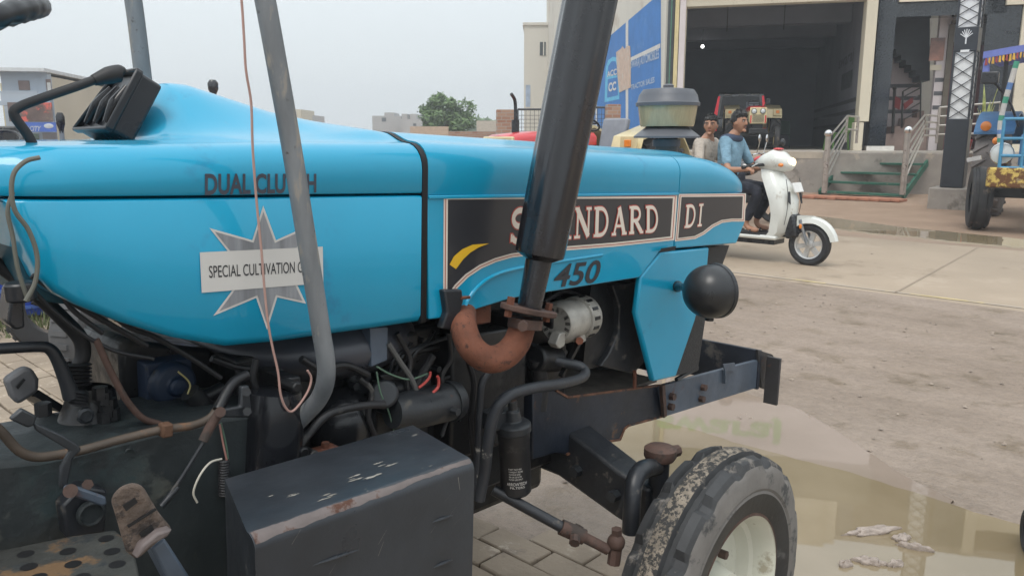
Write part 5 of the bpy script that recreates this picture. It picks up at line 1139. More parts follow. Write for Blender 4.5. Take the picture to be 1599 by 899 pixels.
for za, zb_ in ((z1_, z2_), (z3_, zt3)): bx(m1, -wp/2 + .03, wp/2 - .03, -wp/2 + .03, wp/2 - .03, za + .002, zb_ - .002)
m1.build('backing_panel', pw_, pole)
m1 = MB()
for za, zb_ in ((z1_, z2_), (z3_, zt3)):
    for cx_ in (-1, 1):
        for cy_ in (-1, 1): bx(m1, cx_*(wp/2 - .018) - .018, cx_*(wp/2 - .018) + .018, cy_*(wp/2 - .018) - .018, cy_*(wp/2 - .018) + .018, za, zb_)
    h = .20; k = int((zb_-za)/h)
    for i in range(k):
        z0 = za + (zb_-za)*i/k; z1 = za + (zb_-za)*(i+1)/k
        for f in (0, 1, 2, 3):
            e = wp/2 - .008
            def pt(u, z): return {0: (u, -e, z), 1: (u, e, z), 2: (-e, u, z), 3: (e, u, z)}[f]
            up_v = {0: (0, -1, 0), 1: (0, 1, 0), 2: (-1, 0, 0), 3: (1, 0, 0)}[f]
            for sg in (-1, 1): m1.bar(pt(-wp/2*sg*.9, z0), pt(0, (z0+z1)/2), .014, .008, up=up_v); m1.bar(pt(0, (z0+z1)/2), pt(-wp/2*sg*.9, z1), .014, .008, up=up_v)
m1.build('lattice', lm, pole, weld=False)
m1 = MB()
zc = (z2_ + z3_)/2 + .08
for a in range(-60, 61, 20): m1.bar((0, -wp/2 - .004, zc - .06), (.11*math.sin(R_(a)), -wp/2 - .004, zc - .06 + .15*math.cos(R_(a))), .012, .004, up=(0, -1, 0))
m1.bar((0, -wp/2 - .004, zc - .06), (0, -wp/2 - .004, zc - .16), .022, .004, up=(0, -1, 0)); bx(m1, -.07, .07, -wp/2 - .006, -wp/2 - .001, zc - .30, zc - .26); m1.build('tree_emblem', pw_, pole)
# plant in a pot
def potted(px, py, Y, lab):
    p = at(px, py, Y); p.z = ZF; o = empty('potted_plant', p, (0, 0, .3), lab, 'potted plant')
    MB().lathe((0, 0, 0), (0, 0, 1), [(0, 0), (.15, 0), (.2, .32), (.23, .33), (.23, .38), (.2, .38), (.19, .33), (0, .33)], 24).build('pot', rubber, o, sharp=40)
    rn = random.Random(4)
    for k in range(9):
        a = rn.uniform(0, 6.3); h = rn.uniform(.5, 1.15); d = Vector((math.cos(a), math.sin(a), 0)); e = Vector((-d.y, d.x, 0)); m = MB(); secs = []
        for i in range(8):
            t = i/7; c = d*(.05 + .12*t*t) + Vector((0, 0, .33 + h*t)); wv = .045*(1-t**3) + .003; secs.append([c - e*wv, c + d*.008, c + e*wv, c - d*.002])
        m.loft(secs); m.build('leaf', mat('variegated leaf', (.30, .33, .10), .4, var=.5, vs_=9) if k == 0 else MATS['variegated leaf'], o)
    return o
potted(1533, 240, 17.0, 'potted snake plant in a black pot behind the porch railing')
pr_ = at(1504, 236, 17.2); pr_.z = ZF; tag(MB().lathe((0, 0, 0), (0, 0, 1), [(0, 0), (.12, 0), (.16, .24), (.18, .25), (.18, .28), (.14, .28), (.13, .22), (0, .22)], 20).build('flower_pot', redp, loc=pr_), 'small red pot beside the lattice pole', 'flower pot')
# ================================================================ OTHER TRACTORS
tyreb = mat('dusty black tyre', (.028, .028, .03), .75, var=.3, vs_=6, dirt=((.16, .13, .105), .34, 5), bump=(.2, 30, .005))
amber = mat('amber lamp', (.75, .22, .02), .25, coat=.6)
seatg = mat('grey vinyl seat', (.22, .23, .26), .6, var=.15, bump=(.1, 20, .005))
lensm = mat('lamp glass', (.55, .58, .58), .08, coat=1)
def rear_tyre(mb, c, sgn, r=.68, w=.34, ax=(0, 1, 0)):
    c = Vector(c); mb.lathe(c - Vector((0, 0, 0)), ax, [(r*.52, -w*.4), (r*.72, -w*.52), (r*.92, -w*.46), (r*.95, -w*.2), (r*.955, w*.2), (r*.92, w*.46), (r*.72, w*.52), (r*.52, w*.4)], 40)
    for k in range(20):
        for s2 in (-1, 1):
            a = 2*math.pi*(k + .25*s2)/20; a2 = a - .17
            mb.bar(c + Vector((r*.965*math.cos(a), s2*.01, r*.965*math.sin(a))), c + Vector((r*.945*math.cos(a2), s2*w*.48, r*.945*math.sin(a2))), .05, .055, up=(math.cos(a), 0, math.sin(a)))
    return mb
def make_tractor(loc, rz, lab, hoodm, bodym, group=None, exhaust='bent', sc=1., fender=None, seat=True, rimm=None, lights=True):
    """x forward; origin on the ground under the front axle"""
    o = empty('parked_tractor', loc, (0, 0, rz), lab, 'tractor', group); o.scale = (sc, sc, sc)
    fender = fender or bodym; rimm = rimm or bodym
    def pt(mb, n, m, par=o, **k): return mb.build(n, m, par, **k)
    m = MB(); secs = []
    for x, zt, wv in ((-1.15, 1.36, .27), (-.6, 1.37, .275), (0, 1.36, .27), (.42, 1.33, .265), (.52, 1.30, .25)):
        secs.append([Vector((x, y, z)) for y, z in ((-wv, 1.18), (-wv, zt - .07), (-wv + .05, zt - .015), (0, zt), (wv - .05, zt - .015), (wv, zt - .07), (wv, 1.18))])
    m.loft(secs); hood = pt(m, 'hood', hoodm, sharp=50)
    m = MB(); bx(m, -1.0, .50, -.262, .262, .86, 1.178); bx(m, .5, .545, -.25, .25, .80, 1.29); pt(m, 'side_panel', bodym, bevel=.015)
    m = MB()
    for k in range(7): bx(m, .546, .552, -.17, .17, .84 + k*.035, .855 + k*.035)
    pt(m, 'grille', dark)
    m = MB()
    for s in (-1, 1): bx(m, .5466, .552, s*.215 - .02, s*.215 + .02, .82, 1.05)
    pt(m, 'grille_trim', hoodm)
    if lights:
        for s in (-1, 1):
            hl_ = MB().lathe((.546, s*.13, 1.175), (1, 0, 0), [(.085, 0), (.085, .02), (.072, .026)], 20).build('headlight', plastic, o)
            MB().lathe((.56, s*.13, 1.175), (1, 0, 0), [(.072, .0), (.05, .02), (0, .03)], 20).build('lens', lensm, hl_)
    m = MB(); bx(m, -1.9, .42, -.16, .16, .5, .9); bx(m, -.3, .75, -.2, .2, .52, .62); bx(m, .72, .8, -.28, .28, .5, .66); pt(m, 'chassis', dark, bevel=.02)
    m = MB(); bx(m, -.06, .06, -.55, .55, .40, .52); pt(m, 'front_axle', dark)
    for s in (-1, 1):
        w_ = MB().lathe((0, s*.62, .36), (0, 1, 0), [(.20, -.07), (.28, -.085), (.335, -.07), (.36, -.03), (.36, .03), (.335, .07), (.28, .085), (.20, .07)], 32).build('front_wheel', tyreb, o)
        MB().lathe((0, s*.62, .36), (0, s, 0), [(.205, -.07), (.205, .06), (.18, .03), (.08, .0), (0, .02)], 24).build('rim', rimm, w_)
        w_ = rear_tyre(MB(), (-1.9, s*.72, .68), s).build('rear_wheel', tyreb, o)
        MB().lathe((-1.9, s*.72, .68), (0, s, 0), [(.36, -.13), (.36, .13), (.32, .08), (.1, .03), (0, .04)], 28).build('rim', rimm, w_)
        m = MB(); secs = []
        for k in range(9):
            a = R_(55 + k*15); e = Vector((-1.9 + .80*math.cos(a), 0, .68 + .80*math.sin(a))); 
            if k < 3: e = Vector((-1.9 + .62 - .0*k, 0, 1.06 + .12*k)); e.x = -1.9 + .66 - .05*k
            secs.append([e + Vector((0, s*.42, 0)), e + Vector((0, s*.90, -.02)), e + Vector((0, s*.90, -.05)), e + Vector((0, s*.42, -.04))])
        m.loft(secs); fd = m.build('fender', fender, o, sharp=50)
        m = MB(); bx(m, -1.235, -1.2, s*.62, s*.88, 1.08, 1.30); m.build('fender_front', fender, o, bevel=.01)
        m = MB(); bx(m, -1.2, -1.175, s*.70, s*.80, 1.16, 1.25); m.build('indicator', amber, fd, bevel=.006)
    if seat:
        m = MB(); bx(m, -1.98, -1.52, -.23, .23, 1.02, 1.12); st_ = m.build('seat', seatg, o, bevel=.03)
        m = MB().prism([Vector((-1.96, -.22, 1.12)), Vector((-1.84, -.22, 1.10)), Vector((-1.95, -.20, 1.56)), Vector((-2.05, -.20, 1.54))], (0, .43, 0)); m.build('backrest', seatg, st_, bevel=.03)
    sw_ = MB().tube([Vector((-1.28 + .19*math.cos(a)*.8, .19*math.sin(a), 1.47 + .19*math.cos(a)*.5)) for a in [2*math.pi*k/24 for k in range(25)]], .014, 8, smooth=0)
    sw_.tube([(-1.28, 0, 1.45), (-1.05, 0, 1.2)], .02, 8); sw_.tube([(-1.28, -.18, 1.47), (-1.28, .18, 1.47)], .012, 6); pt(sw_, 'steering_wheel', plastic)
    ex_ = MB()
    if exhaust == 'bent': ex_.tube([(.1, -.1, 1.3), (.1, -.1, 1.66)], .055, 14); ex_.tube([(.1, -.1, 1.64), (.1, -.1, 1.98), (.08, -.1, 2.1), (-.02, -.1, 2.17)], .025, 10)
    elif exhaust == 'short': ex_.tube([(.1, -.1, 1.3), (.1, -.1, 1.5)], .05, 14); ex_.tube([(.1, -.1, 1.48), (.1, -.1, 1.68), (.12, -.1, 1.76), (.18, -.1, 1.82)], .022, 10)
    elif exhaust == 'tall': ex_.tube([(.1, -.1, 1.3), (.1, -.1, 2.3)], .035, 12); ex_.lathe((.1, -.1, 2.28), (0, 0, 1), [(.04, 0), (.085, .06), (.085, .16), (.04, .2), (0, .2)], 8)
    if exhaust: pt(ex_, 'exhaust', muffm)
    m = MB(); bx(m, -.42, -.38, .3, .42, 1.42, 1.6); m.tube([(-.4, .3, 1.48), (-.4, .2, 1.3)], .01, 6); pt(m, 'mirror', plastic)
    return o
# red and cream tractor beyond the bonnet, facing left
q = at(822, 205, 11.6); p = Vector((q.x, q.y, hz(q.x, q.y)))
make_tractor(p, R_(228), 'red and cream tractor with a bent exhaust before the brick pillars, seen past the silencer', redp, creamt, sc=1.13, exhaust='short')
# the one inside the showroom, facing out
q = at(1162, 226, 22.2); fw = R_(-90 - 15 + 3)
make_tractor(Vector((q.x, q.y - 1.0, ZF)), fw, 'cream and red tractor standing inside the dark showroom', redp, creamt, exhaust=None, sc=.84)
for px, Y, lab, py in ((97, 8.6, 'parked tractor behind the blue hood, its pale exhaust stack showing before the cream building', 176), (338, 10.5, 'parked tractor hidden behind the blue hood, only its black exhaust stack showing', 125)):
    q = at(px, 215, Y); zt = at(px, py, Y).z; o = make_tractor(Vector((q.x - .05, q.y - .1, 0)), R_(100), lab, mat('dull blue bodywork %d' % px, (.03, .08, .25), .4), MATS['dull blue bodywork 97'] if px != 97 else MATS['dull blue bodywork %d' % px], exhaust=None, seat=False)
    inv = o.matrix_world; ca = q - o.location; th = -R_(100); lx = ca.x*math.cos(th) - ca.y*math.sin(th); ly = ca.x*math.sin(th) + ca.y*math.cos(th)
    e = MB(); kk = .55 if px == 97 else .8; e.tube([(lx, ly, 1.3), (lx, ly, zt - .12)], .045*kk, 12); ex_ = e.build('exhaust', galv if px == 97 else muffm, o)
    MB().lathe((lx, ly, zt - .22), (0, 0, 1), [(r*kk, h) for r, h in ((.045, 0), (.05, .05), (.08, .10), (.085, .18), (.05, .22), (0, .22))], 8).build('rain_cap', muffm, ex_)
    if px == 97: MB().cyl((lx, ly, zt - .75), (lx, ly, zt - .68), .055*kk).build('clamp', muffm, ex_)
# vehicle in the showroom behind: black rear with red lamps
q = at(1153, 226, 24.6); van = empty('parked_car', (q.x, q.y, ZF), (0, 0, R_(-15)), 'black off-road car seen from behind, at the back of the dark showroom', 'car'); van.scale = (.84, .84, .84)
cb_ = mat('black car paint', (.012, .012, .014), .2, coat=1)
m = MB(); secs = []
for y, z0, z1, wv in ((0, .5, 1.05, .92), (.03, .45, 1.1, .94), (3.6, .45, 1.05, .94), (3.9, .55, .9, .9)): secs.append([Vector((x*wv, y, z)) for x, z in ((-1, z0), (-1, z1), (1, z1), (1, z0))])
m.loft(secs); body = m.build('body', cb_, van, bevel=.06)
m = MB(); secs = []
for y, z1, wv in ((.04, 1.1, .92), (.16, 1.95, .80), (.3, 2.0, .80), (2.2, 1.98, .8), (2.9, 1.1, .9)): secs.append([Vector((-wv, y, 1.06)), Vector((-wv*(1 if z1 < 1.5 else .98), y, z1)), Vector((wv, y, z1)), Vector((wv, y, 1.06))])
m.loft(secs); m.build('cabin', cb_, van, bevel=.05)
m = MB().prism([Vector((-.72, .02, 1.15)), Vector((.72, .02, 1.15)), Vector((.64, .11, 1.85)), Vector((-.64, .11, 1.85))], (0, -.012, 0)); m.build('rear_window', glassm, van)
tail = emit('red tail lamp', (.8, .03, .05), .35)
for s in (-1, 1):
    m = MB().prism([Vector((s*.93, .0, 1.15)), Vector((s*.80, .0, 1.15)), Vector((s*.73, .10, 1.86)), Vector((s*.80, .10, 1.86))], (0, -.04, 0)); m.build('tail_lamp', tail, van)
    m = MB(); bx(m, s*.80, s*.93, -.06, -.01, .62, 1.1); m.build('tail_lamp', tail, van)
    for yy in (.7, 3.1): MB().lathe((s*.85, yy, .36), (1, 0, 0), [(.2, -.1), (.34, -.1), (.36, -.05), (.36, .05), (.34, .1), (.2, .1)], 24).build('wheel', tyreb, van)
m = MB()
for x in (-.45, .05, .5): bx(m, x - .14, x + .14, .10, .13, 1.90, 1.93)
m.build('roof_markings', wpaint, van)
m = MB(); bx(m, -.3, .3, -.012, .0, .72, .86); m.build('number_plate', wpaint, van); m = MB(); bx(m, -.9, .9, -.1, .02, .42, .56); m.build('bumper', plastic, van)
# plastic chairs
pg = mat('green plastic chair', (.07, .16, .035), .45, coat=.2)
def chair(px, py, Y, rz, lab, m_):
    q = at(px, py, Y); o = empty('plastic_chair', (q.x, q.y, ZF), (0, 0, rz), lab, 'chair')
    m = MB(); m.box((0, 0, .43), (.44, .42, .03)); m.build('seat', m_, o, bevel=.012)
    m = MB(); secs = []
    for k in range(6):
        t = k/5; secs.append([Vector((-.21 + .03*t*t, -.20 - .16*t, .44 + .42*t)), Vector((.21 - .03*t*t, -.20 - .16*t, .44 + .42*t)), Vector((.21 - .03*t*t, -.23 - .16*t, .44 + .42*t)), Vector((-.21 + .03*t*t, -.23 - .16*t, .44 + .42*t))])
    m.loft(secs); m.build('backrest', m_, o, bevel=.01)
    for a in (-1, 1):
        for b in (-1, 1): MB().bar((a*.19, b*.18, .42), (a*.22, b*.22, 0), .035, .035).build('leg', m_, o)
chair(1306, 221, 20.6, R_(98), 'green plastic chair just inside the showroom beside the column', pg)
chair(1222, 219, 26.0, R_(160), 'dim green plastic chair deep in the showroom right of the parked tractor', mat('dim green plastic', (.05, .10, .07), .5))  # darker copy of the chair green, indoor dimness put into the colour
# decorated tractor on the right, facing us
hb = R_(180 + 52)
ft = G(1524, 357); SC = 1.28
dv_ = Vector((math.cos(hb), math.sin(hb), 0)); lft = Vector((-dv_.y, dv_.x, 0))
dp = ft + lft*.62*SC - dv_*.0
bluet = mat('bright blue tractor paint', (.05, .16, .33), .4, var=.15, dirt=((.2, .16, .12), .2, 6))
dt = empty('decorated_tractor', (dp.x, dp.y, hz(dp.x, dp.y)), (0, 0, hb), 'decorated blue tractor with a fringed canopy and a rusty yellow bumper at the right edge', 'tractor')
def dpt(mb, n, m, par=dt, **k): return mb.build(n, m, par, **k)
DF_y = dv_                                 # picture point -> its own frame, on plane x = const (x forward)
def dl(px, py, x):
    d = ray(px, py); t = ((dt.location - CAM).dot(dv_) + x)/d.dot(dv_); p = CAM + d*t - dt.location; return Vector((x, p.dot(lft), p.z))
for s in (-1, 1):
    yy = s*.62*SC; R_f = .46
    prof = [(.24, -.11), (.34, -.14), (.42, -.13), (.45, -.10), (.435, -.07), (.435, -.06), (.46, -.05), (.46, .05), (.435, .06), (.435, .07), (.45, .10), (.42, .13), (.34, .14), (.24, .11)]
    w_ = MB().lathe((0, 0, 0), (0, 1, 0), prof, 60, rfun=lambda i, j, r: r - (.012 if j in (3, 10) and i % 4 == 0 else 0)).build('front_wheel', tyreb, dt, sharp=30, loc=(0, yy, R_f), rot=(0, 0, R_(14)))
    MB().lathe((0, 0, 0), (0, 1, 0), [(.245, -.09), (.22, -.03), (.09, -.02), (.08, .02), (.22, .04), (.245, .09)], 30).build('rim', greyblk, w_)
    rw_2 = rear_tyre(MB(), (-2.2, s*.95, .82), s, .82, .42).build('rear_wheel', mat('mud coated tyre', (.17, .15, .14), .85, var=.4, vs_=4) if s < 0 else MATS['mud coated tyre'], dt)
    m = MB(); secs = []
    for k in range(8):
        a = R_(40 + k*16); e = Vector((-2.2 + .95*math.cos(a), 0, .82 + .95*math.sin(a))); secs.append([e + Vector((0, s*.6, 0)), e + Vector((0, s*1.17, 0)), e + Vector((0, s*1.17, -.04)), e + Vector((0, s*.6, -.04))])
    m.loft(secs); fd = m.build('fender', bluet, dt); 
    m = MB(); m.ell((-1.45, s*1.0, 1.52), (.03, .08, .08), 14, 8); m.build('indicator', amber, fd)
m = MB(); bx(m, -2.6, .3, -.25, .25, .55, 1.0); bx(m, -.1, .1, -.7, .7, .48, .62); dpt(m, 'chassis', dark, bevel=.02)
m = MB(); secs = [[Vector((x, y, z)) for y, z in ((-.33, .95), (-.33, zt - .08), (-.26, zt), (.26, zt), (.33, zt - .08), (.33, .95))] for x, zt in ((-1.7, 1.5), (.25, 1.45), (.32, 1.38))]; m.loft(secs); dpt(m, 'hood', bluet)
a, c = dl(1534, 261, .55), dl(1534, 292, .55)
m = MB(); bx(m, .50, .62, -.66, .66, c.z, a.z); ybp = dpt(m, 'bumper', mat('rust eaten yellow bumper', (.55, .40, .10), .6, var=.2, vs_=9, dirt=((.13, .055, .02), .60, 11), dirt2=((.35, .28, .16), .28, 5)), bevel=.025)
m = MB(); bx(m, .3, .5, -.45, .45, c.z - .02, c.z + .12); m.build('bumper_bracket', dark, ybp)
m = MB()
g0, g1 = dl(1556, 262, .58), dl(1562, 186, .56)
yv0 = g0.y
for k in range(5):
    y_ = yv0 + .03 + k*(abs(yv0)*2 - .06)/4 if yv0 < 0 else 0; m.tube([(.57, y_, g0.z), (.57, y_, g1.z)], .022, 8)
for t in (0, .25, .6, 1.): z_ = g0.z + (g1.z-g0.z)*t; m.tube([(.57, yv0 + .03, z_), (.57, -yv0 - .03, z_)], .022, 8)
dpt(m, 'grille_guard', mat('blue guard bars', (.06, .25, .42), .45, var=.2, dirt=((.25, .2, .16), .22, 9)))
p = dl(1565, 240, .5); m = MB().lathe(p, (1, 0, 0), [(0, -.12), (.09, -.1), (.14, -.0), (.15, .02), (.14, .03)], 20); hl_ = dpt(m, 'headlight', chrome); MB().lathe(p, (1, 0, 0), [(.14, .02), (0, .06)], 20).build('lens', lensm, hl_)
m = MB().ell(dl(1556, 220, -.9), .06, 12, 8); dpt(m, 'indicator', amber)
# canopy
cz = dl(1560, 84, -1.2); cz2 = dl(1556, 104, -1.2).z
y0_ = dl(1542, 90, -1.2).y
m = MB(); secs = []
for k in range(7):
    t = k/6; y = y0_ + (-y0_*1.0 - y0_)*t; h = cz.z + .10*math.sin(math.pi*t); secs.append([Vector((-.75, y, h)), Vector((-.75, y, h - .10)), Vector((-2.6, y, h - .10)), Vector((-2.6, y, h))])
m.loft(secs); cp = dpt(m, 'canopy', mat('blue canopy cloth', (.16, .20, .52), .8, var=.12, bump=(.3, 9, .01)), sharp=60)
m = MB(); rn = random.Random(2)
for k in range(46):
    y = y0_ + .05 + (-2*y0_ - .1)*k/45; z_ = cz.z - .10 + .10*math.sin(math.pi*k/45)
    m.prism([Vector((-.742, y - .012, z_)), Vector((-.742, y + .012, z_)), Vector((-.738, y + .016 + rn.uniform(-.01, .01), z_ - .10)), Vector((-.738, y - .016, z_ - rn.uniform(.06, .11)))], (-.006, 0, 0), mi=k % 3 == 0)
m.build('fringe', [mat('gold fringe', (.60, .36, .05), .6, var=.3), mat('maroon fringe', (.30, .05, .05), .6)], cp)
m = MB().tube([dl(1539, 128, -.8), dl(1541, 100, -.8), dl(1548, 90, -.8)], .05, 10); m.build('tassel', MATS['blue canopy cloth'], cp)
for s in (-1, 1): dpt(MB().tube([(-.85, s*.72, 1.3), (-.85, s*.75, cz.z)], .03, 8), 'canopy_post', dark)
dpt(MB().tube([(-2.5, 0, 1.1), (-2.5, 0, cz.z)], .03, 8), 'canopy_post', dark)
pz0, pz1 = dl(1561, 235, -.2), dl(1588, 96, -.2)
pol = [pz0, pz0*.6 + pz1*.4 + Vector((0, -.06, 0)), pz1]
m = MB(); sp_ = smooth_path(pol, 8)
for k in range(len(sp_)-1): m.tube([sp_[k], sp_[k+1]], .038, 10, smooth=0, mi=(0, 0, 1, 0, 2, 0, 0, 1)[k % 8])
dpt(m, 'striped_post', [mat('grey white post paint', (.52, .5, .47), .6, var=.2), mat('green band', (.05, .28, .18), .5), mat('blue band', (.1, .2, .42), .5)], weld=False)
a, c = dl(1534, 113, -.3), dl(1559, 131, -.3)
m = MB(); bx(m, -.34, -.22, a.y, c.y, c.z, a.z); mb_ = dpt(m, 'mirror', plastic, bevel=.02); MB().tube([(-.28, (a.y+c.y)/2, (a.z+c.z)/2), (-.5, (a.y+c.y)/2 + .25, c.z - .25), (-.7, a.y + .5, 1.5)], .018, 8).build('mirror_arm', plastic, mb_)
m = MB(); bx(m, -1.3, -1.1, -.3, .3, 1.4, 1.75); dpt(m, 'dashboard', plastic); m = MB(); bx(m, -2.3, -1.8, -.3, .3, 1.1, 1.25); bx(m, -2.35, -2.25, -.3, .3, 1.25, 1.7); dpt(m, 'seat', seatg, bevel=.03)
m = MB(); bx(m, .30, .34, -.2, .2, 1.42, 1.62); dpt(m, 'painted_plate', mat('blue painted plate', (.12, .3, .6), .4)); m = MB(); bx(m, .1, .3, -.16, .2, 1.46, 1.55); m.build('red_stripe', redp, dt)
m = MB().bar(dl(1510, 250, .2), dl(1532, 246, .2), .06, .06); dpt(m, 'side_horn', chrome)

# ================================================================ YARD WALL, PIERS, FENCE, TREES, FAR BUILDINGS
def brick_mat():
    m = bpy.data.materials.new('weathered brick'); m.use_nodes = True; n = m.node_tree.nodes; l = m.node_tree.links; b = n['Principled BSDF']; b.inputs['Roughness'].default_value = .9
    tc = n.new('ShaderNodeTexCoord'); mp = n.new('ShaderNodeMapping'); mp.inputs['Rotation'].default_value = (R_(90), 0, 0); br = n.new('ShaderNodeTexBrick')
    br.inputs['Scale'].default_value = 1; br.inputs['Brick Width'].default_value = .25; br.inputs['Row Height'].default_value = .09; br.inputs['Mortar Size'].default_value = .012
    br.inputs['Color1'].default_value = (.30, .15, .10, 1); br.inputs['Color2'].default_value = (.38, .24, .17, 1); br.inputs['Mortar'].default_value = (.34, .28, .24, 1)
    l.new(tc.outputs['Object'], mp.inputs['Vector']); l.new(mp.outputs['Vector'], br.inputs['Vector']); l.new(br.outputs['Color'], b.inputs['Base Color'])
    bp = n.new('ShaderNodeBump'); bp.inputs['Strength'].default_value = .5; bp.inputs['Distance'].default_value = .01; l.new(br.outputs['Fac'], bp.inputs['Height']); bp.invert = True; l.new(bp.outputs['Normal'], b.inputs['Normal']); return m
bm_ = brick_mat()
def pier(px0, px1, py, Y, lab, name='brick_pillar'):
    a, c = at(px0, py, Y), at(px1, py, Y); w_ = c.x - a.x; h = a.z - .1
    m = MB(); m.box((w_/2, w_/2, h/2), (w_, w_, h)); o = m.build(name, bm_, loc=(a.x, a.y, .1), rot=(0, 0, R_(4)), bevel=.01); tag(o, lab, 'brick pillar'); return o
pier(776, 806, 171, 22, 'weathered brick pillar left of the silencer, before the mesh gate'); pier(949, 970, 163, 20, 'short brick pillar in front of the blue painted wall')
fm = mat('dark mesh gate steel', (.05, .055, .06), .5, var=.2)
def mesh_panel(px0, px1, py0, Y, lab):
    a, c = at(px0, py0, Y), at(px1, py0, Y); w_ = c.x-a.x; h = a.z - .15; o = empty('mesh_gate', (a.x, a.y, .15), (0, 0, 0), lab, 'gate')
    m = MB(); 
    for x in (0, w_): m.tube([(x, 0, 0), (x, 0, h)], .035, 6)
    for z in (.05, h*.62, h): m.tube([(0, 0, z), (w_, 0, z)], .03, 6)
    m.build('frame', fm, o); m = MB()
    k = int(w_/.11)
    for i in range(1, k): m.bar((w_*i/k, 0, .05), (w_*i/k, 0, h), .012, .012)
    for i in range(1, int(h/.11)): m.bar((0, .013, i*.11), (w_, .013, i*.11), .012, .012)
    m.build('mesh', fm, o, weld=False)
mesh_panel(808, 868, 171, 23, 'dark wire mesh gate panel left of the silencer'); mesh_panel(870, 946, 168, 22, 'dark wire mesh gate panel right of the silencer before the blue wall')
a, c = at(690, 205, 34), at(776, 205, 30)
def low_wall(px0, px1, py, Y, m_, lab, th=.3):
    a, c = at(px0, py, Y), at(px1, py, Y); m = MB(); m.box(((c.x-a.x)/2, th/2, (a.z)/2), (c.x-a.x, th, a.z)); o = m.build('yard_wall', m_, loc=(a.x, a.y, .05)); tag(o, lab, 'wall')
low_wall(640, 700, 199, 48, mat('sandy plaster', (.48, .37, .28), .85, var=.12), 'sandy plaster yard wall left of the tree trunk'); low_wall(700, 790, 207, 34, bm_, 'low brick yard wall beside the left brick pillar')
low_wall(744, 776, 190, 52, mat('pale plaster', (.50, .46, .40), .85, var=.1), 'pale plaster wall right of the tree'); 
# tree
leafm = mat('tree leaves', (.12, .19, .075), .6, var=.5, vs_=1.3, spec=.3); barkm = mat('bark', (.10, .07, .05), .9, var=.3)
def tree(px, py_top, Y, r, lab, name='tree', n=5200, seed=1, leaf=.17, hh=.8, cat='tree', group=None):
    rn = random.Random(seed); q = at(px, 215, Y); zt = at(px, py_top, Y).z; zb = .2
    o = empty(name, (q.x, q.y, zb), (0, 0, 0), lab, cat, group); H_ = zt - zb; rz_ = r*hh; cz_ = H_ - rz_
    m = MB()
    m.tube([(0, 0, 0), (.06, .03, H_*.25), (.02, 0, cz_)], [.22, .16, .1], 8)
    cl = []
    for k in range(30):
        while True:
            v = Vector((rn.uniform(-1, 1), rn.uniform(-1, 1), rn.uniform(-1, 1)))
            if .3 < v.length < .88: break
        if v.z < -.55: v.z = -.55
        c = Vector((v.x*r, v.y*r, cz_ + v.z*rz_)); cl.append((c, r*rn.uniform(.2, .36)))
        if k % 3 == 0: m.tube([(.03, 0, cz_*.8), c*.5 + Vector((0, 0, cz_*.45)), c], [.08, .05, .02], 6)
    m.build('trunk', barkm, o, sharp=60)
    m = MB()
    for i in range(n):
        c, cr = cl[i % len(cl)]; d = Vector((rn.gauss(0, 1), rn.gauss(0, 1), rn.gauss(0, 1))).normalized()*cr*rn.uniform(.55, 1.08); p = c + d
        u = Vector((rn.gauss(0, 1), rn.gauss(0, 1), rn.gauss(0, .6))).normalized(); v = u.orthogonal().normalized(); s = leaf*rn.uniform(.6, 1.3)
        m.add([p - u*s, p + v*s*.45, p + u*s, p - v*s*.45], [(0, 1, 2, 3)])
    m.build('crown', leafm, o, weld=False); return o
tree(697, 150, 55, 1.95, 'round bushy green tree in front of the grey unfinished buildings', seed=3, leaf=.15, hh=.78, n=7000)
for k, (px, py, r) in enumerate(((752, 183, 1.6), (766, 187, 1.8), (782, 186, 1.7))): tree(px, py, 120, r*1.3, 'hazy far-off tree between the round tree and the left brick pillar', seed=20+k, n=700, leaf=.5, group='hazy far-off trees')
# far grey unfinished buildings
def block(name, px0, px1, py, Y, dep, m_, lab, rz=0., wins=(), extra=(), wm_=None, zb=.2):
    a, c = at(px0, py, Y), at(px1, py, Y); w_ = c.x - a.x; h = a.z - zb
    o = empty(name, (a.x, a.y, zb), (0, 0, rz), lab, 'building'); m = MB(); bx(m, 0, w_, 0, dep, 0, h); m.build('wall', m_, o)
    for (u0, u1, v0, v1) in wins:
        p0, p1 = at(u0, v0, Y), at(u1, v1, Y); m = MB(); bx(m, p0.x - a.x, p1.x - a.x, -.05, -.01, p1.z - zb, p0.z - zb); m.build('window', wm_ or MATS['dark window'], o)
    for (u0, u1, v0, v1, nm, mm) in extra:
        p0, p1 = at(u0, v0, Y), at(u1, v1, Y); m = MB(); bx(m, p0.x - a.x, p1.x - a.x, .02, dep*.6, p1.z - zb + .002, p0.z - zb); m.build(nm, mm, o)
    return o
gc = mat('grey unfinished concrete', (.36, .35, .34), .9, var=.1, vs_=.3)
block('unfinished_building', 581, 626, 181, 110, 9, gc, 'grey unfinished block with a tank room, left of the round tree', wins=((596,603,184,190),), extra=((600, 615, 176, 181, 'roof_room', gc),))
block('unfinished_building', 626, 668, 186, 108, 9, gc, 'grey unfinished block with open roof frames just left of the round tree', wins=((645,650,193,197),), extra=((627, 636, 178, 186, 'roof_room', gc), (640, 650, 178, 186, 'roof_room', gc)))
block('distant_house', 452, 470, 171, 90, 6, mat('pale yellow render', (.5, .46, .36), .9), 'small pale distant house showing right of the near canopy post')
block('distant_house', 472, 488, 180, 95, 6, gc, 'small grey distant house right of the pale one near the canopy post')
block('distant_house', 540, 560, 200, 140, 6, gc, 'tiny distant roof just above the blue bonnet')
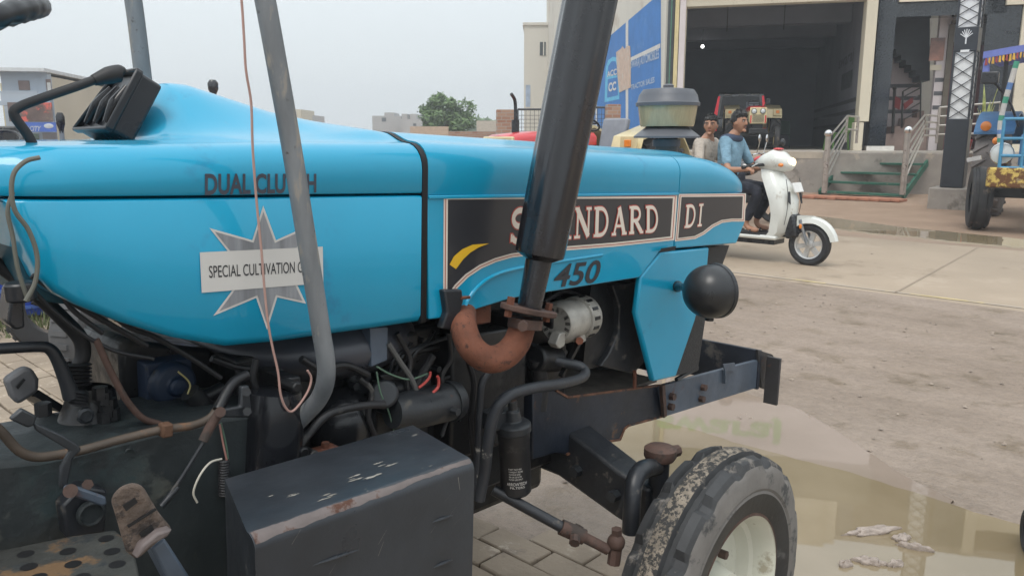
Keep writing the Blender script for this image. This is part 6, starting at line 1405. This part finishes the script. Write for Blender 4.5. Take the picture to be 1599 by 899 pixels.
# shop building at the far left
q0, q1 = at(12, 215, 24), at(84, 215, 24)
shp = empty('shop_building', (q0.x, q0.y, .1), (0, 0, R_(10)), 'shop building with a blue shop sign and food pictures at the far left', 'building')
class SFr(Fr): pass
LBf = Fr((q0.x, q0.y, .1), -10)
def ll(px, py, y=0): return LBf.l(px, py, y)
wf = ll(84, 215).x; zt = ll(45, 113).z; bluish = mat('pale blue grey wall', (.36, .41, .47), .8, var=.06, vs_=.8); beige = mat('beige side wall', (.50, .45, .36), .85, var=.08, vs_=.5, dirt=((.40, .35, .28), .25, .8))
m = MB(); bx(m, 0, wf, 0, .3, 0, zt); m.build('front_wall', bluish, shp)
m = MB(); bx(m, wf - .3, wf, .305, 13, 0, zt - .1); m.build('side_wall', beige, shp); m = MB(); bx(m, .002, wf - .31, .31, 13, 0, zt - .15); m.build('body', beige, shp)
m = MB(); bx(m, -.7, wf + .05, -.35, 13, zt, zt + .10); m.build('roof_slab', mat('pale roof edge', (.55, .57, .58), .8), shp)
def lrect(px0, px1, py0, py1, y, dep, name, m_, par=shp):
    a, c = ll(px0, py0, y), ll(px1, py1, y); m = MB(); bx(m, a.x, c.x, y, y + dep, c.z, a.z); return m.build(name, m_, par)
lrect(28, 47, 126, 141, -.02, .015, 'window', mat('brown shutter', (.20, .15, .14), .7)); w_ = lrect(71, 81, 124, 144, -.02, .015, 'door', MATS['brown shutter']); lrect(73, 80, 129, 143, -.032, .01, 'pane', wpaint, w_)
m = MB(); a = ll(9, 159, -.5); bx(m, a.x, wf + .05, -.9, -.002, a.z - .12, a.z); m.build('balcony_slab', bluish, shp)
m = MB()
for k in range(26): x = a.x + .05 + (wf - a.x)*k/26; m.bar((x, -.85, a.z), (x, -.85, a.z + .24), .04, .04)
m.bar((a.x, -.85, a.z + .26), (wf, -.85, a.z + .26), .05, .04); m.build('balcony_rail', bluish, shp, weld=False)
foodm = mat('food picture panel', (.13, .09, .08), .5, var=.5, vs_=2, dirt=((.6, .12, .09), .40, 2.4), dirt2=((.45, .42, .2), .34, 1.9))
lrect(11, 83, 160, 190, -.95, .04, 'picture_board', foodm)
sgnb = lrect(26, 88, 191, 206, -1.0, .05, 'shop_sign', mat('blue shop sign', (.06, .13, .45), .5, var=.1))
m = MB(); quad_text(m, 'MY CITY', [ll(33, 197, -1.006), ll(64, 197, -1.006), ll(64, 205, -1.006), ll(33, 205, -1.006)], .02, .2); m.build('lettering', mat('silver lettering', (.5, .52, .56), .5), sgnb)
m = MB(); m.ell(ll(76, 197, -1.0), (.13, .01, .07), 14, 8); m.build('emblem', MATS['silver lettering'], sgnb)
lrect(45, 63, 209, 236, -.03, .02, 'shop_window', mat('shop window display', (.12, .17, .13), .3, var=.8, vs_=2.5)); lrect(66, 90, 207, 222, -.03, .02, 'shutter', mat('grey shutter', (.22, .21, .22), .6)); lrect(69, 90, 222, 236, -.03, .02, 'shop_window', MATS['shop window display'])
m = MB(); bx(m, wf, wf + .05, .1, .15, 0, zt - .3); m.build('drain_pipe', bluish, shp)
a = ll(118, 120, 6); m = MB(); bx(m, wf + .01, wf + .5, 5.2, 8, ll(120, 140, 6).z, ll(120, 122, 6).z); m.build('side_balcony', beige, shp)
block('house', 0, 12, 130, 26, 8, mat('yellow cream house wall', (.52, .46, .30), .85), 'yellow cream house at the left edge behind the shop building')
# dark vehicle back and blue crate seen under the hood on the left
q = at(14, 245, 12.); zz_ = at(14, 197, 12.).z
m = MB(); bx(m, -.30, .12, 0, .35, 0, zz_); 
o = empty('utility_cart', (q.x, q.y, 0), (0, 0, R_(12)), 'black boxed utility cart partly showing at the left edge under the throttle lever', 'cart')
bx_ = MB(); bx(bx_, -.9, .16, 0, .5, .25, zz_); bx_.build('box', plastic, o, bevel=.03); m = MB(); bx(m, -.95, .2, -.03, .53, .2, .245); m.build('base', dark, o)
for s in (-.5, .05): MB().lathe((s, .2, .12), (0, 1, 0), [(0, -.2), (.12, -.2), (.12, .2), (0, .2)], 18).build('wheel', tyreb, o)
bc = mat('blue ribbed plastic', (.02, .07, .42), .45, var=.1, coat=.3)
q = G(30, 505); cr = empty('plastic_crate', (q.x - .35, q.y + .1, 0), (0, 0, R_(35)), 'bright blue ribbed plastic crate on the grass at the left', 'crate')
m = MB(); bx(m, -.5, .5, -.3, .3, .05, .62); m.build('body', bc, cr, bevel=.02)
for k in range(4): m = MB(); bx(m, -.515, .515, -.315, .315, .12 + k*.15, .145 + k*.15); m.build('rib', mat('pale blue rib', (.10, .2, .6), .5) if k == 0 else MATS['pale blue rib'], cr)
m = MB(); bx(m, -.52, .52, -.32, .32, .62, .66); m.build('rim', bc, cr)
tag(MB().ell((0, 0, .06), (.12, .2, .09), 16, 10).build('cloth_bundle', redp, loc=(q.x - .5, q.y + .1, .66)), 'faded red cloth bundle lying on the blue crate', 'cloth')
def loose_tyre(px, py, r, w_, rot, lab, m_=tyreb, z=None):
    q = G(px, py); t = MB().lathe((0, 0, 0), (0, 1, 0), [(r*.58, -w_*.4), (r*.75, -w_*.5), (r*.93, -w_*.46), (r, -w_*.25), (r, w_*.25), (r*.93, w_*.46), (r*.75, w_*.5), (r*.58, w_*.4), (r*.6, 0)], 48, close=True)
    for k in range(30):
        a = 2*math.pi*k/30; t.bar((r*math.cos(a), -w_*.3, r*math.sin(a)), (r*math.cos(a), w_*.3, r*math.sin(a)), .03, .02, up=(math.cos(a), 0, math.sin(a)))
    o = t.build('spare_tyre', m_, loc=(q.x, q.y, r if z is None else z), rot=rot, weld=False); tag(o, lab, 'tyre')
loose_tyre(96, 548, .33, .17, (0, 0, R_(30)), 'black spare tyre standing on the pavers at the left, behind the gear levers')
loose_tyre(176, 608, .36, .2, (0, 0, R_(75)), 'dusty grey spare tyre standing on the pavers just under the blue hood', mat('dusty grey tyre', (.08, .08, .083), .8, var=.3, vs_=4, dirt=((.3, .28, .26), .25, 5)))
loose_tyre(1613, 864, .085, .07, (0, 0, R_(70)), 'small black wheel poking in at the lower right edge of the picture', rubber)
tag(blob('fallen_leaf', 168, 600, .035, .02, .01, .3, mat('yellow leaf', (.55, .38, .06), .6), 'small yellow leaf lying on the pavers below the hood', 'leaf', None, 3))

# ================================================================ PEOPLE, SCOOTER, MOTORCYCLE
skin = mat('brown skin', (.36, .185, .115), .5, var=.08, vs_=12); hairm = mat('black hair', (.012, .011, .011), .45, var=.4, vs_=30, bump=(.6, 60, .01)); eyem = mat('eye white', (.6, .58, .55), .3); dk = mat('eye dark', (.01, .008, .008), .3)
lipm = mat('lips', (.26, .10, .08), .5)
def skinmesh(nodes, edges, name, m_, parent, sub=2, root=0, remesh=None, extra=None):
    me = bpy.data.meshes.new(name); me.from_pydata([n[0] for n in nodes], edges, []); o = bpy.data.objects.new(name, me); col.objects.link(o)
    o.modifiers.new('s', 'SKIN'); sv = me.skin_vertices[0].data
    for i, n in enumerate(nodes):
        r = n[1]; sv[i].radius = (r, r) if not isinstance(r, tuple) else r; sv[i].use_root = (i == root)
    md = o.modifiers.new('u', 'SUBSURF'); md.levels = md.render_levels = sub
    dg = bpy.context.evaluated_depsgraph_get(); dg.update(); nm = bpy.data.meshes.new_from_object(o.evaluated_get(dg)); bpy.data.objects.remove(o)
    if extra:
        bm = bmesh.new(); bm.from_mesh(nm)
        for mb in extra:
            vv = [bm.verts.new(v) for v in mb.v]
            for f in mb.f:
                try: bm.faces.new([vv[i] for i in dict.fromkeys(f)])
                except ValueError: pass
        bmesh.ops.remove_doubles(bm, verts=bm.verts, dist=1e-4); bmesh.ops.recalc_face_normals(bm, faces=bm.faces); bm.to_mesh(nm); bm.free()
    o = bpy.data.objects.new(name, nm); col.objects.link(o); o.parent = parent; nm.materials.clear(); nm.materials.append(m_)
    if remesh:
        r = o.modifiers.new('r', 'REMESH'); r.mode = 'VOXEL'; r.voxel_size = remesh; r.use_smooth_shade = True
        sm = o.modifiers.new('sm', 'SMOOTH'); sm.iterations = 2; sm.factor = .4
    else: nm.polygons.foreach_set('use_smooth', [True]*len(nm.polygons))
    return o
def V(*a): return Vector(a)
def head_parts(c, rot, parent, s=1.):
    """returns head geometry (front = +x); adds eyes, brows, mouth and hair as children"""
    def fn(p, d):
        x, y, z = p
        if d.z < 0: k = 1 - .30*(-d.z)**1.3; y *= k; x *= (1 - .16*(-d.z)) ; x += .012*(-d.z)
        if d.x < 0: x *= 1.08
        return Vector((x, y, z))
    h = MB().ell(c, (.088*s, .073*s, .115*s), 28, 20, rot, 0, fn)
    f = lambda x, y, z: Vector(c) + rot @ Vector((x*s, y*s, z*s))
    h.ell(f(.093, 0, -.018), (.017*s, .014*s, .018*s), 12, 8, rot); h.tube([f(.082, 0, .022), f(.096, 0, -.012)], [.009*s, .013*s], 8)
    for sg in (-1, 1): h.ell(f(-.004, sg*.074, -.008), (.020*s, .009*s, .030*s), 12, 8, rot)
    h.ell(f(.070, 0, -.092), (.024*s, .026*s, .018*s), 12, 8, rot)
    for sg in (-1, 1):
        e = MB().ell(f(.0765, sg*.031, .012), (.009*s, .0125*s, .0055*s), 12, 8, rot).build('eye', eyem, parent); MB().ell(f(.0835, sg*.031, .012), (.005*s, .0065*s, .0055*s), 10, 6, rot).build('pupil', dk, e)
        MB().tube([f(.085, sg*.012, .024), f(.0865, sg*.034, .030), f(.073, sg*.054, .024)], .0052*s, 6).build('eyebrow', hairm, parent)
    MB().tube([f(.080, -.024, -.055), f(.088, 0, -.054), f(.080, .024, -.055)], [.003*s, .0065*s, .003*s], 8).build('mouth', lipm, parent)
    return h
def hair(c, rot, parent, s=1., fr=.02, lift=.0):
    rn = random.Random(5); f = lambda v: Vector(c) + rot @ (v*s)
    m = MB()
    def fn(p, d):
        k = 1 + .05*math.sin(d.y*23 + d.x*17) + .03*math.sin(d.z*31 + d.x*9)
        front = max(0, d.x)
        z = p.z
        if d.z < .30 and d.x > .30: k = .86
        if d.z < -.15: k = min(k, .88)
        q = p*k
        if d.z > .3: q.z += lift*(front + .3); q.x += lift*.3*front
        return q
    m.ell(f(Vector((-.010, 0, .020))), (.097*s, .083*s, .114*s), 36, 24, rot, 0, fn)
    for k in range(170):
        a = rn.uniform(-1.5, 1.5); rr_ = rn.uniform(.2, 1.); d = Vector((math.cos(a*1.9)*.088*rr_ - .005, math.sin(a*1.9)*.075*rr_, .020 + .108*math.sqrt(max(.05, 1 - rr_*rr_*.93)))); m.tube([f(d), f(d + Vector((rn.uniform(-.012, .026), rn.uniform(-.018, .018), rn.uniform(-.002, .018) + lift*.5)))], [.007*s, .002*s], 5)
    return m.build('hair', hairm, parent, weld=False)
def hand(nodes, edges, w_, d, side, up, curl=1.):
    """five fingers growing from wrist node index w_: d forearm direction, side towards the thumb, up back of the hand"""
    p = nodes[w_][0]; d = d.normalized(); side = (side - d*side.dot(d)).normalized(); dn = -d.cross(side) if d.cross(side).dot(up) > 0 else d.cross(side)
    nodes.append((p + d*.055, .027)); pm = len(nodes)-1; edges.append((w_, pm))
    for k, (off, ln) in enumerate(((.024, .066), (.008, .074), (-.009, .069), (-.025, .055))):
        a = p + d*.088 + side*off; b = a + d*ln*.45*math.cos(curl*.7) + dn*ln*.5*math.sin(curl*.9); c = b - d*ln*.35*math.sin(curl*.9) + dn*ln*.4
        i = len(nodes); nodes += [(a, .0105), (b, .0095), (c, .008)]; edges += [(pm, i), (i, i+1), (i+1, i+2)]
    a = p + d*.04 + side*.035; b = a + d*.03 + side*.02 + dn*.02; i = len(nodes); nodes += [(a, .012), (b + dn*.015, .009)]; edges += [(pm, i), (i, i+1)]
sco_o = G(1262, 415); SH = R_(-43)
LFs = Vector((math.cos(SH), math.sin(SH), 0))
def rider(name, lab, hip, sho, head, yaw, knee_r, foot_r, elbow_r, hand_r, elbow_l, hand_l, shirt_m, trou_m, lift, pitch=0., shirt_name='shirt', collar=None):
    """coordinates in the scooter's frame"""
    o = empty(name, (sco_o.x, sco_o.y, sco_o.z), (0, 0, SH), lab, 'person')
    o.scale = (1.05, 1.05, 1.05)
    rot = Matrix.Rotation(yaw, 3, 'Z') @ Matrix.Rotation(pitch, 3, 'Y')
    neck = V(sho.x + .01, 0, sho.z + .05)
    hp = head_parts(head, rot, o)
    nodes = [(hip, .13), (hip*.5 + sho*.5, .125), (V(sho.x, 0, sho.z - .04), .11), (neck, .06), (V(head.x - .012, 0, head.z - .07), .056)]; edges = [(0, 1), (1, 2), (2, 3), (3, 4)]
    sp_ = []
    for sg, el, ha in ((-1, elbow_r, hand_r), (1, elbow_l, hand_l)):
        i = len(nodes); s0 = V(sho.x, sg*.165, sho.z - .005); nodes += [(s0, .056), (el, .040), (ha, .027)]; edges += [(2, i), (i, i+1), (i+1, i+2)]
        hand(nodes, edges, i+2, ha - el, V(0, -sg, .3), V(0, 0, 1), 1.2); sp_.append((s0, el, ha))
    lg = []
    for sg in (-1, 1):
        kn, ft_ = (V(knee_r.x, sg*abs(knee_r.y), knee_r.z), V(foot_r.x, sg*abs(foot_r.y), foot_r.z)); i = len(nodes); h0 = V(hip.x + .02, sg*.095, hip.z - .01)
        nodes += [(h0, .085), (kn, .056), (ft_ + V(-.02, 0, .09), .036), (ft_ + V(.02, 0, .035), .036), (ft_ + V(.15, 0, .018), .030)]; edges += [(0, i), (i, i+1), (i+1, i+2), (i+2, i+3), (i+3, i+4)]; lg.append((h0, kn, ft_))
    skinmesh(nodes, edges, 'body', skin, o, 2, 0, .0065, [hp])
    hair(head, rot, o, 1., lift=lift)
    # shirt: torso and short sleeves ; trousers
    n2 = [(hip + V(0, 0, .02), .142), (hip*.5 + sho*.5, .139), (V(sho.x, 0, sho.z - .045), .124), (V(neck.x - .005, 0, neck.z - .03), .066)]; e2 = [(0, 1), (1, 2), (2, 3)]
    for s0, el, ha in sp_:
        i = len(n2); n2 += [(s0, .070), (s0*.35 + el*.65, .058), (s0*.12 + el*.88, .056)]; e2 += [(2, i), (i, i+1), (i+1, i+2)]
    sh_ = skinmesh(n2, e2, shirt_name, shirt_m, o, 2)
    n3 = [(hip + V(0, 0, -.02), .15)]; e3 = []
    for h0, kn, ft_ in lg:
        i = len(n3); n3 += [(h0, .098), (h0*.4 + kn*.6, .085), (kn, .072), (kn*.4 + ft_*.6 + V(-.01, 0, .05), .060), (ft_ + V(-.02, 0, .12), .054)]; e3 += [(0, i), (i, i+1), (i+1, i+2), (i+2, i+3), (i+3, i+4)]
        sl_ = MB().box(ft_ + V(.06, 0, -.016), (.25, .095, .018)); so_ = sl_.build('sandal', rubber, o, bevel=.008); MB().tube([ft_ + V(.05, -.045, -.005), ft_ + V(.07, 0, .05), ft_ + V(.05, .045, -.005)], .009, 6).build('strap', rubber, so_)
    skinmesh(n3, e3, 'trousers', trou_m, o, 2)
    if collar:
        a = neck + V(.0, 0, -.03); MB().tube([a + V(.075*math.cos(t), .075*math.sin(t), -.02*math.cos(t)) for t in [2*math.pi*k/12 for k in range(13)]], .017, 8, smooth=2).build('collar', collar, o)
    return o
denim = mat('light blue shirt', (.19, .33, .43), .85, var=.25, vs_=7, bump=(.9, 9, .05)); navy = mat('navy yoke cloth', (.035, .05, .09), .85, var=.2); beigec = mat('beige shirt', (.47, .41, .35), .85, var=.12, bump=(.9, 9, .05)); trou = mat('dark trousers', (.018, .02, .03), .85, var=.5, vs_=8, bump=(1., 9, .06))
drv = rider('person', 'young man in a light blue shirt riding the white scooter, hands on the grips', V(-1.02, 0, .84), V(-.98, 0, 1.345), V(-.90, 0, 1.54), R_(-8), V(-.55, -.15, .80), V(-.68, -.13, .335), V(-.86, -.30, 1.02), V(-.66, -.31, 1.03), V(-.86, .30, 1.02), V(-.66, .31, 1.03), denim, trou, .03, collar=navy)
m = MB()
m.ell(V(-.99, 0, 1.36), (.115, .185, .062), 20, 10); m.build('yoke', navy, drv)
rh_ = Matrix.Rotation(R_(-8), 3, 'Z'); fh = lambda x, y, z: V(-.90, 0, 1.54) + rh_ @ Vector((x, y, z))
MB().tube([fh(.082, -.03, -.044), fh(.094, 0, -.038), fh(.082, .03, -.044)], [.003, .0055, .003], 8).build('moustache', hairm, drv)
rider('person', 'young man in a beige shirt riding pillion behind the scooter driver, face turned to us', V(-1.36, 0, .88), V(-1.30, 0, 1.325), V(-1.24, -.03, 1.51), R_(-72), V(-.98, -.24, .80), V(-1.08, -.22, .33), V(-1.22, -.28, 1.04), V(-1.05, -.22, .93), V(-1.22, .28, 1.04), V(-1.05, .22, .93), beigec, trou, .004)
# white scooter
sco = empty('scooter', (sco_o.x, sco_o.y, sco_o.z), (0, 0, SH), 'white scooter with its headlight on, ridden along the road', 'scooter')
wht = mat('white scooter plastic', (.64, .65, .61), .3, var=.05, coat=.5, dirt=((.42, .38, .32), .24, 5))
def sct(mb, n, m, par=sco, **k): return mb.build(n, m, par, **k)
Rw = .232
def sw_heel(x):
    t = MB().lathe((x, 0, Rw), (0, 1, 0), [(Rw*.66, -.040), (Rw*.85, -.050), (Rw*.96, -.036), (Rw, 0), (Rw*.96, .036), (Rw*.85, .050), (Rw*.66, .040)], 40).build('wheel', rubber, sco)
    r_ = MB().lathe((x, 0, Rw), (0, 1, 0), [(Rw*.67, -.04), (Rw*.60, -.035), (Rw*.58, 0), (Rw*.60, .035), (Rw*.67, .04)], 36)
    for k in range(6):
        a = R_(60*k + 12); r_.bar((x + .03*math.cos(a), 0, Rw + .03*math.sin(a)), (x + Rw*.61*math.cos(a), 0, Rw + Rw*.61*math.sin(a)), .05, .032, up=(0, 1, 0))
    r_.lathe((x, 0, Rw), (0, 1, 0), [(0, -.045), (.045, -.04), (.05, 0), (.045, .04), (0, .045)], 20); r_.build('rim', mat('silver alloy', (.55, .55, .54), .35, .6), t) if x == 0 else r_.build('rim', MATS['silver alloy'], t)
    return t
sw_heel(0); sw_heel(-1.24)
m = MB(); secs = []
for k in range(13):
    a = R_(12 + k*12.2); c = Vector((.285*math.cos(a) + .01, 0, Rw + .285*math.sin(a)*1.02)); nr = Vector((math.cos(a), 0, math.sin(a))); wv = .075 - .035*abs(k - 6)/6*.6
    secs.append([c + Vector((0, -wv, 0)) - nr*.05, c + Vector((0, -wv*.8, 0)), c + Vector((0, 0, 0)) + nr*.018, c + Vector((0, wv*.8, 0)), c + Vector((0, wv, 0)) - nr*.05, c - nr*.01])
m.loft(secs); m.box((-.06, 0, .50), (.16, .10, .08)); sct(m, 'front_fender', wht, sharp=50)
for s in (-1, 1): m = MB().tube([(-.0, s*.062, Rw), (-.10, s*.06, .5)], .017, 8); sct(m, 'fork_leg', galv); MB().ell((-.085, s*.075, .43), (.018, .01, .028), 10, 6).build('reflector', amber, sco)
# leg shield: curved shell
m = MB(); secs = []
for x, z, wv, dp_ in ((-.34, .28, .17, .02), (-.27, .36, .18, .05), (-.245, .55, .20, .075), (-.27, .70, .215, .10), (-.33, .84, .20, .10), (-.40, .96, .15, .075), (-.44, 1.04, .09, .05)):
    pr = []
    for k in range(11):
        t = -1 + 2*k/10; pr.append(Vector((x + dp_*(1 - t*t) - .03*abs(t)**3, t*wv, z)))
    for k in range(10, -1, -1):
        t = -1 + 2*k/10; pr.append(Vector((x + dp_*(1 - t*t) - .03*abs(t)**3 - .10, t*wv*.94, z - .01)))
    secs.append(pr)
m.loft(secs); ap = sct(m, 'leg_shield', wht, sharp=50)
m = MB().tube([(-.31, 0, .30), (-.30, 0, .45), (-.38, 0, .90)], .05, 8); m.build('inner_panel', plastic, ap)
for s in (-1, 1):
    m = MB().prism([Vector((-.222, s*.135, .80)), Vector((-.205, s*.12, .80)), Vector((-.185, s*.13, .66)), Vector((-.205, s*.155, .69))], (.012, s*.02, 0)); m.build('badge_trim', plastic, ap)
m = MB().box((-.20, 0, .42), (.14, .20, .26), Matrix.Rotation(R_(-12), 3, 'Y')); m.build('inner_fender', plastic, ap, bevel=.03)
for s in (-1, 1): MB().tube([(-.235, s*.17, .93), (-.20, s*.185, .78), (-.205, s*.165, .60), (-.235, s*.15, .44)], .0035, 6).build('panel_gap', plastic, ap)
m = MB().box((-.175, 0, .84), (.02, .21, .11), Matrix.Rotation(R_(-22), 3, 'Y')); m.build('number_plate', mat('plate white', (.74, .74, .72), .4), ap, bevel=.006)
m = MB(); secs = []
for x, y, z0, z1 in ((-.66, .06, 1.06, 1.13), (-.58, .12, 1.02, 1.19), (-.46, .16, 1.00, 1.25), (-.34, .135, 1.00, 1.22), (-.26, .09, 1.02, 1.15), (-.235, .05, 1.05, 1.10)):
    secs.append([Vector((x, y*math.cos(R_(a)), (z0+z1)/2 + (z1-z0)/2*math.sin(R_(a)))) for a in range(0, 360, 24)])
m.loft(secs); cw_ = sct(m, 'handlebar_cowl', wht, sharp=60)
m = MB(); m.ell((-.268, 0, 1.105), (.045, .085, .055), 20, 12); hl_ = m.build('headlight', emit('lit warm headlight', (1, .78, .45), 1.6), cw_)
for s in (-1, 1): MB().ell((-.33, s*.115, 1.08), (.03, .03, .022), 12, 8).build('indicator', amber, cw_)
m = MB().ell((-.42, 0, 1.25), (.06, .05, .012), 12, 6); m.build('red_sticker', mat('red sticker', (.6, .08, .08), .5), cw_)
for s in (-1, 1):
    m = MB().tube([(-.52, s*.12, 1.08), (-.60, s*.25, 1.07), (-.65, s*.37, 1.05)], .017, 10); m.build('grip', rubber, cw_); MB().tube([(-.56, s*.20, 1.09), (-.56, s*.33, 1.06)], .007, 6).build('brake_lever', chrome, cw_)
m = MB().tube([(-.55, .2, 1.1), (-.5, .26, 1.28)], .008, 6); mr_ = m.build('mirror_stalk', plastic, cw_); MB().ell((-.5, .27, 1.32), (.02, .06, .045), 14, 8).build('mirror', plastic, mr_)
m = MB().box((-.62, 0, .29), (.62, .36, .05)); fb2 = sct(m, 'floorboard', wht, bevel=.02); m = MB().box((-.62, 0, .318), (.56, .30, .006)); m.build('mat', rubber, fb2); m = MB().box((-.62, 0, .235), (.55, .26, .05)); m.build('underbody', plastic, fb2)
m = MB(); secs = []
for x, wv, z0, z1 in ((-.92, .13, .30, .72), (-1.1, .18, .34, .76), (-1.4, .19, .42, .78), (-1.65, .12, .58, .80), (-1.74, .05, .68, .78)):
    secs.append([Vector((x, wv*math.cos(R_(a)), (z0+z1)/2 + (z1-z0)/2*math.sin(R_(a)))) for a in range(0, 360, 24)])
m.loft(secs); sct(m, 'rear_body', wht, sharp=60)
m = MB(); secs = [[Vector((x, wv*math.cos(R_(a)), z + .05*math.sin(R_(a)))) for a in range(0, 360, 24)] for x, wv, z in ((-.90, .09, .76), (-1.0, .13, .785), (-1.35, .15, .81), (-1.62, .11, .83), (-1.68, .05, .83))]
m.loft(secs); sct(m, 'seat', rubber, sharp=60)
m = MB().box((-1.2, .1, .28), (.45, .16, .2)); sct(m, 'engine_case', greyblk, bevel=.03); MB().tube([(-1.0, -.16, .24), (-1.5, -.18, .30)], .05, 12).build('exhaust', muffm, sco)
m = MB(); m.ell((-1.75, 0, .70), (.03, .09, .04), 12, 8); sct(m, 'tail_lamp', redp); sco.scale = (1.05, 1.05, 1.05)
# parked motorcycle behind the riders
q = G(1215, 352); mc = empty('motorcycle', (q.x + .05, q.y + .3, hz(q.x, q.y)), (0, 0, R_(-28)), 'dark motorcycle with a round chrome mirror, mostly hidden behind the scooter riders', 'motorcycle')
for x in (0, -1.3):
    t = MB().lathe((x, 0, .3), (0, 1, 0), [(.22, -.04), (.27, -.045), (.30, 0), (.27, .045), (.22, .04)], 36).build('wheel', rubber, mc)
    r_ = MB().lathe((x, 0, .3), (0, 1, 0), [(.225, -.03), (.2, 0), (.225, .03)], 30)
    for k in range(6): a = R_(60*k); r_.bar((x, 0, .3), (x + .21*math.cos(a), 0, .3 + .21*math.sin(a)), .03, .02, up=(0, 1, 0))
    r_.build('rim', dark, t)
for s in (-1, 1): MB().tube([(0, s*.09, .3), (-.22, s*.09, .95)], .025, 8).build('fork_leg', galv, mc)
MB().ell((-.55, 0, .88), (.26, .15, .13), 20, 10).build('tank', mat('dark tank', (.03, .03, .035), .2, coat=1), mc)
m = MB(); bx(m, -1.4, -.78, -.13, .13, .76, .86); m.build('seat', rubber, mc, bevel=.04); m = MB(); bx(m, -.85, -.40, -.13, .13, .32, .70); m.build('engine', greyblk, mc, bevel=.04)
hb_ = MB().tube([(-.35, -.36, 1.10), (-.26, -.2, 1.12), (-.24, 0, 1.05), (-.26, .2, 1.12), (-.35, .36, 1.10)], .014, 8).build('handlebar', chrome, mc)
for s in (-1, 1):
    MB().tube([(-.3, s*.28, 1.11), (-.26, s*.30, 1.3)], .008, 6).build('mirror_stalk', chrome, mc); MB().ell((-.26, s*.31, 1.36), (.02, .065, .065), 16, 10).build('mirror', chrome, mc)
m = MB().ell((-.16, 0, .98), (.10, .11, .11), 16, 10); m.build('headlight', plastic, mc); m = MB().ell((-.3, 0, 1.02), (.1, .1, .06), 14, 8); m.build('red_cover', redp, mc)
MB().tube([(-.55, -.16, .34), (-1.1, -.17, .32), (-1.5, -.18, .4)], .04, 10).build('exhaust', chrome, mc)
m = MB(); secs = [[Vector((.33*math.cos(R_(a)), y, .3 + .33*math.sin(R_(a)))) for y in (-.06, 0, .06)] for a in range(30, 160, 13)]; m.loft(secs, closed=False, caps=False); m.build('front_fender', plastic, mc)

# ================================================================ HAZE
HZ = .0032
if HZ:
    m = bpy.data.materials.new('pale haze'); m.use_nodes = True; n = m.node_tree.nodes; l = m.node_tree.links; n.clear()
    mo = n.new('ShaderNodeOutputMaterial'); pv_ = n.new('ShaderNodeVolumePrincipled'); pv_.inputs['Color'].default_value = (.93, .96, 1, 1); pv_.inputs['Density'].default_value = HZ; pv_.inputs['Anisotropy'].default_value = .2
    l.new(pv_.outputs['Volume'], mo.inputs['Volume'])
    hb2 = MB().box((0, 0, 8), (540, 540, 19)).build('haze', m); tag(hb2, kind='stuff')
